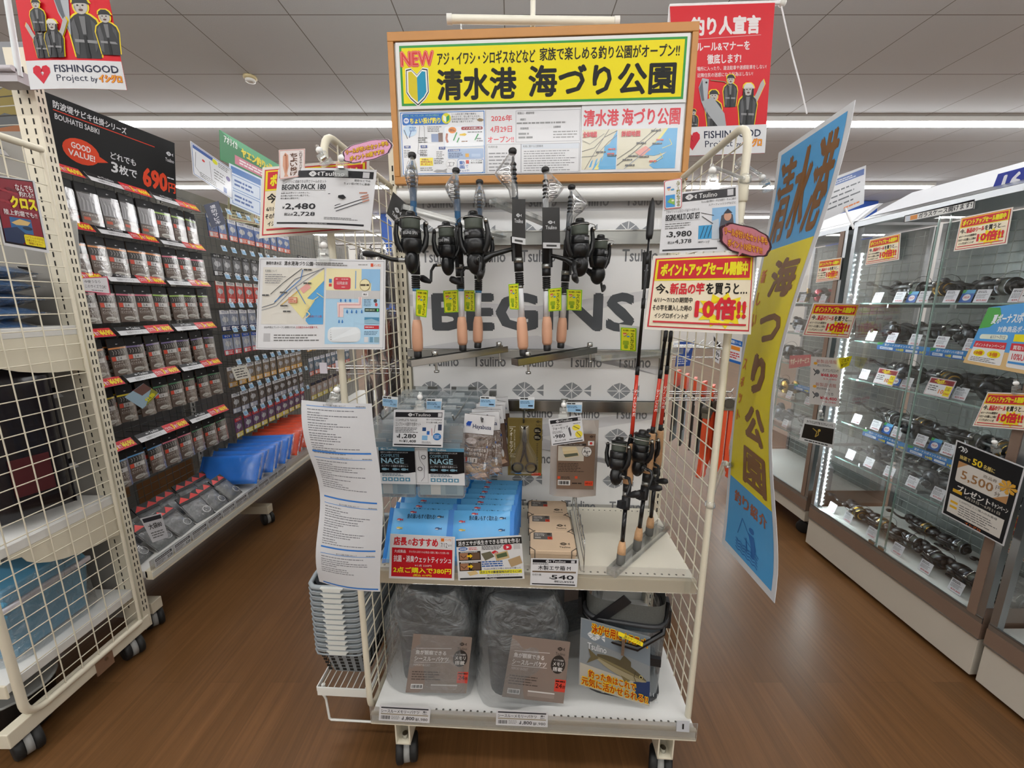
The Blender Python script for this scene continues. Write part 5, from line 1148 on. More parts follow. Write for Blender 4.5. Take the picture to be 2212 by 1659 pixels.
S.fr(1, 1, 55, 61, 1.2, 'dfa59c'); S.P_([(14, 6), (20, 12), (21, 34), (17, 52), (20, 58), (10, 58), (12, 52), (8, 34), (9, 14)], 'd8a48a'); S.P_([(14, 8), (18, 14), (18, 40), (14, 50)], 'c07f62'); S.E(14, 12, 1, 1.4, '2a1a14'); S.TV('ちょい投げ', 24, 8, 40, 58, '6a4634', .04); S.TV('シロギスやハゼなど', 44, 4, 50, 58, '5a4038', .015)
S.build('picture_card', 'small pink-edged card with a fish picture at the corner of the price card', 'card')
def bubble(pts, label, dark, f):
    W, H = 104, 46; O = []
    for k in range(40):
        q = 2 * math.pi * k / 40; r = .97 + .03 * math.cos(9 * q); c, s_ = math.cos(q), math.sin(q); O.append((52 + 50 * r * math.copysign(abs(c) ** .75, c), 22 + 20 * r * math.copysign(abs(s_) ** .75, s_)))
    k0 = min(range(40), key=lambda k: abs(O[k][0] - 42) + (0 if O[k][1] > 22 else 99)); O.insert(k0 + 1, (36, 47)) if False else None
    S = Sign(pts, W, H, 'ddd2d4' if not dark else '3a1c22', rough=.35, t=.0012, outline=O)
    sc = lambda k: [(52 + (x - 52) * k, 22 + (y - 22) * k) for x, y in O]
    S.P_(sc(.97), '4a3440' if not dark else '3a1c22'); S.P_(sc(.91), 'e6aacb' if not dark else 'bf7680')
    for k in range(7): S.L([(14 + 11 * k, 8 + (k % 2)), (20 + 11 * k, 36)], .8, 'd99cc0' if not dark else 'b06a76')
    for tx, a in (('リールが付いたセット竿も', (12, 11, 93, 21)), ('ポイント10倍です!!!', (18, 25, 84, 35))):
        S.T(tx, a[0] - .6, a[1] - .6, a[2] + .6, a[3] + .6, 'b8402e', .08); S.T(tx, *a, 'f0d83a' if not dark else 'd8a83a', .02)
    S.P_([(40, 39), (46, 39.5), (38, 45.5)], 'e6aacb' if not dark else 'bf7680'); return S.build('speech_bubble_card', label, 'card')
bubble([atR(u, v, YL - .012) for u, v in ((732, 315), (851, 289), (853, 339), (738, 366))], 'pink cloud-shaped card with yellow lettering at the left of the board', False, 0)
clip(atR(739, 366, YL - .012), (0, .1, 1), 'clear clip gripping the top of the 2,480 yen price card', grp='clear clips at the left of the rack'); clip(atR(702, 345, YL + .02), (-.6, .1, 1), 'clear clip above the half-hidden red sale sign', grp='clear clips at the left of the rack')
# park map sign
S = Sign([atR(u, v, YL - .005) for u, v in ((560, 556), (833, 561), (831, 755), (552, 755))], 280, 196, 'e0e1e4', rough=.14, t=.0009, n=8, bend=lambda u, v: -RY * .006 * math.sin(2 * math.pi * u))
S.fr(3, 3, 277, 193, .8, '8a8c92'); S.T('静岡市清水区', 18, 8, 54, 15, '333', .015); S.T('清水港海づり公園', 60, 7, 122, 16, '333', .02); S.L([(122, 11.5), (128, 11.5)], .6, '666'); S.G(128, 7, 208, 15, 2, '777', .5); S.G(218, 9, 240, 13, 1, '999', .5); S.R(246, 8, 252, 15, 'd8502e'); S.T('イシグロ', 253, 9, 269, 15, 'e07a3a', .015)
S.R(11, 20, 146, 140, 'dedbd2'); S.R(150, 20, 268, 76, 'ece2b4'); S.R(150, 66, 268, 84, 'c9c9c9'); S.R(150, 84, 268, 184, 'aed4ee'); S.R(226, 20, 268, 50, '92c0e6'); S.R(248, 20, 268, 66, '92c0e6')
S.P_([(146, 34), (120, 62), (80, 96), (116, 140), (146, 140)], '5ba8e0'); S.P_([(146, 22), (96, 64), (72, 92), (104, 128), (128, 88), (112, 84), (146, 46)], 'ece2a0'); S.P_([(96, 64), (112, 52), (120, 60), (104, 74)], 'e6a8a0')
S.L([(12, 104), (40, 96), (60, 72), (86, 44), (146, 20)], 1.4, '6a6e78'); S.L([(12, 110), (46, 100), (80, 66), (140, 22)], 1.2, '8a8e98'); S.L([(32, 76), (60, 52), (100, 22)], 1.3, '333'); S.L([(42, 92), (98, 44), (102, 24)], 1.6, '3f7fc8'); S.L([(56, 100), (96, 66)], 1.6, 'd0a838'); S.L([(88, 60), (110, 96)], 1.4, '3f7fc8'); S.L([(112, 96), (118, 102), (110, 108), (120, 118), (112, 126)], 2.2, 'e8d8a0'); S.L([(132, 72), (146, 82)], 1.4, 'ece2a0'); S.L([(120, 92), (136, 80)], 1.4, 'ece2a0')
S.R(74, 82, 92, 94, 'd84a44'); S.R(75, 83, 91, 93, 'e8c8a8'); S.G(76, 84, 90, 92, 2, 'c03a34'); S.T('清水海づり公園', 116, 120, 144, 125, 'b03a3a', .01); S.T('駐車場について', 18, 25, 46, 30, '555', .01); S.G(18, 33, 66, 54, 5, '8a8a8e', .35)
for x, y in ((104, 22), (104, 50), (54, 70), (12, 76), (56, 98), (62, 110)): S.G(x, y, x + 18, y + 4, 1, '555', .8)
S.RR(166, 38, 202, 64, 4, 'cf4450'); S.T('福岡倉庫', 172, 47, 196, 54, 'e6c8ca', .015); S.G(170, 40, 198, 44, 1, 'e6b8bc'); S.G(174, 57, 192, 61, 1, 'e6b8bc'); S.E(234, 54, 12, 13, '8a7a4a'); S.E(234, 54, 11, 12, 'ece2b4'); S.G(224, 51, 244, 57, 1, '5a5040', .7); S.R(156, 42, 162, 50, '4a86c4'); S.R(156, 52, 162, 58, 'd84a44'); S.R(212, 24, 214, 62, '6f9ed0'); S.R(228, 70, 242, 78, 'e8e8ea'); S.T('集合', 231, 72, 239, 76, '444')
S.P_([(174, 92), (186, 92), (220, 92), (220, 80), (228, 80), (228, 104), (188, 104), (188, 124), (176, 124)], 'ead2d0'); S.L([(179, 124), (179, 97), (224, 97), (224, 80)], .8, 'd05a5a')
for x in (182, 192, 202): S.P_([(x - 2.5, 88), (x, 84), (x + 2.5, 88), (x + 1, 88), (x + 1, 91), (x - 1, 91), (x - 1, 88)], '2f78c4')
for x in (196, 206, 216, 228): S.P_([(x - 2.5, 112), (x, 116), (x + 2.5, 112), (x + 1, 112), (x + 1, 108), (x - 1, 108), (x - 1, 112)], '2f78c4')
for x in (179, 186): S.P_([(x - 2.5, 134), (x, 138), (x + 2.5, 134), (x + 1, 134), (x + 1, 130), (x - 1, 130), (x - 1, 134)], '2f78c4')
S.RR(156, 146, 226, 180, 12, 'e2e8ec'); S.G(162, 150, 220, 176, 5, '777', .3); S.G(232, 84, 252, 100, 5, '4a6a8a', .4); S.E(258, 88, 4, 4, '444a50'); S.E(260, 96, 3, 4, 'd0484a'); S.R(234, 104, 267, 112, '23402e'); S.R(262, 105.5, 265, 110.5, '5ae07a'); S.G(236, 106, 258, 110, 1, 'c8d8c8'); S.R(234, 124, 267, 138, '4f8fb4'); S.P_([(234, 130), (250, 127), (267, 133), (267, 138), (234, 138)], '90b8cc'); S.R(234, 142, 267, 150, 'c8323a'); S.G(236, 144, 256, 148, 1, 'eed8d8'); S.G(234, 154, 266, 164, 3, '4a6a8a', .4); S.R(234, 168, 243, 180, 'd8dade'); S.R(246, 168, 254, 180, '6a9ab8'); S.R(256, 168, 267, 180, '8aaab8')
S.T('2026年度はプレオープン期間のため、', 18, 144, 90, 149, '444', .006); S.T('土日祝日のみの営業です。', 90, 144, 136, 149, 'c8303a', .012); S.R(18, 160, 34, 178, 'bdbdc0'); S.G(42, 161, 140, 178, 3, '777', .45)
S.build('map_sign', 'laminated fishing park map sign on the left mesh side of the rack', 'map sign')
clip(atR(700, 552, YL - .004), (0, .1, 1), 'clear clip at the top of the park map sign', grp='clear clips at the left of the rack')
# long A4 sheets
P0 = [atR(u, v, YL - .015) for u, v in ((651, 864), (803, 872), (821, 1278), (699, 1260))]
def bd(u, v): return -RY * (.010 * math.sin(math.pi * u) + .012 * math.sin(3 * math.pi * v) * (1 - u)) + RX * (.016 * math.sin(math.pi * v) ** 2 * 1.0)
P0[3] = atR(690, 1256, YL - .015)
S = Sign(P0, 150, 400, 'd2d3d6', rough=.55, t=.0008, n=6, m=24, bend=bd)
for k, (y0, y1, ln, s0) in enumerate(((0, 104, 18, 1), (104, 208, 13, 2), (208, 312, 16, 3), (312, 400, 8, 4))):
    S.R(12, y0 + 8, 138, y0 + 9.2, '4f8cd0'); S.T('海づり公園ご利用にあたって', 50, y0 + 4, 98, y0 + 8 - .4, '444', .006); S.G(118, y0 + 5, 138, y0 + 7.5, 1, '777', .6)
    yy = y0 + 13
    for q in range(ln):
        ww = random.Random(k * 50 + q).uniform(.25, 1); S.G(14, yy, 14 + 118 * ww, yy + 4.6, 1, '77777c', .34, seed=q); yy += 4.7 if q % 4 else 6
    if y1 < 400: S.R(12, y1 - 7, 138, y1 - 3.5, '3f7cc8')
S.R(12, 393, 146, 396.5, '3f7cc8')
S.build('notice_pages', 'long strip of white printed rule sheets hanging left of the shelf', 'notice')
clip(atR(722, 862, YL - .018), (.3, .1, 1), 'clear clip holding the long white rule sheets', grp='clear clips at the left of the rack')
# ================================================================ signs on the right
YR = -.05
S = Sign([atR(u, v, YR + .01) for u, v in ((1434, 420), (1595, 400), (1595, 540), (1424, 547))], 164, 136, 'dcdde1', rough=.2, t=.0008)
S.R(42, 4, 158, 22, '2a2a30'); S.fish(60, 13, 26, 'e4e4e6'); S.T('Tsulino', 78, 8, 118, 18, 'e4e4e6', .02); S.R(140, 6, 153, 19, 'c4c4c8'); S.T('ちょい投げ釣り・サビキ釣り・ちょこ釣り', 84, 24, 158, 29, '666'); S.T('ルアーフィッシングなどに', 100, 32, 158, 37, '666')
S.T('スタイリッシュなロッド&リールセット', 8, 38, 80, 45, '333', .006); S.T('BEGINS MULTI CAST SET', 8, 48, 82, 62, '2c2c32', .03); S.R(8, 64, 82, 64.6, '888'); S.G(8, 67, 66, 82, 3, '777', .45); S.T('¥', 12, 94, 17, 100, '26262c', .02); S.T('3,980', 17, 87, 66, 102, '26262c', .04); S.T('税込¥', 16, 109, 30, 116, '333', .012); S.T('4,378', 31, 106, 66, 117, '26262c', .025); S.R(6, 128, 120, 132, '2a2a30')
S.R(108, 42, 158, 110, '86b4dc'); S.P_([(128, 60), (142, 52), (152, 60), (154, 80), (158, 110), (118, 110), (124, 84)], '4a4a55'); S.E(141, 62, 8, 10, 'c99880'); S.P_([(132, 56), (141, 46), (151, 56)], '2e3340'); S.P_([(108, 70), (122, 66), (124, 110), (108, 110)], 'b8c4d0'); S.R(80, 78, 108, 108, '3a9ad0')
for k in range(3): S.L([(84 + 8 * k, 106), (92 + 8 * k, 80)], 1.2, '2a3a4a')
S.L([(84, 50), (112, 58)], 1.3, '444'); S.L([(86, 58), (110, 76)], 1.5, '3a3a40'); S.T('180オレンジ', 80, 112, 104, 117, '555'); S.T('160ブルー', 120, 112, 146, 117, '555')
S.build('price_card', 'white price card reading 3,980 yen at the right of the rack', 'price card')
S = Sign([atR(u, v, YR + .0085) for u, v in ((1434, 391), (1473, 384), (1473, 449), (1435, 453))], 38, 64, 'e4e2e2', rough=.3)
S.RR(.5, .5, 37.5, 63.5, 4, 'd04a52'); S.RR(1.8, 1.8, 36.2, 62.2, 3.4, 'e6e6e8'); S.R(3, 33, 23, 60, '4d9ad8'); S.P_([(6, 48), (14, 40), (22, 44), (22, 56), (14, 52)], '8cb85a'); S.E(18, 46, 3, 2, 'e8e4c8'); S.E(10, 20, 3, 3.4, 'e0b090'); S.R(6, 15, 14, 18, '4a7ac0'); S.E(18, 22, 4, 2, '5a9ac0'); S.TV('ルアー釣りもできる', 26, 5, 34, 60, '8a8a2a', .03); S.build('picture_card', 'small red-edged lure fishing card at the corner of the board', 'card')
clip(atR(1538, 393, YR + .01), (0, .1, 1), 'clear clip gripping the 3,980 yen price card', grp='clear clips at the right of the rack', to=rw(.45, .025, 1.62))
clip(atR(1606, 556, YR + .035), (.2, .3, 1), 'clear clip behind the top right of the large sale sign', grp='clear clips at the right of the rack', to=rw(.45, .025, 1.52))
S = Sign([atR(u, v, YR + .0075) for u, v in ((1411, 553), (1643, 541), (1632, 724), (1391, 711))], 240, 165, 'e9e4da', rough=.28, t=.0009, n=10, bend=lambda u, v: RY * .02 * max(0, u - .6) ** 2 * 6)
S.eps = .0005; point_sale(True)(S); S.build('sale_sign', 'large red and cream points sale sign facing front at the right of the rack', 'sale sign')
bubble([atR(u, v, YR + .006) for u, v in ((1551, 466), (1672, 500), (1667, 572), (1551, 546))], 'dark pink cloud-shaped card above the right sale sign', True, 0)
# tall hanging banner
BPX = [(1675, 330), (1838, 216), (1662, 1298), (1551, 1170)]
y_l, y_r = .14, -.10
P0 = [atR(1675, 330, .16), atR(1838, 216, -.06), atR(1662, 1298, -.06), atR(1551, 1170, .16)]
def bn(u, v): return RX * (-.05 * u * math.sin(math.pi * min(1, v * 1.05)) ** 1.6 + .008 * math.sin(2 * math.pi * (v + .3))) - RY * .012 * math.sin(math.pi * v * 2.2)
S = Sign(P0, 130, 900, 'd3d5da', rough=.36, t=.0012, eps=.0004, n=6, m=30, bend=bn)
S.R(8, 10, 122, 202, '4f9fd8'); S.R(8, 202, 122, 716, 'e2d219'); S.R(8, 716, 122, 884, '4f9fd8')
BR = '7c5226'
S.T('清', 11, 26, 47, 190, BR, .014); S.T('水', 48, 26, 83, 190, BR, .014); S.T('港', 84, 26, 120, 190, BR, .014)
S.T('海', 44, 226, 112, 300, BR, .04); S.T('つ', 42, 330, 110, 388, BR, .05); S.T('り', 48, 412, 96, 496, BR, .06); S.T('公', 44, 522, 110, 600, BR, .05); S.T('園', 46, 618, 112, 704, BR, .035)
for i, ch in enumerate('新しい'): S.T(ch, 13, 240 + 46 * i, 28, 268 + 46 * i, 'd87a3a', .03)
for i, ch in enumerate('スポット'): S.T(ch, 13, 430 + 40 * i, 26, 455 + 40 * i, 'd87a3a', .03)
for i, ch in enumerate('釣り紹介'): S.T(ch, 24 + 22 * i, 738, 43 + 22 * i, 768, '9a5c44', .03)
BL = '2a6ab0'
S.L([(38, 836), (48, 792), (62, 812), (70, 822)], 1.6, BL); S.E(72, 802, 6, 6.5, BL); S.P_([(64, 812), (78, 812), (84, 836), (82, 858), (74, 858), (72, 836)], BL); S.L([(60, 828), (64, 858)], 2, BL); S.L([(56, 832), (92, 846)], 2, BL)
for k in range(4): S.L([(36 + 6 * i, 850 + 7 * k + (2 if i % 2 else -2)) for i in range(10)], 2.4, BL)
S.build('tall_banner', 'tall laminated blue and yellow fishing park banner hanging beside the right mesh', 'banner')
clip(atR(1576, 1004, .15), (-.75, -.5, .35), 'clear clip on the right mesh post gripping the lower edge of the banner', grp='clear clips at the right of the rack', to=rw(.45, .03, .86))
clip(atR(1655, 402, .12), (-.3, .2, .8), 'clear clip holding the upper left edge of the tall banner', grp='clear clips at the right of the rack', to=rw(.45, .05, 1.66))
# ================================================================ left end rack (mesh side towards the aisle)
LX = -1.47
lr = thing('display_rack', (LX, .98, 0), 'ivory wheeled rack at the left edge of the photo, its mesh side facing the aisle', 'shelf rack')
def LP(b, name, **k): return b.build(name, lr, world=True, **k)
mo = mesh_side(lr, 0, .02, .40, .125, 1.83, r=.011)
b = MB(); upright(b, LX - .075, LX - .005, 1.40, 1.43, .07, 2.12)
dk_ = mat('1b1712', .8); z = .15
while z < 2.05:       # slots on the flank that faces the aisle, in two rows
    for y in (1.408, 1.420): b.add([(LX - .0045, y - .002, z), (LX - .0045, y + .002, z), (LX - .0045, y + .002, z + .017), (LX - .0045, y - .002, z + .017)], [(0, 1, 2, 3)], dk_)
    z += .0285
LP(b, 'upright')
b = MB(); b.box(LX - .035, .95, .075, LX - .0, 1.42, .125, IVORY); LP(b, 'foot_beam', bevel=.003)
for y in (1.0, 1.35): caster(lr, Matrix.Translation((-.02, y - .98, 0)) @ Matrix.Rotation(1.1, 4, 'Z'))
b = MB(); b.box(LX - .002, 1.2, .06, LX + .003, 1.26, .115, mat('7c5f4a', .5)); b.cyl((LX + .003, 1.235, .1), (LX + .006, 1.235, .1), .006, STEEL, 10); LP(b, 'latch_plate')
for z, y0 in ((.255, .99), (.655, 1.05), (1.285, 1.07)):
    b = MB(); b.box(LX - .9, y0, z - .03, LX - .02, 1.40, z, WHITE); b.box(LX - .9, y0 - .004, z - .045, LX - .02, y0 + .003, z, IVORY); LP(b, 'shelf', bevel=.002)
    b = MB(); pts = [(1.40, z - .03), (1.40, z - .16), (1.36, z - .15)] + [(1.36 - .26 * math.sin(q), z - .045 - .105 * math.cos(q)) for q in np.linspace(0, 1.5, 8)] + [(y0 + .02, z - .045), (y0 + .02, z - .03)]
    n = len(pts); V = [(LX - .024, y, zz) for y, zz in pts] + [(LX - .020, y, zz) for y, zz in pts]
    b.add(V, [tuple(range(n)), tuple(range(2 * n - 1, n - 1, -1))] + [(i, i + n, (i + 1) % n + n, (i + 1) % n) for i in range(n)], IVORY); LP(b, 'shelf_bracket') if z > .3 else None
b = MB(); b.box(LX - .9, 1.43, .1, LX - .08, 1.44, 1.9, mat('8d8a84', .7)); LP(b, 'back_panel')
# goods on it
BLU = mat('2b74b6', .3, 0, .15, 12)
for i in range(5):
    M = Matrix.Translation((LX - .26 + .012 * (i % 2), 1.215 + .01 * (i % 3), 1.287 + .042 * i)) @ Matrix.Rotation(.1 * (i - 2), 4, 'Z') @ Matrix.Rotation(-math.pi / 2, 4, 'X')
    b = MB(); pillow(b, .34, .26, .05, BLU, BLU, Matrix.Translation((0, 0, -.13)) , 14)
    t = thing('blue_bag_pack', M, 'folded blue pack in clear wrap, %s from the bottom on the left rack' % ordn[i], 'folded pack', 'folded blue packs on the left rack'); b.build('folded_cloth', t)
    b = MB(); pillow(b, .36, .275, .055, PLASTIC, PLASTIC, Matrix.Translation((0, 0, -.137)), 14); b.build('clear_wrap', t)
DKB = mat('17141a', .22, 0, .2, 14)
t = thing('hanging_rail', (LX - .3, 1.12, 1.19), 'steel bar carrying the dark bags below the left rack shelf', 'rail'); b = MB(); b.cyl((-.5, 0, 0), (.26, 0, 0), .008, STEEL, 10); b.cyl((.2, 0, 0), (.2, .27, 0), .006, STEEL, 8); b.build('bar', t)
for i in range(7):
    w_ = .16
    M = Matrix.Translation((LX - .07 - .075 * i, 1.2 - .012 * (i % 3), .69)) @ Matrix.Rotation(1.25 + .12 * math.sin(i * 2.1), 4, 'Z')
    t = thing('black_gear_bag', M, 'glossy black bag hanging on the left rack, %s from the aisle' % ordn[i], 'bag', 'black bags hanging on the left rack')
    b = MB(); pillow(b, .19 + .01 * (i % 2), .47, .06, DKB, DKB, Matrix.Identity(4), 16, .004); b.build('bag_body', t)
    b = MB(); b.tube([(-.02, 0, .465), (-.015, 0, .49), (.0, 0, .51), (.015, 0, .49), (.02, 0, .465)],   .003, BLACK, 6); b.build('loop', t); b = MB(); b.box(-.045, -.034, .08, .045, -.031, .2, mat('4a1c20', .3)); b.build('print_patch', t)
LB = mat('5d9fc2', .3, 0, .08, 8)
for i, (x, y, lab) in enumerate(((LX - .19, 1.19, 'light blue lidded box in clear wrap next to the left rack upright'), (LX - .44, 1.15, 'light blue lidded box in clear wrap, cut by the left edge of the photo'))):
    t = thing('storage_box', Matrix.Translation((x, y, .257)) @ Matrix.Rotation(.5 * 0 + .06, 4, 'Z'), lab, 'storage box', 'light blue boxes on the left rack')
    b = MB(); b.hexa([(-.09, -.12, 0), (.09, -.12, 0), (.09, .12, 0), (-.09, .12, 0)], [(-.105, -.135, .17), (.105, -.135, .17), (.105, .135, .17), (-.105, .135, .17)], LB); b.build('box_body', t, bevel=.012)
    b = MB(); b.box(-.112, -.142, .172, .112, .142, .19, mat('d9d6dd', .35)); b.build('white_band', t, bevel=.004)
    b = MB(); b.hexa([(-.108, -.138, .19), (.108, -.138, .19), (.108, .138, .19), (-.108, .138, .19)], [(-.09, -.12, .232), (.09, -.12, .232), (.09, .12, .232), (-.09, .12, .232)], LB); b.build('lid', t, bevel=.01)
    b = MB(); b.grid(lambda u, v: (.125 * (1 - .12 * v) * math.copysign(abs(math.cos(6.2832 * u)) ** .4, math.cos(6.2832 * u)), .155 * (1 - .1 * v) * math.copysign(abs(math.sin(6.2832 * u)) ** .4, math.sin(6.2832 * u)), .004 + .245 * v), 32, 8, PLASTIC, True, True); b.build('clear_wrap', t)
t = thing('dark_bin', (LX - .19, 1.08, 0), 'dark see-through bin on the floor under the left rack', 'bin')
b = MB(); b.lathe([(.10, .002), (.125, .01), (.145, .15), (.148, .152), (.14, .15), (.12, .02), (0, .015)], mat('1d1f20', .3, 0, .1, 10), 28, sx=1, sy=.8); b.build('bin_body', t); b = MB(); b.lathe([(.146, .148), (.152, .152), (.15, .158), (.142, .156)], mat('8a8c8a', .4), 28, sx=1, sy=.8); b.build('rim', t)
# poster on the left rack
S = Sign([atX(u, v, LX + .012) for u, v in ((-22, 378), (75, 390), (107, 547), (10, 530))], 100, 150, 'd9d8da', rough=.25, t=.001)
S.R(2, 2, 94, 144, '1e1618'); S.R(4, 4, 92, 140, '8a2430')
for k in range(30): S.E(10 + (k * 37) % 78, 10 + (k * 23) % 70, 7, 3, 'a02c38' if k % 2 else '6f1c28', 8)
S.T('なんでも', 48, 12, 88, 26, 'ecdfe0', .02); S.T('釣れる!!', 54, 26, 88, 38, 'ecdfe0', .02); S.T('クロス', 30, 38, 90, 64, 'f0dc28', .06); S.T('陸上釣堀でも!!', 12, 68, 86, 80, 'ecdfe0', .02); S.R(22, 84, 70, 116, '39689a'); S.P_([(24, 96), (44, 86), (68, 90), (60, 98), (34, 100)], 'd8b878'); S.E(58, 104, 11, 4, '28384c'); S.P_([(4, 112), (34, 104), (60, 122), (40, 140), (4, 140)], '2f3a58'); S.RR(46, 118, 92, 140, 3, 'f0dc28'); S.T('ハイブリッドクロスは', 48, 120, 90, 126, '8a2020', .01); S.T('冷凍エサコーナーに', 49, 127, 89, 132, '8a2020', .01); S.T('御座います!!', 54, 133, 84, 138, '8a2020', .01)
S.build('poster', 'dark red poster with yellow katakana on the left rack mesh', 'poster')
# white plastic sheet hanging by the upright
S = Sign([(-1.52, 1.47, z) for z in (0,)] * 0 + [atY(124, 476, 1.47), atY(166, 477, 1.47), atY(176, 596, 1.47), atY(140, 597, 1.47)], 40, 120, 'd3d6da', rough=.4, t=.0008); S.build('blank_card', 'blank white card hanging beside the left rack upright', 'card')
# red flag with photo cut-outs
def person_cut(S, x, y, h, arm=0, fish=False, cap=True):
    """grey photo cut-out of an angler with a yellow edge"""
    w = h * .24; B = ((-.78, 1), (-.9, .7), (-1, .5), (-.85, .36), (-.5, .285), (-.22, .25), (.22, .25), (.5, .285), (.85, .36), (1, .5), (.9, .7), (.78, 1))
    for e, cc in ((.1, 'f0d426'), (0, None)):
        q = lambda pts, c: S.P_([(x + w * (a + math.copysign(e, a)), y + h * (b - e * .22)) for a, b in pts], cc or c)
        if arm: q([(arm * .8, .5), (arm * 1.2, .3), (arm * 1.7, .02), (arm * 1.5, -.1), (arm * 1.25, -.02), (arm * .9, .2), (arm * .6, .34)], 'b4b0ac')
        q(B, '3a3b3d'); S.E(x, y + h * .14, w * (.46 + e), h * (.13 + e * .22), cc or 'bdb8b3')
        if arm and not e: S.P_([(x - w * .55, y + h * .1), (x - w * .6, y + h * .42), (x - w * .25, y + h * .36), (x - w * .36, y + h * .12)], '2c2a2a'); S.P_([(x + w * .36, y + h * .12), (x + w * .25, y + h * .36), (x + w * .6, y + h * .42), (x + w * .55, y + h * .1)], '2c2a2a')
        if cap: q([(-.52, .11), (-.46, .03), (-.2, -.02), (.2, -.02), (.46, .03), (.62, .12), (.3, .09), (-.3, .09)], 'd4d2ce' if arm else '343538')
    for pts, cc in (([(-.8, .42), (-.55, .33), (-.4, .6), (-.55, .95), (-.78, .9)], '5c5d60'), ([(.5, .34), (.82, .44), (.7, .8), (.5, .9)], '515255'), ([(-.2, .3), (.18, .3), (.1, .6), (-.12, .6)], '77787a'), ([(-.7, .68), (.7, .7), (.7, .75), (-.7, .73)], '8c8c8e'), ([(-.1, .62), (.06, .62), (.12, 1), (-.12, 1)], '252628')):
        S.P_([(x + w * a, y + h * b) for a, b in pts], cc)
    for sx in (-1, 1): S.E(x + sx * w * .17, y + h * .125, w * .07, h * .012, '2a2624')
    S.P_([(x - w * .02, y + h * .14), (x + w * .06, y + h * .165), (x - w * .05, y + h * .165)], '9a928c'); S.E(x, y + h * .2, w * .15, h * .02, '6a4a46'); S.P_([(x - w * .42, y + h * .16), (x - w * .3, y + h * .24), (x - w * .36, y + h * .12)], '8e8883')
    if fish: S.P_([(x - w * .55, y - h * .3), (x - w * 1.3, y - h * .34), (x - w * 1.75, y - h * .1), (x - w * 1.5, y + h * .25), (x - w * .9, y + h * .62), (x - w * .75, y + h * .2)], 'aeb3b8'); S.P_([(x - w * 1.3, y - h * .3), (x - w * 1.7, y - h * .08), (x - w * 1.45, y + h * .22), (x - w * .95, y + h * .56), (x - w * 1.2, y + h * .1)], '62676e'); S.E(x - w * .85, y - h * .22, w * .12, h * .025, '1c1c1e')
def flag_foot(S, y0, W, H, heart=True):
    S.R(0, y0, W, H, 'dedfe2'); h = H - y0
    if heart: S.P_([(30, y0 + h * .82), (12, y0 + h * .42), (13, y0 + h * .25), (20, y0 + h * .17), (27, y0 + h * .2), (30, y0 + h * .3), (33, y0 + h * .2), (41, y0 + h * .17), (47, y0 + h * .27), (47, y0 + h * .42)], 'd01f36'); S.L([(31, y0 + h * .3), (28, y0 + h * .42), (32, y0 + h * .5)], 1, '8a1020')
    S.T('FISHINGOOD', 56, y0 + h * .16, 178, y0 + h * .42, '2c3148', .025); S.T('Project', 58, y0 + h * .5, 118, y0 + h * .8, '2c3148', .01); S.T('by', 124, y0 + h * .56, 136, y0 + h * .8, '2c3148')
    S.T('イシグロ', 138, y0 + h * .46, 182, y0 + h * .78, 'd8641e', .07); S.T('イシグロ', 139, y0 + h * .48, 181, y0 + h * .76, 'f2c23a', .0)
P0 = [atY(22, -70, 1.3), atY(222, -70, 1.3), atY(253, 183, 1.3), atY(66, 194, 1.3)]
S = Sign(P0, 186, 252, 'd6202c', rough=.4, t=.001, n=6, m=4, bend=lambda u, v: np.array([0, .03 * u * u * v, 0]))
S.R(0, 0, 186, 190, 'd81e2c'); person_cut(S, 128, 60, 126, arm=0, fish=True); person_cut(S, 40, 118, 68, arm=-1); person_cut(S, 68, 108, 78, arm=1); person_cut(S, 44, 68, 64); person_cut(S, 172, 86, 92)
flag_foot(S, 190, 186, 252); S.build('flag_banner', 'red flag with grey angler cut-outs at the top left, heart mark on its white foot', 'flag', 'red project flags')
t = thing('flag_pole', tuple(atY(42, 165, 1.34)), 'pale pole clamped on the left rack upright beside the red flag', 'pole')
b = MB(); p0, p1 = atY(16, 0, 1.34), atY(42, 165, 1.34); b.cyl(p1, p1 + (p0 - p1) * 1.8, .0075, mat('cfd8da', .3), 12); b.build('pole_tube', t, world=True)
b = MB(); q0, q1 = atY(16, 152, 1.36), atY(64, 184, 1.36); b.box(q0[0] - .03, 1.33, q1[2] - .004, q1[0], 1.38, q0[2] - .01, mat('a9a5aa', .4)); b.cyl((q0[0] - .03, 1.325, q0[2] - .012), (q1[0], 1.325, q0[2] - .012), .008, mat('b9b5ba', .35), 10); b.build('clamp', t, world=True)
# ================================================================ long gondola along the left aisle
GB, GF = -1.90, -1.45
gd = thing('aisle_gondola', (GB, 2.8, 0), 'long left gondola with pegged rows of fishing rig packets', 'shelf gondola')
def GP(b, name, **k): return b.build(name, gd, world=True, **k)
b = MB(); b.box(GB - .03, 1.47, .1, GB, 4.9, 2.0, mat('7d7a74', .7)); b.box(GB + .001, 1.9, .34, GB + .003, 2.26, .46, mat('9a6b42', .6)); b.box(GB + .001, 1.46, .42, GB + .003, 1.86, .56, mat('9a6b42', .6)); GP(b, 'back_panel')
for y in (1.49, 2.29, 3.2, 4.1):
    b = MB(); b.box(GB, y - .02, .1, GB + .035, y + .02, 2.0, mat('b7b3aa', .45)); z = .2
    while z < 1.9: b.box(GB + .0351, y - .004, z, GB + .0356, y + .004, z + .016, dk_); z += .03
    GP(b, 'upright')
b = MB()
for k in range(36): z = .36 + k * .045; b.tube([(GB + .045, 1.48, z), (GB + .045, 4.6, z)], .0016, mat('6f706e', .35, .6), 4, False)
for k in range(70): y = 1.48 + k * .045; b.tube([(GB + .048, y, .36), (GB + .048, y, 1.94)], .0016, mat('6f706e', .35, .6), 4, False)
GP(b, 'wire_grid')
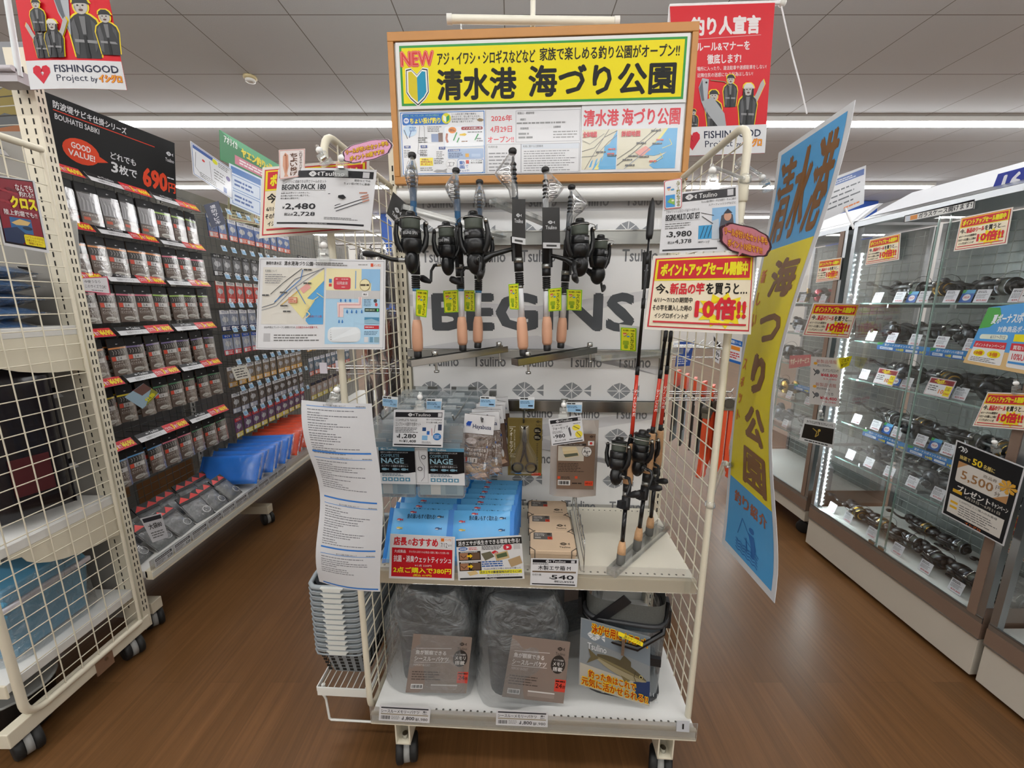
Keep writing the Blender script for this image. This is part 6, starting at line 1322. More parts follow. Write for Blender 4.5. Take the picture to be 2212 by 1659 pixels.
b = MB(); b.box(GB, 1.445, .27, GF - .02, 4.9, .30, WHITE); b.box(GF - .03, 1.445, .262, GF, 4.9, .302, IVORY); b.box(GF - .002, 1.445, .272, GF + .001, 4.9, .295, mat('c9cac2', .4)); GP(b, 'base_shelf', bevel=.002)
b = MB(); b.box(GF - .004, 1.445, .302, GF - .002, 4.9, .345, ACRYL); GP(b, 'edge_guard')
for y in (1.50, 2.32, 3.2):
    b = MB(); b.box(GB - .02, y - .025, .075, GF - .06, y + .025, .125, IVORY); b.box(GB, y - .02, .125, GB + .06, y + .02, .27, IVORY); GP(b, 'foot_beam', bevel=.003); caster(gd, Matrix.Translation((GF - .085 - GB, y - 2.8, 0)) @ Matrix.Rotation(.9, 4, 'Z'))
# packets
HOOKS = MB(); NHOOK = [0]
def peg(pts, r):
    NHOOK[0] += 1
    b = MB() if NHOOK[0] <= 100 else HOOKS
    b.tube(pts, r, DULLSTEEL, 5)
    if b is not HOOKS: GP(b, 'peg_hook')
def rig_mesh(stripe, dark=False):
    def d(S):
        S.R(0, 0, 70, 34, '151416'); S.fish(36, 22, 9, 'cfcfd2'); S.R(0, 34, 70, 40, stripe); S.R(0, 40, 70, 66, '2a2624')
        for k in range(5): S.L([(12 + 11 * k, 44), (17 + 11 * k, 52), (13 + 11 * k, 61)], 1.6, 'b8b2ac')
        S.R(4, 68, 20, 84, 'd4482e'); S.R(21, 68, 64, 84, 'c9c6c4'); S.T('2.4', 26, 71, 44, 81, '333', .02); S.T('アジサバ', 8, 88, 44, 95, 'd8d0c8', .015); S.T('ピンクスキン', 8, 98, 58, 105, 'd8d0c8', .015); S.R(6, 107, 64, 108, 'a89c90'); S.E(36, 126, 22, 8, 'b8b4ac', 14); S.P_([(54, 126), (66, 119), (66, 133)], 'a09c94'); S.E(36, 128, 17, 3, '8a8880', 12)
    return pack_mesh(.076, .155, d, '5a4a40', .48)
def clear_mesh():
    def d(S):
        S.R(0, 0, 70, 30, '151416'); S.fish(36, 18, 9, 'cfcfd2'); S.R(3, 34, 67, 96, '9a9a9c')
        for k in range(8): S.L([(8 + 7 * k, 38 + (k * 13) % 20), (14 + 6 * k, 60), (9 + 7 * k, 92)], 1.6, 'd2d2d4' if k % 2 else '6a6a6c')
        S.R(3, 98, 67, 137, '6a5c54'); S.T('ハゲ皮サビキ', 8, 102, 60, 109, 'd8d0c8', .015); S.R(8, 114, 30, 124, 'c8502e'); S.E(46, 126, 15, 5, 'a8a49c', 12)
    return pack_mesh(.076, .155, d, '3a3634', .45)
def side_bag(): 
    b = MB(); b.grid(lambda u, v: ((u - .5) * .079, -.003 - .008 * math.sin(math.pi * u) ** .5, -.035 - v * .122), 6, 6, film('f4f6f8', .02, .22, .012, .12, 25, .3)); return b.mesh('clear_bag')
SBAG = side_bag(); BLKSIDE = mat('1a1718', .3)
STR = dict(orange='d98a4a', pink='d06a80', green='9cc05a', purple='7a6a9a', dkgreen='3f7a52', yellow='e0c832', blue='5a9ad0', red='c04048')
MES = {k: rig_mesh(v) for k, v in STR.items()}; MES['clear'] = clear_mesh()
ROWS = [(1.815, ['clear'] * 5 + ['green'] * 3, 'top'), (1.62, ['orange'] * 5 + ['pink'] * 3, 'second'), (1.435, ['pink'] * 4 + ['green'] * 4, 'third'), (1.215, ['orange'] * 2 + ['purple'] * 6, 'fourth'), (1.015, ['yellow'] * 2 + ['red'] + ['dkgreen'] * 5, 'fifth'), (.745, ['blue'] * 3 + ['pink'] * 2 + ['dkgreen'] * 3, 'sixth')]
rnd = random.Random(11)
RZ = math.pi / 2
for z, cols, rn in ROWS:
    for j, cn in enumerate(cols):
        y = 1.60 + .087 * j + rnd.uniform(-.004, .004)
        for q in range(2):
            x = -1.66 - .03 * q
            M = Matrix.Translation((x, y + .004 * q, z + .004 * q)) @ Matrix.Rotation(RZ + rnd.uniform(-.12, .1), 4, 'Z') @ Matrix.Rotation(rnd.uniform(-.05, .05), 4, 'Y') @ Matrix.Rotation(-.05, 4, 'X')
            cname = {'dkgreen': 'dark green', 'clear': 'clear silver'}.get(cn, cn)
            t = thing('rig_packet', M, 'black-topped rig packet with %s stripe, %s%s from left in the %s row' % (cname, 'behind ' if q else '', ordn[j], rn) if cn != 'clear' else 'clear silver rig packet, %s%s from the left in the %s row' % ('behind the ' if q else '', ordn[j], rn), 'rig packet', 'black-topped rig packets on the left gondola')
            o = bpy.data.objects.new('printed_card', MES[cn]); COL.objects.link(o); o.parent = t
            if q == 0: o = bpy.data.objects.new('clear_bag', SBAG); COL.objects.link(o); o.parent = t
        peg([(GB + .04, y, z + .008), (-1.65, y, z + .002), (-1.643, y, z + .008)], .002)
    # price strips above the row
    for k in range(3):
        y0 = 1.40 + .29 * k; w_ = .27
        c = [(-1.655, y0, z + .045), (-1.655, y0 + w_, z + .045), (-1.63, y0 + w_, z + .012), (-1.63, y0, z + .012)]
        S = Sign(c, 150, 24, 'dadadc', rough=.3, t=.001)
        S.R(0, 0, 76, 11, '1b1a1c'); S.fish(30, 5.5, 9, 'd8d8da'); S.T('Tsulino', 36, 2, 62, 9, 'd8d8da', .02); S.T('防波堤サビキシリーズ', 20, 14, 62, 21, '555', .01); S.R(76, 0, 150, 24, 'cf2f36'); S.T('どれでも', 79, 7, 98, 19, 'f0dcdc', .015); S.T('3', 100, 4, 107, 20, 'f0d832', .05); S.T('枚で', 108, 8, 118, 19, 'f0dcdc', .015); S.T('¥690', 119, 5, 148, 20, 'f0d832', .04)
        S.build('price_strip', 'red and white price strip, %s from the left above the %s packet row' % (ordn[k], rn), 'price strip', 'price strips on the left gondola')
# further section: smaller packets with blue tags below
def small_mesh(top, body, low):
    def d(S):
        S.R(0, 0, 70, 22, top); S.R(0, 22, 70, 90, body); S.R(0, 90, 70, 120, low); S.E(35, 54, 24, 16, 'b9b9bc', 12); S.L([(20, 30), (36, 60), (24, 84)], 2.5, 'e0e0e2'); S.L([(46, 30), (40, 60), (54, 84)], 2.5, '55555a'); S.T('サビキ', 14, 4, 56, 17, 'ececec' if top in ('1b1b1e', '2a50a8', 'c8323a', '24305a') else '2a3a7a', .02); S.R(6, 94, 28, 116, 'd8d8da'); S.G(32, 94, 66, 116, 3, 'e8e4e0')
    return pack_mesh(.07, .12, d, body, .25, 70, 120)
SR = [(1.84, ('dcdce0', '44609a', 'c8502e'), 'white-topped blue'), (1.63, ('1b1b1e', '6a6a6c', '2a2a2c'), 'black'), (1.48, ('dcd8d0', 'c0504a', 'c43a30'), 'red'), (1.32, ('e0e0e2', '8a90a0', '24305a'), 'white-topped navy'), (1.18, ('2a50a8', '9aa0b0', 'c8323a'), 'blue-topped'), (.99, ('e0e0e0', '8a7a6a', 'd8a03a'), 'white-topped tan'), (.83, ('e2e2e4', '5a504a', '8a90a4'), 'white-topped brown'), (.68, ('c8323a', '6a4a6a', 'd8c83a'), 'red-topped purple')]
tagS = Sign([(-.019, 0, 0), (.019, 0, 0), (.019, 0, -.032), (-.019, 0, -.032)], 38, 32, 'd8dce0', rough=.4, t=.0008); tagS.R(1, 8, 37, 31, '94bede'); tagS.G(4, 2, 26, 7, 1, '445', .7); tagS.G(4, 12, 32, 26, 2, '3d5a78', .4)
tagM = tagS.mb.mesh('price_tag')
for z, cs, nm in SR:
    me_ = small_mesh(*cs)
    ri = ordn[[r[0] for r in SR].index(z)]
    for j in range(10):
        y = 2.36 + .084 * j + rnd.uniform(-.004, .004)
        M = Matrix.Translation((-1.66, y, z)) @ Matrix.Rotation(RZ + rnd.uniform(-.1, .1), 4, 'Z') @ Matrix.Rotation(rnd.uniform(-.04, .04), 4, 'Y')
        o = bpy.data.objects.new('hook_packet', me_); COL.objects.link(o); o.matrix_world = M
        tag(o, '%s hook packet, %s from left in the %s row of the middle bay' % (nm, ordn[j], ri), 'hook packet', 'small hook packets in the middle bay')
        peg([(GB + .04, y, z + .008), (-1.63, y, z - .002)], .0018)
        o = bpy.data.objects.new('price_tag', tagM); COL.objects.link(o); o.matrix_world = Matrix.Translation((-1.618, y + .006, z + .045)) @ Matrix.Rotation(RZ, 4, 'Z') @ Matrix.Rotation(-.3, 4, 'X')
        tag(o, 'pale blue tag, %s from left above the %s row of the middle bay' % (ordn[j], ri), 'price tag', 'pale blue price tags in the middle bay')
for i, cs in enumerate((('1b1b1e', '8a8a8c', '6a6a6c'), ('e0e0e2', 'b8b4ac', '3a6a9a'), ('1b1b1e', '5a5a5c', '8a6a4a'), ('e0e0e2', '9a8a7a', 'd8a03a'), ('dcdce0', '6a7a8a', 'c8502e'), ('2a2a2c', 'a09088', 'd0c040'))):
    me_ = small_mesh(*cs); z = 1.72 - .2 * i
    for j in range(8):
        y = 3.26 + .105 * j; o = bpy.data.objects.new('hook_packet', me_); COL.objects.link(o); o.matrix_world = Matrix.Translation((-1.64, y, z)) @ Matrix.Rotation(RZ + rnd.uniform(-.1, .1), 4, 'Z') @ Matrix.Scale(1.2, 4)
        tag(o, 'distant hook packet, %s from the left in the %s row of the farthest bay' % (ordn[j], ordn[i]), 'hook packet', 'hook packets in the farthest bay'); peg([(GB + .04, y, z + .008), (-1.62, y, z - .002)], .0018)
GP(HOOKS, 'peg_hook', kind='stuff')
# black header sign, hanging cards
S = Sign([atX(u, v, -1.72) for u, v in ((86, 194), (377, 309), (381, 433), (97, 356))], 300, 150, '121112', rough=.7, t=.004)
W_ = 'd4d4d6'
S.T('防波堤サビキ仕掛シリーズ', 20, 10, 168, 26, W_, .02); S.R(20, 29, 240, 31, 'c8381e'); S.T('BOUHATEI SABIKI', 22, 36, 106, 48, W_, .015)
S.E(68, 100, 36, 27, 'd8431e'); S.P_([(98, 96), (122, 106), (96, 114)], 'd8431e'); S.T('GOOD', 48, 84, 86, 97, 'eee0dc', .03); S.T('VALUE!', 42, 101, 94, 114, 'eee0dc', .03); S.T('どれでも', 128, 78, 188, 94, W_, .02); S.T('3', 128, 100, 144, 124, W_, .04); S.T('枚で', 146, 102, 190, 124, W_, .025); S.T('690', 204, 88, 274, 136, 'd8431e', .05); S.T('円', 276, 108, 298, 134, 'd8431e', .03); S.fish(283, 34, 22, W_); S.T('Tsulino', 270, 46, 296, 55, W_, .015); S.G(274, 94, 296, 99, 1, W_, .6)
S.build('header_sign', 'large black header sign with orange 690 yen lettering above the left gondola', 'sign')
S = Sign([atX(u, v, -1.62) for u, v in ((411, 304), (501, 366), (503, 432), (417, 376))], 120, 84, 'd8dade', rough=.15, t=.001); S.fr(2, 2, 118, 82, 1.4, '4a6a9a'); S.R(5, 5, 60, 14, '3a5a9a'); S.E(66, 12, 8, 6, 'd0d02a'); S.G(76, 6, 114, 20, 3, '555', .4); S.L([(12, 20), (8, 60), (30, 76)], 1.2, '777'); S.L([(50, 20), (54, 70)], 1.2, '777'); S.E(32, 30, 4, 3, 'c83a3a'); S.G(62, 30, 98, 60, 4, '777', .35); S.E(106, 34, 7, 6, '5a4a8a'); S.G(20, 64, 70, 78, 3, '777', .4); S.R(90, 64, 100, 78, '3a5aa0')
S.build('notice_sheet', 'small laminated how-to notice hanging on the left gondola next to the black header sign', 'notice')
S = Sign([atX(u, v, -1.60) for u, v in ((440, 443), (472, 434), (488, 484), (458, 492))], 40, 60, '1d2748', rough=.3, t=.001); S.TV('堤防サビキ', 13, 5, 28, 56, 'dcdce4', .025); S.build('name_card', 'tilted navy card with white vertical lettering on the left gondola', 'card')
S = Sign([atX(u, v, -1.75) for u, v in ((474, 280), (640, 378), (640, 425), (476, 345))], 200, 70, '2f7a4a', rough=.4, t=.002); S.P_([(0, 0), (200, 0), (200, 20), (120, 30), (40, 16)], '58a878'); S.T('アオリイカ', 8, 6, 36, 24, 'e8eee8', .02); S.T('ヤエン釣り+泳がせ', 44, 12, 150, 36, 'e8d02a', .04); S.R(30, 40, 200, 62, 'c8788a'); S.G(40, 44, 190, 58, 2, 'f0e0e4', .6); S.build('header_sign', 'green squid fishing header sign farther down the left gondola', 'sign')
S = Sign([atX(u, v, -1.66) for u, v in ((495, 352), (566, 386), (566, 470), (497, 440))], 90, 90, 'd0dcec', rough=.25, t=.001); S.R(4, 4, 86, 18, '4a78b8'); S.fr(6, 22, 84, 52, 1.4, '4a78b8'); S.fr(6, 56, 84, 86, 1.4, '4a78b8'); S.G(12, 28, 78, 46, 2, '3a5a9a', .5); S.G(12, 62, 78, 80, 2, '3a5a9a', .5); S.build('notice_sheet', 'white and blue boxed notice below the green header sign', 'notice')
S = Sign([atX(u, v, -1.72) for u, v in ((498, 360), (640, 425), (640, 500), (490, 475))], 150, 80, 'd8cfa0', rough=.4, t=.001)
for k in range(3): S.fr(4 + 49 * k, 34, 50 + 49 * k, 78, 1, 'a04a3a'); S.E(27 + 49 * k, 50, 14, 8, '6a9ab8'); S.G(8 + 49 * k, 62, 46 + 49 * k, 76, 3, '665', .4)
S.build('display_sheet', 'cream sheet with three hook pictures behind the boxed notice', 'sheet')
S = Sign([atX(u, v, -1.6) for u, v in ((172, 600), (232, 597), (239, 636), (178, 629))], 80, 44, 'e2e0e2', rough=.4, t=.001); S.fr(0, 0, 80, 44, 2.5, 'd8506a'); S.T('今使うなら', 10, 8, 56, 17, '333', .01); S.T('このサイズでOK!', 10, 21, 70, 31, '333', .01); S.G(26, 35, 60, 39, 1, '666'); S.build('handwritten_card', 'pink-edged handwritten card between the second and third packet rows', 'card')
S = Sign([atX(u, v, -1.6) for u, v in ((269, 858), (310, 828), (344, 850), (308, 883))], 50, 50, '9ab4c4', rough=.2, t=.001); S.P_([(22, 0), (50, 0), (50, 26), (24, 24)], '6a4a44'); S.P_([(10, 50), (50, 24), (50, 46), (30, 50)], '8a8a3a'); S.T('仕掛', 18, 34, 44, 46, 'e8e02a', .03); S.build('picture_card', 'tilted square picture card hanging over the fifth packet row', 'card')
S = Sign([atX(u, v, -1.6) for u, v in ((499, 795), (531, 788), (543, 815), (510, 822))], 40, 34, 'dcd8cc', rough=.5, t=.001); S.G(5, 4, 36, 30, 4, '333', .35); S.build('handwritten_card', 'small handwritten card on the middle bay packets', 'card')
# bottom shelf goods
SILV = mat('8f9294', .16, .5, .3, 60)
def foil_pack(M, label):
    t = thing('sinker_bag', M, label, 'sinker bag', 'clear sinker bags on the bottom shelf')
    b = MB(); pillow(b, .10, .11, .022, mat('565a5c', .35, 0, .4, 80), BLACK, Matrix.Identity(4), 8, .003); b.build('contents', t)
    b = MB(); pillow(b, .105, .115, .03, PLASTIC, PLASTIC, Matrix.Translation((0, 0, -.002)), 8, .003); b.tube([(.02 + .018 * math.cos(q), -.0175, .035 + .018 * math.sin(q)) for q in np.linspace(0, 6.28, 16)[:-1]], .001, mat('d0d0d2', .4), 4, closed=True); b.build('clear_bag', t)
    b = MB(); b.box(-.052, -.003, .112, .052, .003, .155, BLACK); b.add([(-.052, -.0035, .125), (.0, -.0035, .125), (-.026, -.0035, .153)], [(0, 1, 2)], mat('d83a34', .4)); b.add([(.0, -.0035, .125), (.052, -.0035, .125), (.026, -.0035, .153)], [(0, 1, 2)], mat('c8302c', .4)); b.build('header_card', t); return t
k = 0
for row, x, n, y0, st in ((0, -1.535, 6, 1.51, .115), (1, -1.67, 6, 1.54, .115)):
    for i in range(n):
        M = Matrix.Translation((x, y0 + st * i, .303)) @ Matrix.Rotation(RZ + rnd.uniform(-.2, .2), 4, 'Z') @ Matrix.Rotation(-.75, 4, 'X')
        lab = 'clear sinker bag with black and red header, %s from the left in the %s row' % (ordn[i], ('front', 'back')[row])
        if k == 0: fp = foil_pack(M, lab); ft = snapshot(fp)
        else: copy_tree(fp, M, lab, tree=ft)
        k += 1
def cloth_pack(M, label, m, grp, cat_):
    t = thing(cat_.replace(' ', '_'), M, label, cat_, grp); b = MB(); pillow(b, .30, .17, .05, m, m, Matrix.Identity(4), 14); b.build('folded_cloth', t); b = MB(); pillow(b, .32, .18, .06, film('f4f6f8', .02, .2, .04, .5, 20, .3), PLASTIC, Matrix.Identity(4), 14); b.build('clear_wrap', t); return t
BL2 = mat('1a78e0', .4, 0, .12, 20); OR2 = mat('ff4a1c', .35, 0, .1, 20)
for c_, m, nm, y0, n in ((0, BL2, 'blue', 2.16, 6), (1, OR2, 'orange', 2.55, 7)):
    for i in range(n):
        M = Matrix.Translation((-1.64 - .012 * (i % 2), y0 + .075 * i + .06 * c_, .335)) @ Matrix.Rotation(.1 + rnd.uniform(-.1, .1), 4, 'Z') @ Matrix.Rotation(-.6, 4, 'X')
        lab = '%s folded net pack in clear wrap, %s from the left on the bottom shelf' % (nm, ordn[i])
        if i == 0: cp = cloth_pack(M, lab, m, '%s folded packs on the bottom shelf' % nm, '%s net pack' % nm); ct = snapshot(cp)
        else: copy_tree(cp, M, lab, tree=ct)
for i in range(10):
    y = 1.46 + .098 * i
    S = Sign([(GF + .003, y, .342), (GF + .003, y + .088, .342), (GF + .003, y + .088, .304), (GF + .003, y, .304)], 88, 38, 'cfd2d4', rough=.3, t=.0006); S.R(4, 3, 84, 14, '3c3c42'); S.G(6, 5, 80, 12, 1, 'ccc', .6); S.G(6, 17, 50, 34, 3, '666', .4); S.T('528', 60, 20, 84, 32, '333', .02); S.build('price_label', 'small grey price label on the bottom shelf edge, %s from the left' % ordn[i], 'price label', 'price labels along the bottom shelf edge')
S = Sign([atX(u, v, -1.5) for u, v in ((303, 1120), (348, 1108), (364, 1160), (330, 1172))], 60, 70, 'd6d6da', rough=.4, t=.001); S.R(3, 3, 57, 14, '33333a'); S.T('大袋80', 10, 20, 52, 36, '333', .02); S.G(8, 42, 52, 62, 3, '666', .4); S.build('price_card', 'tilted white price card standing among the sinker bags', 'price card')

S = Sign([atY(u, v, 1.455) for u, v in ((-40, 90), (84, 90), (84, 372), (-40, 372))], 124, 282, '8f9296', rough=.4, t=.002)
S.R(0, 60, 124, 282, '5d6062'); S.P_([(0, 120), (60, 90), (124, 110), (124, 170), (50, 150), (0, 176)], '8a7a3a'); S.P_([(0, 190), (80, 176), (124, 196), (124, 230), (40, 214), (0, 226)], 'a0643c'); S.P_([(0, 236), (60, 222), (124, 244), (124, 282), (0, 282)], '2a2624')
for k in range(9): S.L([(0, 100 + 20 * k), (70, 92 + 21 * k), (124, 104 + 18 * k)], 2.5, '33302c' if k % 2 else 'b8b4a8')
S.build('photo_board', 'muted fish photo board seen behind the slotted upright at the upper left', 'photo board')
# ================================================================ glass display cases along the right aisle
CX = 1.68
ALU = mat('a9adb0', .28, .9); TAUPE = mat('7a6557', .5, 0, .06, 8); PANEL = mat('c2bcb0', .5, 0, .02, 8); WIRE = mat('a8adaa', .35, .5)
GLASS = film('cfe0dc', .0, .0, .012, fres=.3); GEDGE = film('8fb8b0', .5, .05, .1)
SHZ = (.55, .745, .98, 1.174, 1.36)
def glass_case(y0, y1, label, zb=.02, legs=False, x=CX, dep=.45, led=True):
    t = thing('glass_case', (x, (y0 + y1) / 2, 0), label, 'display case', 'glass display cases on the right')
    def P(nm, b, par=t, **k): return b.build(nm, par, world=True, **k)
    b = MB(); b.box(x, y0, zb, x + dep, y1, .172, PANEL); P('base_panel', b, bevel=.002)
    b = MB(); b.box(x - .004, y0 - .002, .174, x + dep, y1 + .002, .236, TAUPE); b.box(x - .006, y0 - .002, .170, x, y1 + .002, .175, ALU); P('base_trim', b)
    b = MB(); b.box(x + .01, y0 + .01, .236, x + dep - .01, y1 - .01, .244, mat('cdd0cb', .5)); P('case_floor', b)
    b = MB(); b.box(x - .004, y0, .236, x + .012, y1, .252, ALU); b.box(x - .004, y0, .252, x + .003, y1, .258, mat('8a8e90', .3, .9))
    for yy in (y0, y1 - .022): b.box(x - .002, yy, .236, x + .022, yy + .022, 1.74, ALU); b.box(x + dep - .02, yy, .236, x + dep, yy + .022, 1.74, ALU)
    b.box(x - .004, y0, 1.722, x + .03, y1, 1.745, ALU); P('metal_frame', b)
    b = MB(); b.box(x - .005, y0 + .022, .252, x + .0, y0 + .05, 1.722, TAUPE); b.box(x + .0, y0 - .001, .236, x + dep, y0 + .0, .3, TAUPE); P('side_trim', b)
    b = MB(); b.box(x + dep - .012, y0, .24, x + dep - .006, y1, 1.74, mat('7a807e', .35, .3)); P('back_panel', b)
    b = MB()
    for k in range(34): z = .28 + .043 * k; b.tube([(x + dep - .03, y0 + .02, z), (x + dep - .03, y1 - .02, z)], .0016, WIRE, 4, False)
    n = int((y1 - y0) / .05)
    for k in range(n): y = y0 + .03 + .05 * k; b.tube([(x + dep - .032, y, .25), (x + dep - .032, y, 1.72)], .0016, WIRE, 4, False)
    P('wire_grid', b)
    for z in SHZ:
        b = MB(); b.box(x + .07, y0 + .025, z - .006, x + dep - .04, y1 - .025, z, GLASS); b.box(x + .069, y0 + .025, z - .006, x + .0705, y1 - .025, z, GEDGE); P('glass_shelf', b)
        b = MB()
        for yy in (y0 + .12, (y0 + y1) / 2, y1 - .12): b.box(x + .12, yy - .003, z - .022, x + dep - .035, yy + .003, z - .0065, ALU)
        P('shelf_bracket', b)
    ym = (y0 + y1) / 2
    for i, (a, c, dx) in enumerate(((y0 + .02, ym + .02, 0), (ym - .02, y1 - .02, .008))):
        b = MB(); b.box(x + .002 + dx, a, .255, x + .006 + dx, c, 1.722, GLASS); b.box(x + .001 + dx, (c - .004) if i == 0 else a, .255, x + .007 + dx, c if i == 0 else a + .004, 1.722, GEDGE); o = P('sliding_door', b)
        b = MB(); yy = a + .05 if i else c - .04; b.box(x - .008, yy - .015, .262, x + .002, yy + .015, .275, STEEL); P('door_pull', b, o)
    b = MB(); b.box(x + .04, y1 - .006, .26, x + dep - .03, y1 - .002, 1.72, GLASS); b.box(x + .04, y0 + .002, .26, x + dep - .03, y0 + .006, 1.72, GLASS); P('side_glass', b)
    b = MB(); b.hexa([(x + .0, y0, 1.747), (x + dep, y0, 1.747), (x + dep, y1, 1.747), (x + .0, y1, 1.747)], [(x + .03, y0 + .01, 1.765), (x + dep, y0 + .01, 1.765), (x + dep, y1 - .03, 1.765), (x + .03, y1 - .03, 1.765)], ALU); P('top_rail', b)
    # white sloped header
    b = MB(); b.hexa([(x + .03, y0, 1.766), (x + .05, y0, 1.766), (x + .05, y1 - .03, 1.766), (x + .03, y1 - .03, 1.766)], [(x + .13, y0, 1.85), (x + .15, y0, 1.85), (x + .15, y1 - .13, 1.85), (x + .13, y1 - .13, 1.85)], mat('d2d4d8', .4)); P('header_panel', b)
    # led strip up the far front post
    if led: b = MB(); b.box(x + .024, y1 - .034, .26, x + .034, y1 - .0245, 1.6, mat('dfe4ea', .4)); o = P('light_strip', b)
    if led:
        b = MB(); e = emis('d8e6ff', 220.0)
        for k in range(56): z = .27 + .024 * k; b.box(x + .026, y1 - .0365, z, x + .032, y1 - .034, z + .007, e)
        P('light_beads', b, o)
    b = MB()
    if legs:
        for xx in (x + .06, x + dep - .06):
            for yy in (y0 + .07, y1 - .07): b.box(xx - .02, yy - .02, .075, xx + .02, yy + .02, zb, BLACK); caster(t, Matrix.Translation((xx - x, yy - (y0 + y1) / 2, 0)) @ Matrix.Rotation(.7, 4, 'Z'))
        P('leg_block', b)
    else:
        b.box(x + .03, y0 + .03, 0, x + dep - .03, y1 - .03, zb, BLACK); P('plinth', b)
    return t
glass_case(1.245, 2.09, 'large glass display case at the right with reels on glass shelves')
glass_case(2.16, 3.0, 'farther glass display case on black casters, half hidden by the tall banner', .105, True, CX + .03)
glass_case(.38, 1.225, 'nearest glass display case, only its far end visible at the right edge', .02, False, CX + .0, led=False)
# reels on display
def show_reel(M, label, trim):
    t = thing('display_reel', M, label, 'fishing reel', 'reels in the glass cases')
    o = add_reel(t, .062, 1.25, 1, 'reel_body', 0, 0, False)
    b = MB(); b.lathe([(.0345, .096), (.036, .0985), (.032, .104), (.018, .107)], trim, 20, (0, -.062, -.003)); b.lathe([(.0348, .058), (.0352, .064), (.0348, .07)], trim, 20, (0, -.062, -.003)); b.build('spool_trim', t)
    return t
GOLD = mat('b08a3c', .25, .9); SILVER = mat('9aa0a8', .25, .9); GUN = mat('3a3e46', .3, .8); REDM = mat('b0203a', .25, .6)
Mz = Matrix.Translation((0, 0, -9))
pro = [show_reel(Mz, 'reel', m) for m in (GOLD, SILVER, GUN)]; trs = [snapshot(p) for p in pro]
def bait_reel(M, label, m):
    t = thing('display_reel', M, label, 'fishing reel', 'reels in the glass cases')
    b = MB(); b.lathe([(.014, -.034), (.028, -.03), (.03, -.022), (.03, -.018)], m, 20, (0, 0, .034), 'y'); b.lathe([(.03, .018), (.03, .022), (.028, .03), (.014, .034)], m, 20, (0, 0, .034), 'y'); b.build('side_plate', t)
    b = MB(); b.lathe([(.018, -.02), (.014, -.012), (.014, .012), (.018, .02)], SILVER, 16, (0, 0, .034), 'y'); b.build('spool', t)
    b = MB(); b.box(-.03, -.008, 0, .03, .008, .005, GUN); b.box(-.022, -.02, .004, -.016, .02, .03, m); b.build('frame_foot', t)
    b = MB(); b.box(-.035, -.044, .030, .035, -.040, .038, GUN); b.ell((-.034, -.052, .034), (.009, .012, .009), BLACK, 10, 8); b.ell((.034, -.052, .034), (.009, .012, .009), BLACK, 10, 8); b.cyl((0, -.034, .034), (0, -.044, .034), .007, GUN, 10); b.build('handle', t)
    return t
pb_ = [bait_reel(Mz, 'reel', m) for m in (mat('2a2c30', .25, .6), GUN, GOLD, REDM)]; tb2 = [snapshot(p) for p in pb_]
used = set()
def put(kind, i, M, label):
    key = (kind, i); src, tr = ((pro, trs), (pb_, tb2))[kind]
    if key not in used: used.add(key); src[i].matrix_world = M; src[i]['label'] = label; return src[i]
    return copy_tree(src[i], M, label, tree=tr[i])
def card_mesh(kind):
    if kind == 0:
        S = Sign([(-.024, 0, .05), (.024, 0, .05), (.024, 0, 0), (-.024, 0, 0)], 48, 50, 'dfe2e8', rough=.4, t=.0008); S.G(4, 4, 42, 14, 2, '55555c', .5); S.G(4, 17, 44, 34, 4, '777780', .4); S.T('¥39,800', 10, 38, 44, 46, 'c83040', .015)
    elif kind == 1:
        S = Sign([(-.022, 0, .05), (.022, 0, .05), (.022, 0, 0), (-.022, 0, 0)], 44, 50, '2f62b0', rough=.35, t=.0008); S.R(0, 0, 44, 14, '5aa8d8'); S.P_([(0, 0), (14, 0), (10, 12), (0, 14)], '3f9a50'); S.E(22, 30, 14, 13, 'e2e4ea'); S.T('5%UP', 12, 26, 32, 34, 'c83040', .02)
    else:
        S = Sign([(-.05, 0, .075), (.05, 0, .075), (.05, 0, 0), (-.05, 0, 0)], 100, 75, 'e0e0e2', rough=.3, t=.0008); S.fr(2, 2, 98, 73, 1, 'a02c30'); S.R(4, 4, 96, 24, '8a2028'); S.P_([(20, 14), (34, 4), (40, 10), (60, 4), (58, 12), (74, 16), (58, 20), (40, 23), (30, 18)], 'e8d82a'); S.T('ポイント大還元', 26, 8, 80, 20, 'a02020', .02); S.G(8, 30, 46, 56, 3, '333', .4); S.T('10', 52, 44, 72, 62, 'e07a20', .04); S.R(72, 26, 96, 68, 'f0e020'); S.G(74, 30, 94, 46, 3, '8a6a20', .5); S.T('3360', 74, 54, 94, 62, 'c84020', .02)
    return S.mb.mesh('price_card')
CM = [card_mesh(k) for k in range(3)]
def card(kind, x, y, z, label, rz=-1.57, lean=-.25):
    o = bpy.data.objects.new('price_card', CM[kind]); COL.objects.link(o); o.matrix_world = Matrix.Translation((x, y, z + .002)) @ Matrix.Rotation(rz, 4, 'Z') @ Matrix.Rotation(lean, 4, 'X')
    return tag(o, label, 'price card', 'price cards in the glass cases')
rnd = random.Random(5)
names = ['lowest', 'second lowest', 'middle', 'second highest', 'highest']
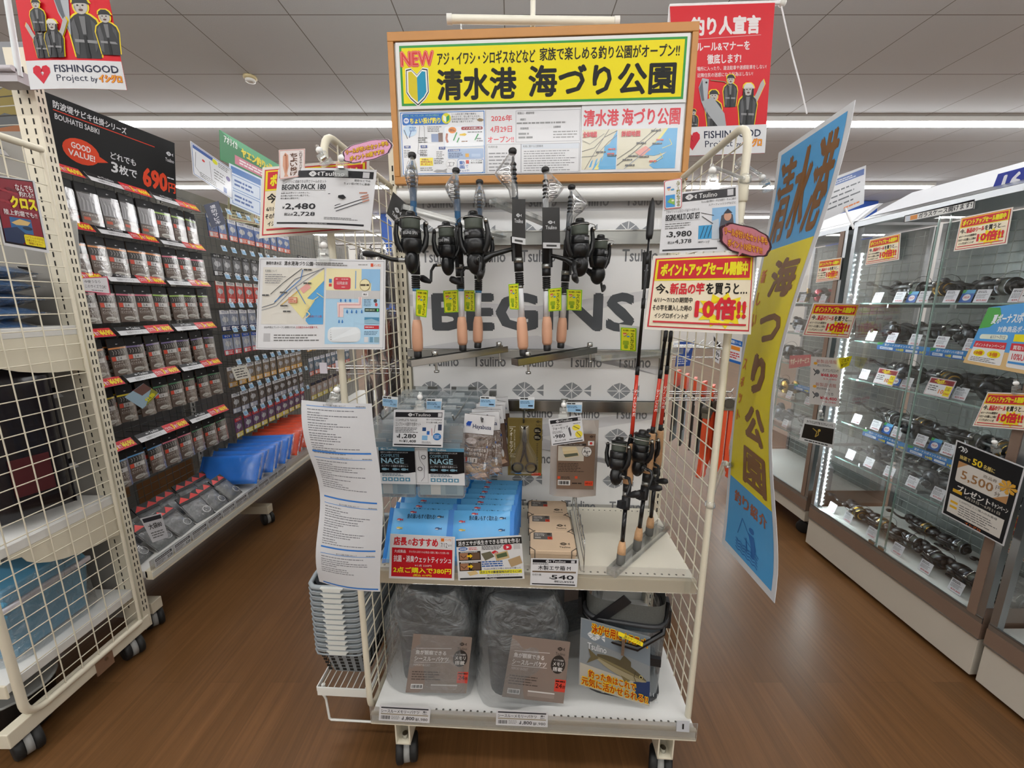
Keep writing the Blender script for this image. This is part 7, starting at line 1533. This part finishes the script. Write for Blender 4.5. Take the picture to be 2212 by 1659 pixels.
for ci, (cx, y0, y1, cn) in enumerate(((CX, 1.245, 2.09, 'the large case'), (CX + .03, 2.16, 3.0, 'the farther case'))):
    n = 6 if ci == 0 else 4
    for si, z in enumerate(SHZ):
        for k in range(n):
            y = y1 - .12 - (y1 - y0 - .22) * k / (n - .4); x = cx + .20 + rnd.uniform(-.02, .05)
            lab = 'reel, %s from far end on the %s glass shelf of %s' % (ordn[k], names[si], cn)
            if (k + si) % 3 == 0 or ci == 1 and k % 2: put(1, (k + si) % 3, Matrix.Translation((x, y, z + .001)) @ Matrix.Rotation(-1.9 + rnd.uniform(-.3, .3), 4, 'Z') @ Matrix.Scale(1.45, 4), 'flat ' + lab)
            else:
                M = Matrix.Translation((x, y, z + .048)) @ Matrix.Rotation(rnd.uniform(-.5, .2), 4, 'Z') @ Matrix.Rotation(math.pi / 2, 4, 'X') @ Matrix.Rotation(math.pi * .93, 4, 'Z') @ Matrix.Translation((0, .045, 0)) @ Matrix.Scale(.95, 4)
                put(0, (k * 2 + si) % 3, M, 'spinning ' + lab)
            card(0, cx + .10, y + .045, z, 'white card, %s from far end on the %s glass shelf of %s' % (ordn[k], names[si], cn))
            if ci == 0 and si in (1, 2, 4) and k % 2: card(1, cx + .11, y - .005, z, 'blue card, %s from far end on the %s glass shelf of %s' % (ordn[k], names[si], cn))
for k, y in enumerate((1.965, 1.86, 1.72, 1.585, 1.46, 1.34)):
    for r in range(2):
        if r and k in (0, 3): continue
        x = CX + .13 + .19 * r + .012 * (k % 2); sc = .88 if r == 0 else .8
        M = Matrix.Translation((x, y - .03 * r, .246 + .048 * sc)) @ Matrix.Rotation(-.35 + .25 * (k % 3), 4, 'Z') @ Matrix.Rotation(math.pi / 2, 4, 'X') @ Matrix.Rotation(math.pi * .95, 4, 'Z') @ Matrix.Translation((0, .045, 0)) @ Matrix.Scale(sc, 4)
        put(0, (0, 0, 1, 2, 2, 1)[k], M, 'big spinning reel on the large case floor, %s row, %s from far end' % (('front', 'back')[r], ordn[k]))
    card(0, CX + .055, y + .055, .2445, 'white card on the floor of the large case, %s from far end' % ordn[k])
for k, (z, y) in enumerate(((.55, 1.13), (.745, 1.12), (.98, 1.13), (1.174, 1.12))):
    put(0, k % 3, Matrix.Translation((CX + .2, y, z + .054)) @ Matrix.Rotation(math.pi / 2, 4, 'X') @ Matrix.Rotation(math.pi * .93, 4, 'Z') @ Matrix.Translation((0, .045, 0)), 'spinning reel in the nearest glass case, %s shelf' % names[k])
put(1, 3, Matrix.Translation((1.9, 2.52, 1.361)) @ Matrix.Rotation(-1.8, 4, 'Z') @ Matrix.Scale(1.3, 4), 'red reel on the highest glass shelf of the farther case')
for px, z, lab in ((2025, .98, 'yellow and red bonus card on the middle shelf, right of its pair'), (1905, .98, 'yellow and red bonus card on the middle shelf, left of its pair'), (2190, 1.36, 'yellow and red bonus card on the highest shelf')):
    v = 830; q = atX(px, v, CX + .07); card(2, CX + .072, q[1], z, lab)
# blue promotion strips on shelf edges
for (u0, v0, u1, v1, z, lab) in ((1897, 735, 2010, 748, 1.174, 'blue summer bonus strip, left of two on the second highest shelf'), (2012, 748, 2100, 760, 1.174, 'blue summer bonus strip, right of two on the second highest shelf'), (1866, 920, 1960, 960, .745, 'blue summer bonus strip, left of two on the second lowest shelf'), (1962, 960, 2066, 1004, .745, 'blue summer bonus strip, right of two on the second lowest shelf'), (1712, 860, 1770, 885, .86, 'blue summer bonus strip inside the farther glass case')):
    x = CX + .066 if u0 > 1800 else CX + .1; ya, yb = atX(u0, v0, x)[1], atX(u1, v1, x)[1]
    S = Sign([(x, ya, z + .004), (x, yb, z + .004), (x, yb, z - .03), (x, ya, z - .03)], 120, 34, '2f86cc', rough=.3, t=.0008); S.P_([(0, 0), (16, 0), (12, 10), (0, 14)], '3f9a50'); S.R(0, 17, 120, 34, '2a6ab8'); S.T('夏ボーナス!ポイント大還元祭', 18, 3, 98, 14, 'e6ecf2', .015); S.R(8, 19, 40, 30, 'd8e4ee'); S.G(10, 21, 38, 28, 2, '2a6ab8', .5); S.T('10倍', 48, 19, 66, 31, 'e8e030', .03); S.R(70, 20, 96, 30, 'd8e4ee'); S.T('5倍', 100, 19, 114, 31, 'e8e030', .03); S.build('promotion_strip', lab, 'promotion strip', 'blue strips in the glass cases')
# signs on and around the glass
def sale(px, f, label, rnk=0, amp=.0):
    S = Sign([f(u, v) for u, v in px], 240, 165, 'e9e4da', rough=.3, t=.0009, eps=.0004, n=6, bend=(lambda u, v: np.array([-amp * math.sin(math.pi * u), 0, 0])) if amp else None); point_sale(False)(S); S.build('sale_sign', label, 'sale sign', 'reel points sale signs')
gx = lambda u, v: atX(u, v, CX - .004)
sale([(1879, 518), (1946, 503), (1942, 561), (1869, 573)], gx, 'reel points sale sign on the upper left of the large case glass')
sale([(2076, 470), (2189, 447), (2175, 527), (2060, 543)], gx, 'reel points sale sign on the upper right of the large case glass')
sale([(2134, 847), (2232, 850), (2216, 930), (2101, 920)], lambda u, v: atX(u, v, CX - .02), 'reel points sale sign clipped at the right edge of the photo')
sale([(1770, 563), (1819, 556), (1813, 604), (1762, 611)], lambda u, v: atX(u, v, CX + .02), 'small reel points sale sign on the farther glass case')
sale([(2172, 1108), (2240, 1120), (2240, 1230), (2160, 1186)], lambda u, v: atX(u, v, CX + .1), 'red points sale sign inside the nearest glass case at the right edge')
sale([(1757, 654), (1858, 656), (1834, 732), (1733, 725)], lambda u, v: atY(u, v, 2.02), 'reel points sale sign hanging before the gap between the two glass cases')
clip(atY(1835, 648, 2.02), (.2, 0, 1), 'clear clip above the reel points sale sign at the case gap', grp='clear clips on the glass cases', to=(CX + .01, 2.085, 1.42))
clip(atX(2195, 842, CX - .02), (-.2, 0, 1), 'clear clip above the sale sign at the right edge of the photo', grp='clear clips on the glass cases')
S = Sign([gx(*p) for p in ((1954, 466), (2106, 430), (2103, 451), (1953, 481))], 150, 22, 'd9d9d6', rough=.35, t=.003); S.fr(0, 0, 150, 22, 1.6, '33303a'); S.R(4, 3, 14, 19, 'c8d0dc'); S.R(15, 5, 32, 18, 'd8904a'); S.T('ガラスケース開けます!', 35, 4, 146, 18, '26262c', .02); S.build('strip_sign', 'narrow white strip sign with black frame along the top of the glass', 'sign')
S = Sign([atX(u, v, CX + .03) for u, v in ((2156, 376), (2290, 340), (2290, 398), (2136, 427))], 150, 56, '27389a', rough=.4, t=.003)
S.P_([(0, 10), (40, 10), (12, 56), (0, 56)], 'd2d4d8') if False else None
S.T('16', 20, 7, 68, 48, 'e4e6ee', .05); S.build('aisle_sign', 'dark blue aisle number sign 16 on top of the glass case', 'sign')
S = Sign([atX(u, v, CX - .05) for u, v in ((2066, 950), (2216, 1010), (2168, 1180), (2034, 1108))], 130, 190, 'cfcfd2', rough=.25, t=.0012)
S.R(3, 3, 127, 187, '18171a'); S.L([(8, 16), (14, 10), (18, 16), (14, 22)], 2, 'd8d8da'); S.L([(16, 10), (22, 16), (18, 22)], 2, 'd8d8da'); S.L([(22, 10), (27, 16), (23, 22)], 2, 'd8d8da'); S.T('抽選で', 14, 30, 36, 40, 'd8c070', .015); S.T('50', 40, 26, 60, 42, 'e8c82a', .04); S.T('名様に', 62, 30, 84, 41, 'd8c070', .02)
S.RR(14, 46, 116, 96, 4, 'd6d0c8'); S.P_([(14, 46), (34, 46), (14, 64)], 'b8895a'); S.P_([(116, 96), (90, 96), (116, 76)], 'b8895a'); S.T('商品券', 66, 52, 92, 60, '6a5a4a', .01); S.T('5,500', 24, 64, 88, 88, '9a7048', .02); S.T('円', 92, 64, 102, 74, '6a5a4a', .01); S.T('分', 92, 78, 102, 88, '6a5a4a', .01)
for k in range(8): q = k * .785; S.P_([(112, 58), (112 + 14 * math.cos(q - .3), 58 + 14 * math.sin(q - .3)), (112 + 17 * math.cos(q), 58 + 17 * math.sin(q)), (112 + 14 * math.cos(q + .3), 58 + 14 * math.sin(q + .3))], 'd8a23a')
S.T('プレゼント', 22, 102, 90, 118, 'e0dcd8', .03); S.T('キャンペーン', 92, 104, 122, 116, 'e0dcd8', .015); S.R(14, 116, 34, 124, 'd8a828'); S.T('4月23日〜6月21日', 40, 120, 110, 127, 'c8c0b0', .01); S.R(10, 132, 120, 178, 'd9d4cc'); S.T('5,500円以上ご購入のお客様', 32, 136, 108, 142, '444', .01); S.R(14, 146, 30, 152, 'd8a828'); S.R(14, 158, 30, 164, 'd8a828'); S.G(34, 146, 112, 174, 5, '666', .35); S.T('イシグロ', 52, 180, 84, 186, 'd8641e', .03)
S.build('campaign_poster', 'black campaign poster with gold bow and 5,500 yen voucher on the right case', 'poster')
clip(atX(2150, 968, CX - .05), (-.3, 0, 1), 'clear clip holding the black campaign poster', grp='clear clips on the glass cases')
S = Sign([gx(*p) for p in ((2136, 664), (2330, 640), (2330, 830), (2080, 783))], 250, 150, 'd8b884', rough=.3, t=.001)
S.P_([(0, 0), (250, 0), (250, 110), (0, 110)], '5aa0dc'); S.P_([(0, 0), (40, 4), (56, 30), (30, 52), (0, 56)], '5aa858'); S.T('夏ボーナス!ポイント', 30, 20, 160, 44, 'e8f0f6', .03); S.T('対象商品ポイント5〜', 56, 50, 180, 64, 'e8f0f6', .02); S.RR(14, 70, 90, 82, 5, 'e0e8d8'); S.T('6/11〜7/12', 44, 72, 84, 80, '446', .01); S.R(106, 68, 200, 84, 'e8dc2a'); S.RR(8, 88, 92, 142, 4, 'e2e2e2'); S.R(8, 88, 92, 104, 'cf3f48'); S.T('ポイントキャンペーン!!', 12, 93, 88, 102, 'f0e0e0', .02); S.E(30, 118, 15, 9, 'e8d82a'); S.T('10倍', 18, 113, 40, 123, 'c84830', .03); S.E(68, 118, 17, 9, 'e8d82a'); S.T('5倍', 58, 113, 78, 123, 'c84830', .03); S.G(14, 128, 80, 140, 3, '666', .4); S.RR(104, 88, 240, 142, 4, 'e2e2e2'); S.R(104, 88, 240, 104, 'cf3f48'); S.T('買取10%UPクーポン', 110, 92, 200, 102, 'f0e0e0', .02); S.T('10%UP', 112, 110, 148, 124, 'cf3f48', .02); S.T('30', 160, 110, 180, 124, 'cf3f48', .02); S.R(106, 128, 238, 133, '4a90d0')
S.build('promotion_poster', 'blue summer bonus poster with palm and red boxes at the right edge', 'poster')
S = Sign([atY(u, v, 2.0) for u, v in ((1752, 770), (1816, 774), (1813, 880), (1748, 872))], 64, 104, 'd8d2cc', rough=.45, t=.0008)
for k in range(2):
    y = 50 * k; S.T('新製品情報', 12, y + 5, 56, y + 13, 'b0584a', .01); S.E(10, y + 14, 4, 3, 'e8a83a'); S.G(14, y + 15, 50, y + 20, 2, '777', .5); S.T(('オシアコンクエストFT', 'タリカ')[k], 26 if k == 0 else 32, y + 24, 60 if k == 0 else 50, y + 31, '444', .015); S.T(('¥48,800', '¥86,400')[k], 22, y + 34, 58, y + 42, 'c83040', .03); S.T(('53,680', '95,040')[k], 28, y + 44, 56, y + 48, 'c83040', .01); S.L([(6, y + 26), (12, y + 34), (8, y + 40)], 2, '444'); S.E(15, y + 32, 5, 5, '6a6a6c')
S.build('product_notice', 'white new product notice with red prices between the glass cases', 'notice')
S = Sign([atY(u, v, 1.99) for u, v in ((1812, 774), (1841, 769), (1834, 790), (1816, 797))], 30, 22, 'e0d020', rough=.4); S.T('ご注文', 5, 3, 25, 10, '33301a', .02); S.T('承ります', 3, 12, 22, 19, '33301a', .02); S.build('yellow_tag', 'small yellow tag at the corner of the new product notice', 'tag')
S = Sign([atY(u, v, 1.9) for u, v in ((1738, 903), (1806, 914), (1793, 966), (1720, 948))], 70, 54, 'd8d8d6', rough=.3, t=.0008, n=6, bend=lambda u, v: np.array([0, -.02 * v * v, 0])); S.T('タイラバにおすすめ カスタムハンドル', 6, 3, 64, 10, '222', .02); S.R(3, 13, 67, 46, '2a241e'); S.L([(22, 20), (32, 26), (30, 38), (36, 32), (34, 22)], 2, 'b89a4a'); S.E(36, 22, 3, 3, 'c8a84a'); S.G(10, 48, 60, 52, 1, '333', .6); S.build('handle_card', 'curled card with a dark handle photo before the case gap', 'card')
clip(atY(1772, 898, 1.9), (0, 0, 1), 'clear clip holding the curled handle photo card', grp='clear clips on the glass cases', to=(CX + .01, 2.08, 1.1))
S = Sign([atY(u, v, 2.2) for u, v in ((1788, 388), (1871, 357), (1866, 440), (1776, 478))], 90, 90, 'd6d9de', rough=.15, t=.001); S.R(4, 6, 86, 20, '3f62a8'); S.G(8, 9, 80, 18, 2, 'd0d8e8', .5); S.G(8, 28, 84, 74, 4, '50555e', .3); S.G(46, 78, 82, 83, 1, 'd87a3a', .8); S.build('laminated_notice', 'laminated white notice with blue heading hanging above the glass cases', 'notice')
t = thing('notice_holder', tuple(atY(1845, 497, 2.2)), 'thin white arm holding the laminated notice above the case corner', 'sign holder'); b = MB(); b.cyl(atY(1845, 495, 2.12), atY(1826, 450, 2.2), .005, mat('d8d8d8', .4), 8); b.build('arm_rod', t, world=True)
S = Sign([atX(u, v, CX + .09) for u, v in ((1706, 768), (1752, 766), (1750, 790), (1704, 796))], 60, 26, 'b8262e', rough=.4); S.T('サポートサービス', 3, 6, 57, 19, 'f0e2c0', .025); S.build('service_strip', 'small red service strip inside the farther glass case', 'sign')
t = thing('reel_box', Matrix.Translation((CX + .19, 2.29, .2445)) @ Matrix.Rotation(-.5, 4, 'Z'), 'white upright box with grey device picture on the floor of the farther case', 'box')
b = MB(); b.box(-.05, -.04, 0, .05, .04, .16, mat('cfd2d6', .4)); b.build('carton', t, bevel=.002); b = MB(); b.box(-.022, -.0408, .02, .022, -.0402, .12, mat('4a4e54', .4)); b.lathe([(.012, -.0005), (.012, .0)], mat('c8ccd0', .4), 16, (0, -.0412, .09), 'y'); b.build('picture', t)
# ================================================================ red flag at the right, behind the board
YF = 1.62
S = Sign([atY(u, v, YF) for u, v in ((1447, 14), (1674, 6), (1651, 331), (1466, 338))], 190, 280, 'd6202c', rough=.35, t=.001)
S.R(0, 0, 190, 224, 'd4202c'); S.T('釣り人宣言', 36, 20, 166, 54, 'e8e0e0', .04); S.L([(40, 60), (168, 56)], .8, 'e0b8b8'); S.T('ルール&マナーを', 46, 66, 148, 82, 'e8dcdc', .025); S.T('徹底します!', 66, 88, 132, 106, 'e8dcdc', .025); S.T('場所に入ったり、違法駐車や迷惑駐車をしない!', 46, 110, 182, 118, 'e8d4d4', .012); S.T('近隣住民の迷惑になる行為はしない!', 46, 122, 156, 130, 'e8d4d4', .012)
person_cut(S, 112, 128, 60); S.L([(72, 136), (100, 140), (112, 150)], 1.6, '8a8060'); person_cut(S, 78, 156, 72, fish=True); person_cut(S, 148, 146, 80, arm=1); person_cut(S, 36, 190, 40); S.P_([(52, 176), (76, 168), (100, 200), (104, 224), (86, 224), (66, 200)], 'a8acb0')
flag_foot(S, 224, 190, 280); S.build('flag_banner', 'red rules and manners flag with white lettering behind the right end of the board', 'flag', 'red project flags')
t = thing('flag_pole', tuple(atY(1452, 330, YF + .02)), 'white pole with top arm and round knob carrying the right red flag', 'pole')
b = MB(); a, c = atY(1446, 14, YF + .012), atY(1690, 6, YF + .012); b.cyl(a, c, .0065, mat('d8d8d8', .35), 12); b.ell(c, .013, mat('d0cfc8', .4), 12, 8); b.build('top_arm', t, world=True)
b = MB(); a = atY(1450, 14, YF + .03); b.cyl((a[0], a[1], 1.8), a, .009, mat('d8d8d8', .35), 12); b.build('pole_tube', t, world=True)
b = MB(); pts = [atY(u, v, YF + .01) for u, v in ((1688, 14), (1698, 60), (1712, 120), (1728, 180), (1743, 246))]; b.tube(pts, .0025, mat('d8d8da', .5), 6); tag(b.build('cord'), 'thin white cord hanging down from the knob of the right flag pole', 'cord')
# ================================================================ gondola standing behind the centre rack
cg = thing('centre_gondola', (.02, 1.55, 0), 'long ivory gondola behind the centre rack with goods on both sides', 'shelf gondola')
def CP(b, nm): return b.build(nm, cg, world=True)
b = MB(); b.box(-.30, 1.6, .1, .38, 5.2, 1.64, mat('b9b5ab', .6)); CP(b, 'core_panel')
b = MB(); b.box(-.68, 1.58, .1, .78, 5.2, .2, WHITE); CP(b, 'base_deck')
for y in (1.61, 2.5, 3.4): b = MB(); upright(b, -.315, -.301, y, y + .03, .2, 1.74, slots=False); upright(b, .381, .395, y, y + .03, .2, 1.74, slots=False); CP(b, 'upright')
for x in (-.4, .44): caster(cg, Matrix.Translation((x, .08, 0))); b = MB(); b.box(x - .0, 1.6, .075, x + .04, 1.66, .1, IVORY); CP(b, 'foot_plate')
# left face: clear bags on white-ended hooks
def bag_mesh(h, c1, c2):
    b = MB(); pillow(b, .10, h, .02, mat(c1, .4, 0, .3, 40), mat(c2, .4), Matrix.Translation((0, 0, -h)), 6, .002); pillow(b, .12, h + .05, .03, PLASTIC, PLASTIC, Matrix.Translation((0, 0, -h - .02)), 6, .002); b.xf = None; b.box(-.055, -.002, .0, .055, .002, .035, mat(c2, .4)); return b.mesh('bagged_float')
BM_ = [bag_mesh(.2, '2a2a2e', 'b8b4ac'), bag_mesh(.22, '8a8078', '3a3a3e'), bag_mesh(.18, 'a8542e', 'c8c4bc'), bag_mesh(.2, '5a605a', '8a3030')]
for r, z in enumerate((1.56, 1.3, 1.05, .78)):
    for k in range(6):
        y = 1.64 + .13 * k
        for d in range(3):
            i = (r * 2 + k) % 4; o = bpy.data.objects.new('bagged_float', BM_[i]); COL.objects.link(o); o.matrix_world = Matrix.Translation((-.40 - .10 * d, y + .01 * d, z)) @ Matrix.Rotation(-RZ + .4 - .2 * (d % 2), 4, 'Z')
            tag(o, 'clear bagged float, row %s down, hook %s from front, bag %s from panel' % (('one', 'two', 'three', 'four')[r], ordn[k], ordn[d]), 'bagged float', 'clear bags behind the left mesh')
        b = MB(); b.tube([(-.301, y, z + .03), (-.68, y, z + .022), (-.69, y, z + .04)], .003, STEEL, 6); CP(b, 'peg_hook')
for i, (u, v) in enumerate(((701, 795), (735, 790), (790, 778))):
    p = atY(u, v, 1.62 + .1 * i); t = thing('tagged_hook', tuple(p), 'bright hook with white tag plate left of the rack post, %s from the left' % ordn[i], 'hook', 'white-tagged hooks')
    b = MB(); b.box(-.018, -.004, -.022, .012, .0, .022, mat('c9c4cc', .4)); b.build('tag_plate', t); b = MB(); b.tube([(.012, .0, 0), (.03, 0, -.002), (-p[0] - .305, .0, -.004)], .0032, STEEL, 6); b.build('hook_rod', t)
# right face: fish grippers with orange handles and carded tools
ORG = mat('d6502a', .4); 
def gripper(M, label):
    t = thing('fish_gripper', M, label, 'fish gripper', 'orange fish grippers'); b = MB()
    for s in (-1, 1): b.prism([(s * .004, -.03), (s * .016, -.035), (s * .02, -.12), (s * .016, -.2), (s * .022, -.26), (s * .03, -.3), (s * .016, -.31), (s * .004, -.26), (s * .004, -.12)], -.008, .008, ORG)
    b.build('handles', t); b = MB(); b.box(-.018, -.012, -.045, .018, .012, .0, mat('6a6458', .4)); b.cyl((-.0, -.016, -.015), (0, .016, -.015), .02, mat('4a453c', .4), 14); b.build('pivot', t)
    b = MB(); b.tube([(0, 0, 0), (.012, 0, .02), (0, 0, .035), (-.012, 0, .02), (0, 0, 0)], .002, STEEL, 6); b.build('hang_loop', t); return t
for i, (u, v, y) in enumerate(((1575, 862, 1.58), (1545, 866, 1.66), (1598, 876, 1.57), (1528, 880, 1.62))):
    M = Matrix.Translation(atY(u, v, y)) @ Matrix.Rotation(.3 * i - .2, 4, 'Z')
    lab = 'orange fish gripper hanging behind the right mesh, %s from the right' % ordn[(1, 2, 0, 3)[i]]
    if i == 0: gp = gripper(M, lab); gt = snapshot(gp)
    else: copy_tree(gp, M, lab, tree=gt)
    p = M.translation; hk = thing('display_hook', (.385, p[1], p[2]), 'steel hook carrying the %s orange gripper from the right' % ordn[(1, 2, 0, 3)[i]], 'hook', 'hooks behind the right mesh'); b = MB(); b.tube([(0, 0, .03), (p[0] - .38, 0, .03), (p[0] - .37, 0, .045)], .003, STEEL, 6); b.build('hook_rod', hk)
b = MB(); b.box(-.035, -.004, -.32, .035, .004, -.06, mat('26221e', .35)); b.box(-.03, -.006, -.07, .03, .006, -.0, mat('d6502a', .4)); b.box(-.02, -.0065, -.25, .02, -.004, -.12, mat('4f463c', .4)); tmesh = b.mesh('carded_tool')
for k in range(6):
    p = atY(1465 + 19 * k, 800 + 8 * k, 1.66 + .02 * (5 - k)); o = bpy.data.objects.new('carded_tool', tmesh); COL.objects.link(o); o.matrix_world = Matrix.Translation(p) @ Matrix.Rotation(.9 + .1 * (k % 3), 4, 'Z')
    tag(o, 'dark carded tool with orange top behind the right mesh, %s from the left' % ordn[k], 'tool card', 'dark carded tools')
for k in range(6):
    y = 1.62 + .05 * k; t = thing('display_hook', (.385, y, 1.18), 'bright steel hook above the dark carded tools behind the right mesh, %s from front' % ordn[k], 'hook', 'hooks behind the right mesh')
    b = MB(); e = .43 + .06 * (5 - k) / 5; b.tube([(0, 0, .01), (e - .02, 0, .002), (e, 0, .02)], .003, STEEL, 6); b.build('hook_rod', t)
for px, dr, lab in (([(1541, 723), (1558, 748), (1553, 786), (1540, 778)], 0, 'white price card with yen figures behind the right mesh post'), ([(1466, 738), (1500, 738), (1490, 790), (1458, 792)], 1, 'blue striped card behind the right mesh near the upright'), ([(1576, 730), (1604, 738), (1600, 788), (1573, 780)], 2, 'blue and red electric reel card beside the tall banner')):
    S = Sign([atY(u, v, 1.75) for u, v in px], 40, 60, 'dcdce0' if dr != 1 else '3a5aa8', rough=.3, t=.0008)
    if dr == 0: S.R(2, 2, 38, 12, '3a3630'); S.T('499', 6, 30, 36, 42, '333', .03); S.G(4, 16, 36, 28, 3, '777'); S.G(8, 46, 34, 54, 1, '333')
    elif dr == 1: S.P_([(20, 6), (38, 4), (28, 30)], 'd8dce8'); S.G(4, 34, 36, 56, 4, 'c8d0e4', .5)
    else: S.R(0, 0, 40, 14, '2f6ab8'); S.T('電動リール', 4, 3, 36, 11, 'e0e8f0', .02); S.R(6, 17, 34, 27, 'e08a2a'); S.G(4, 32, 36, 50, 3, 'c83a3a', .5); S.R(0, 53, 40, 60, '2f6ab8')
    o = S.build('price_card', lab, 'price card'); p = o.location; b = MB(); b.tube([(.385 - p[0], 0, .03), (-.005, .004, .03)], .002, STEEL, 6); b.build('holder_rod', o)
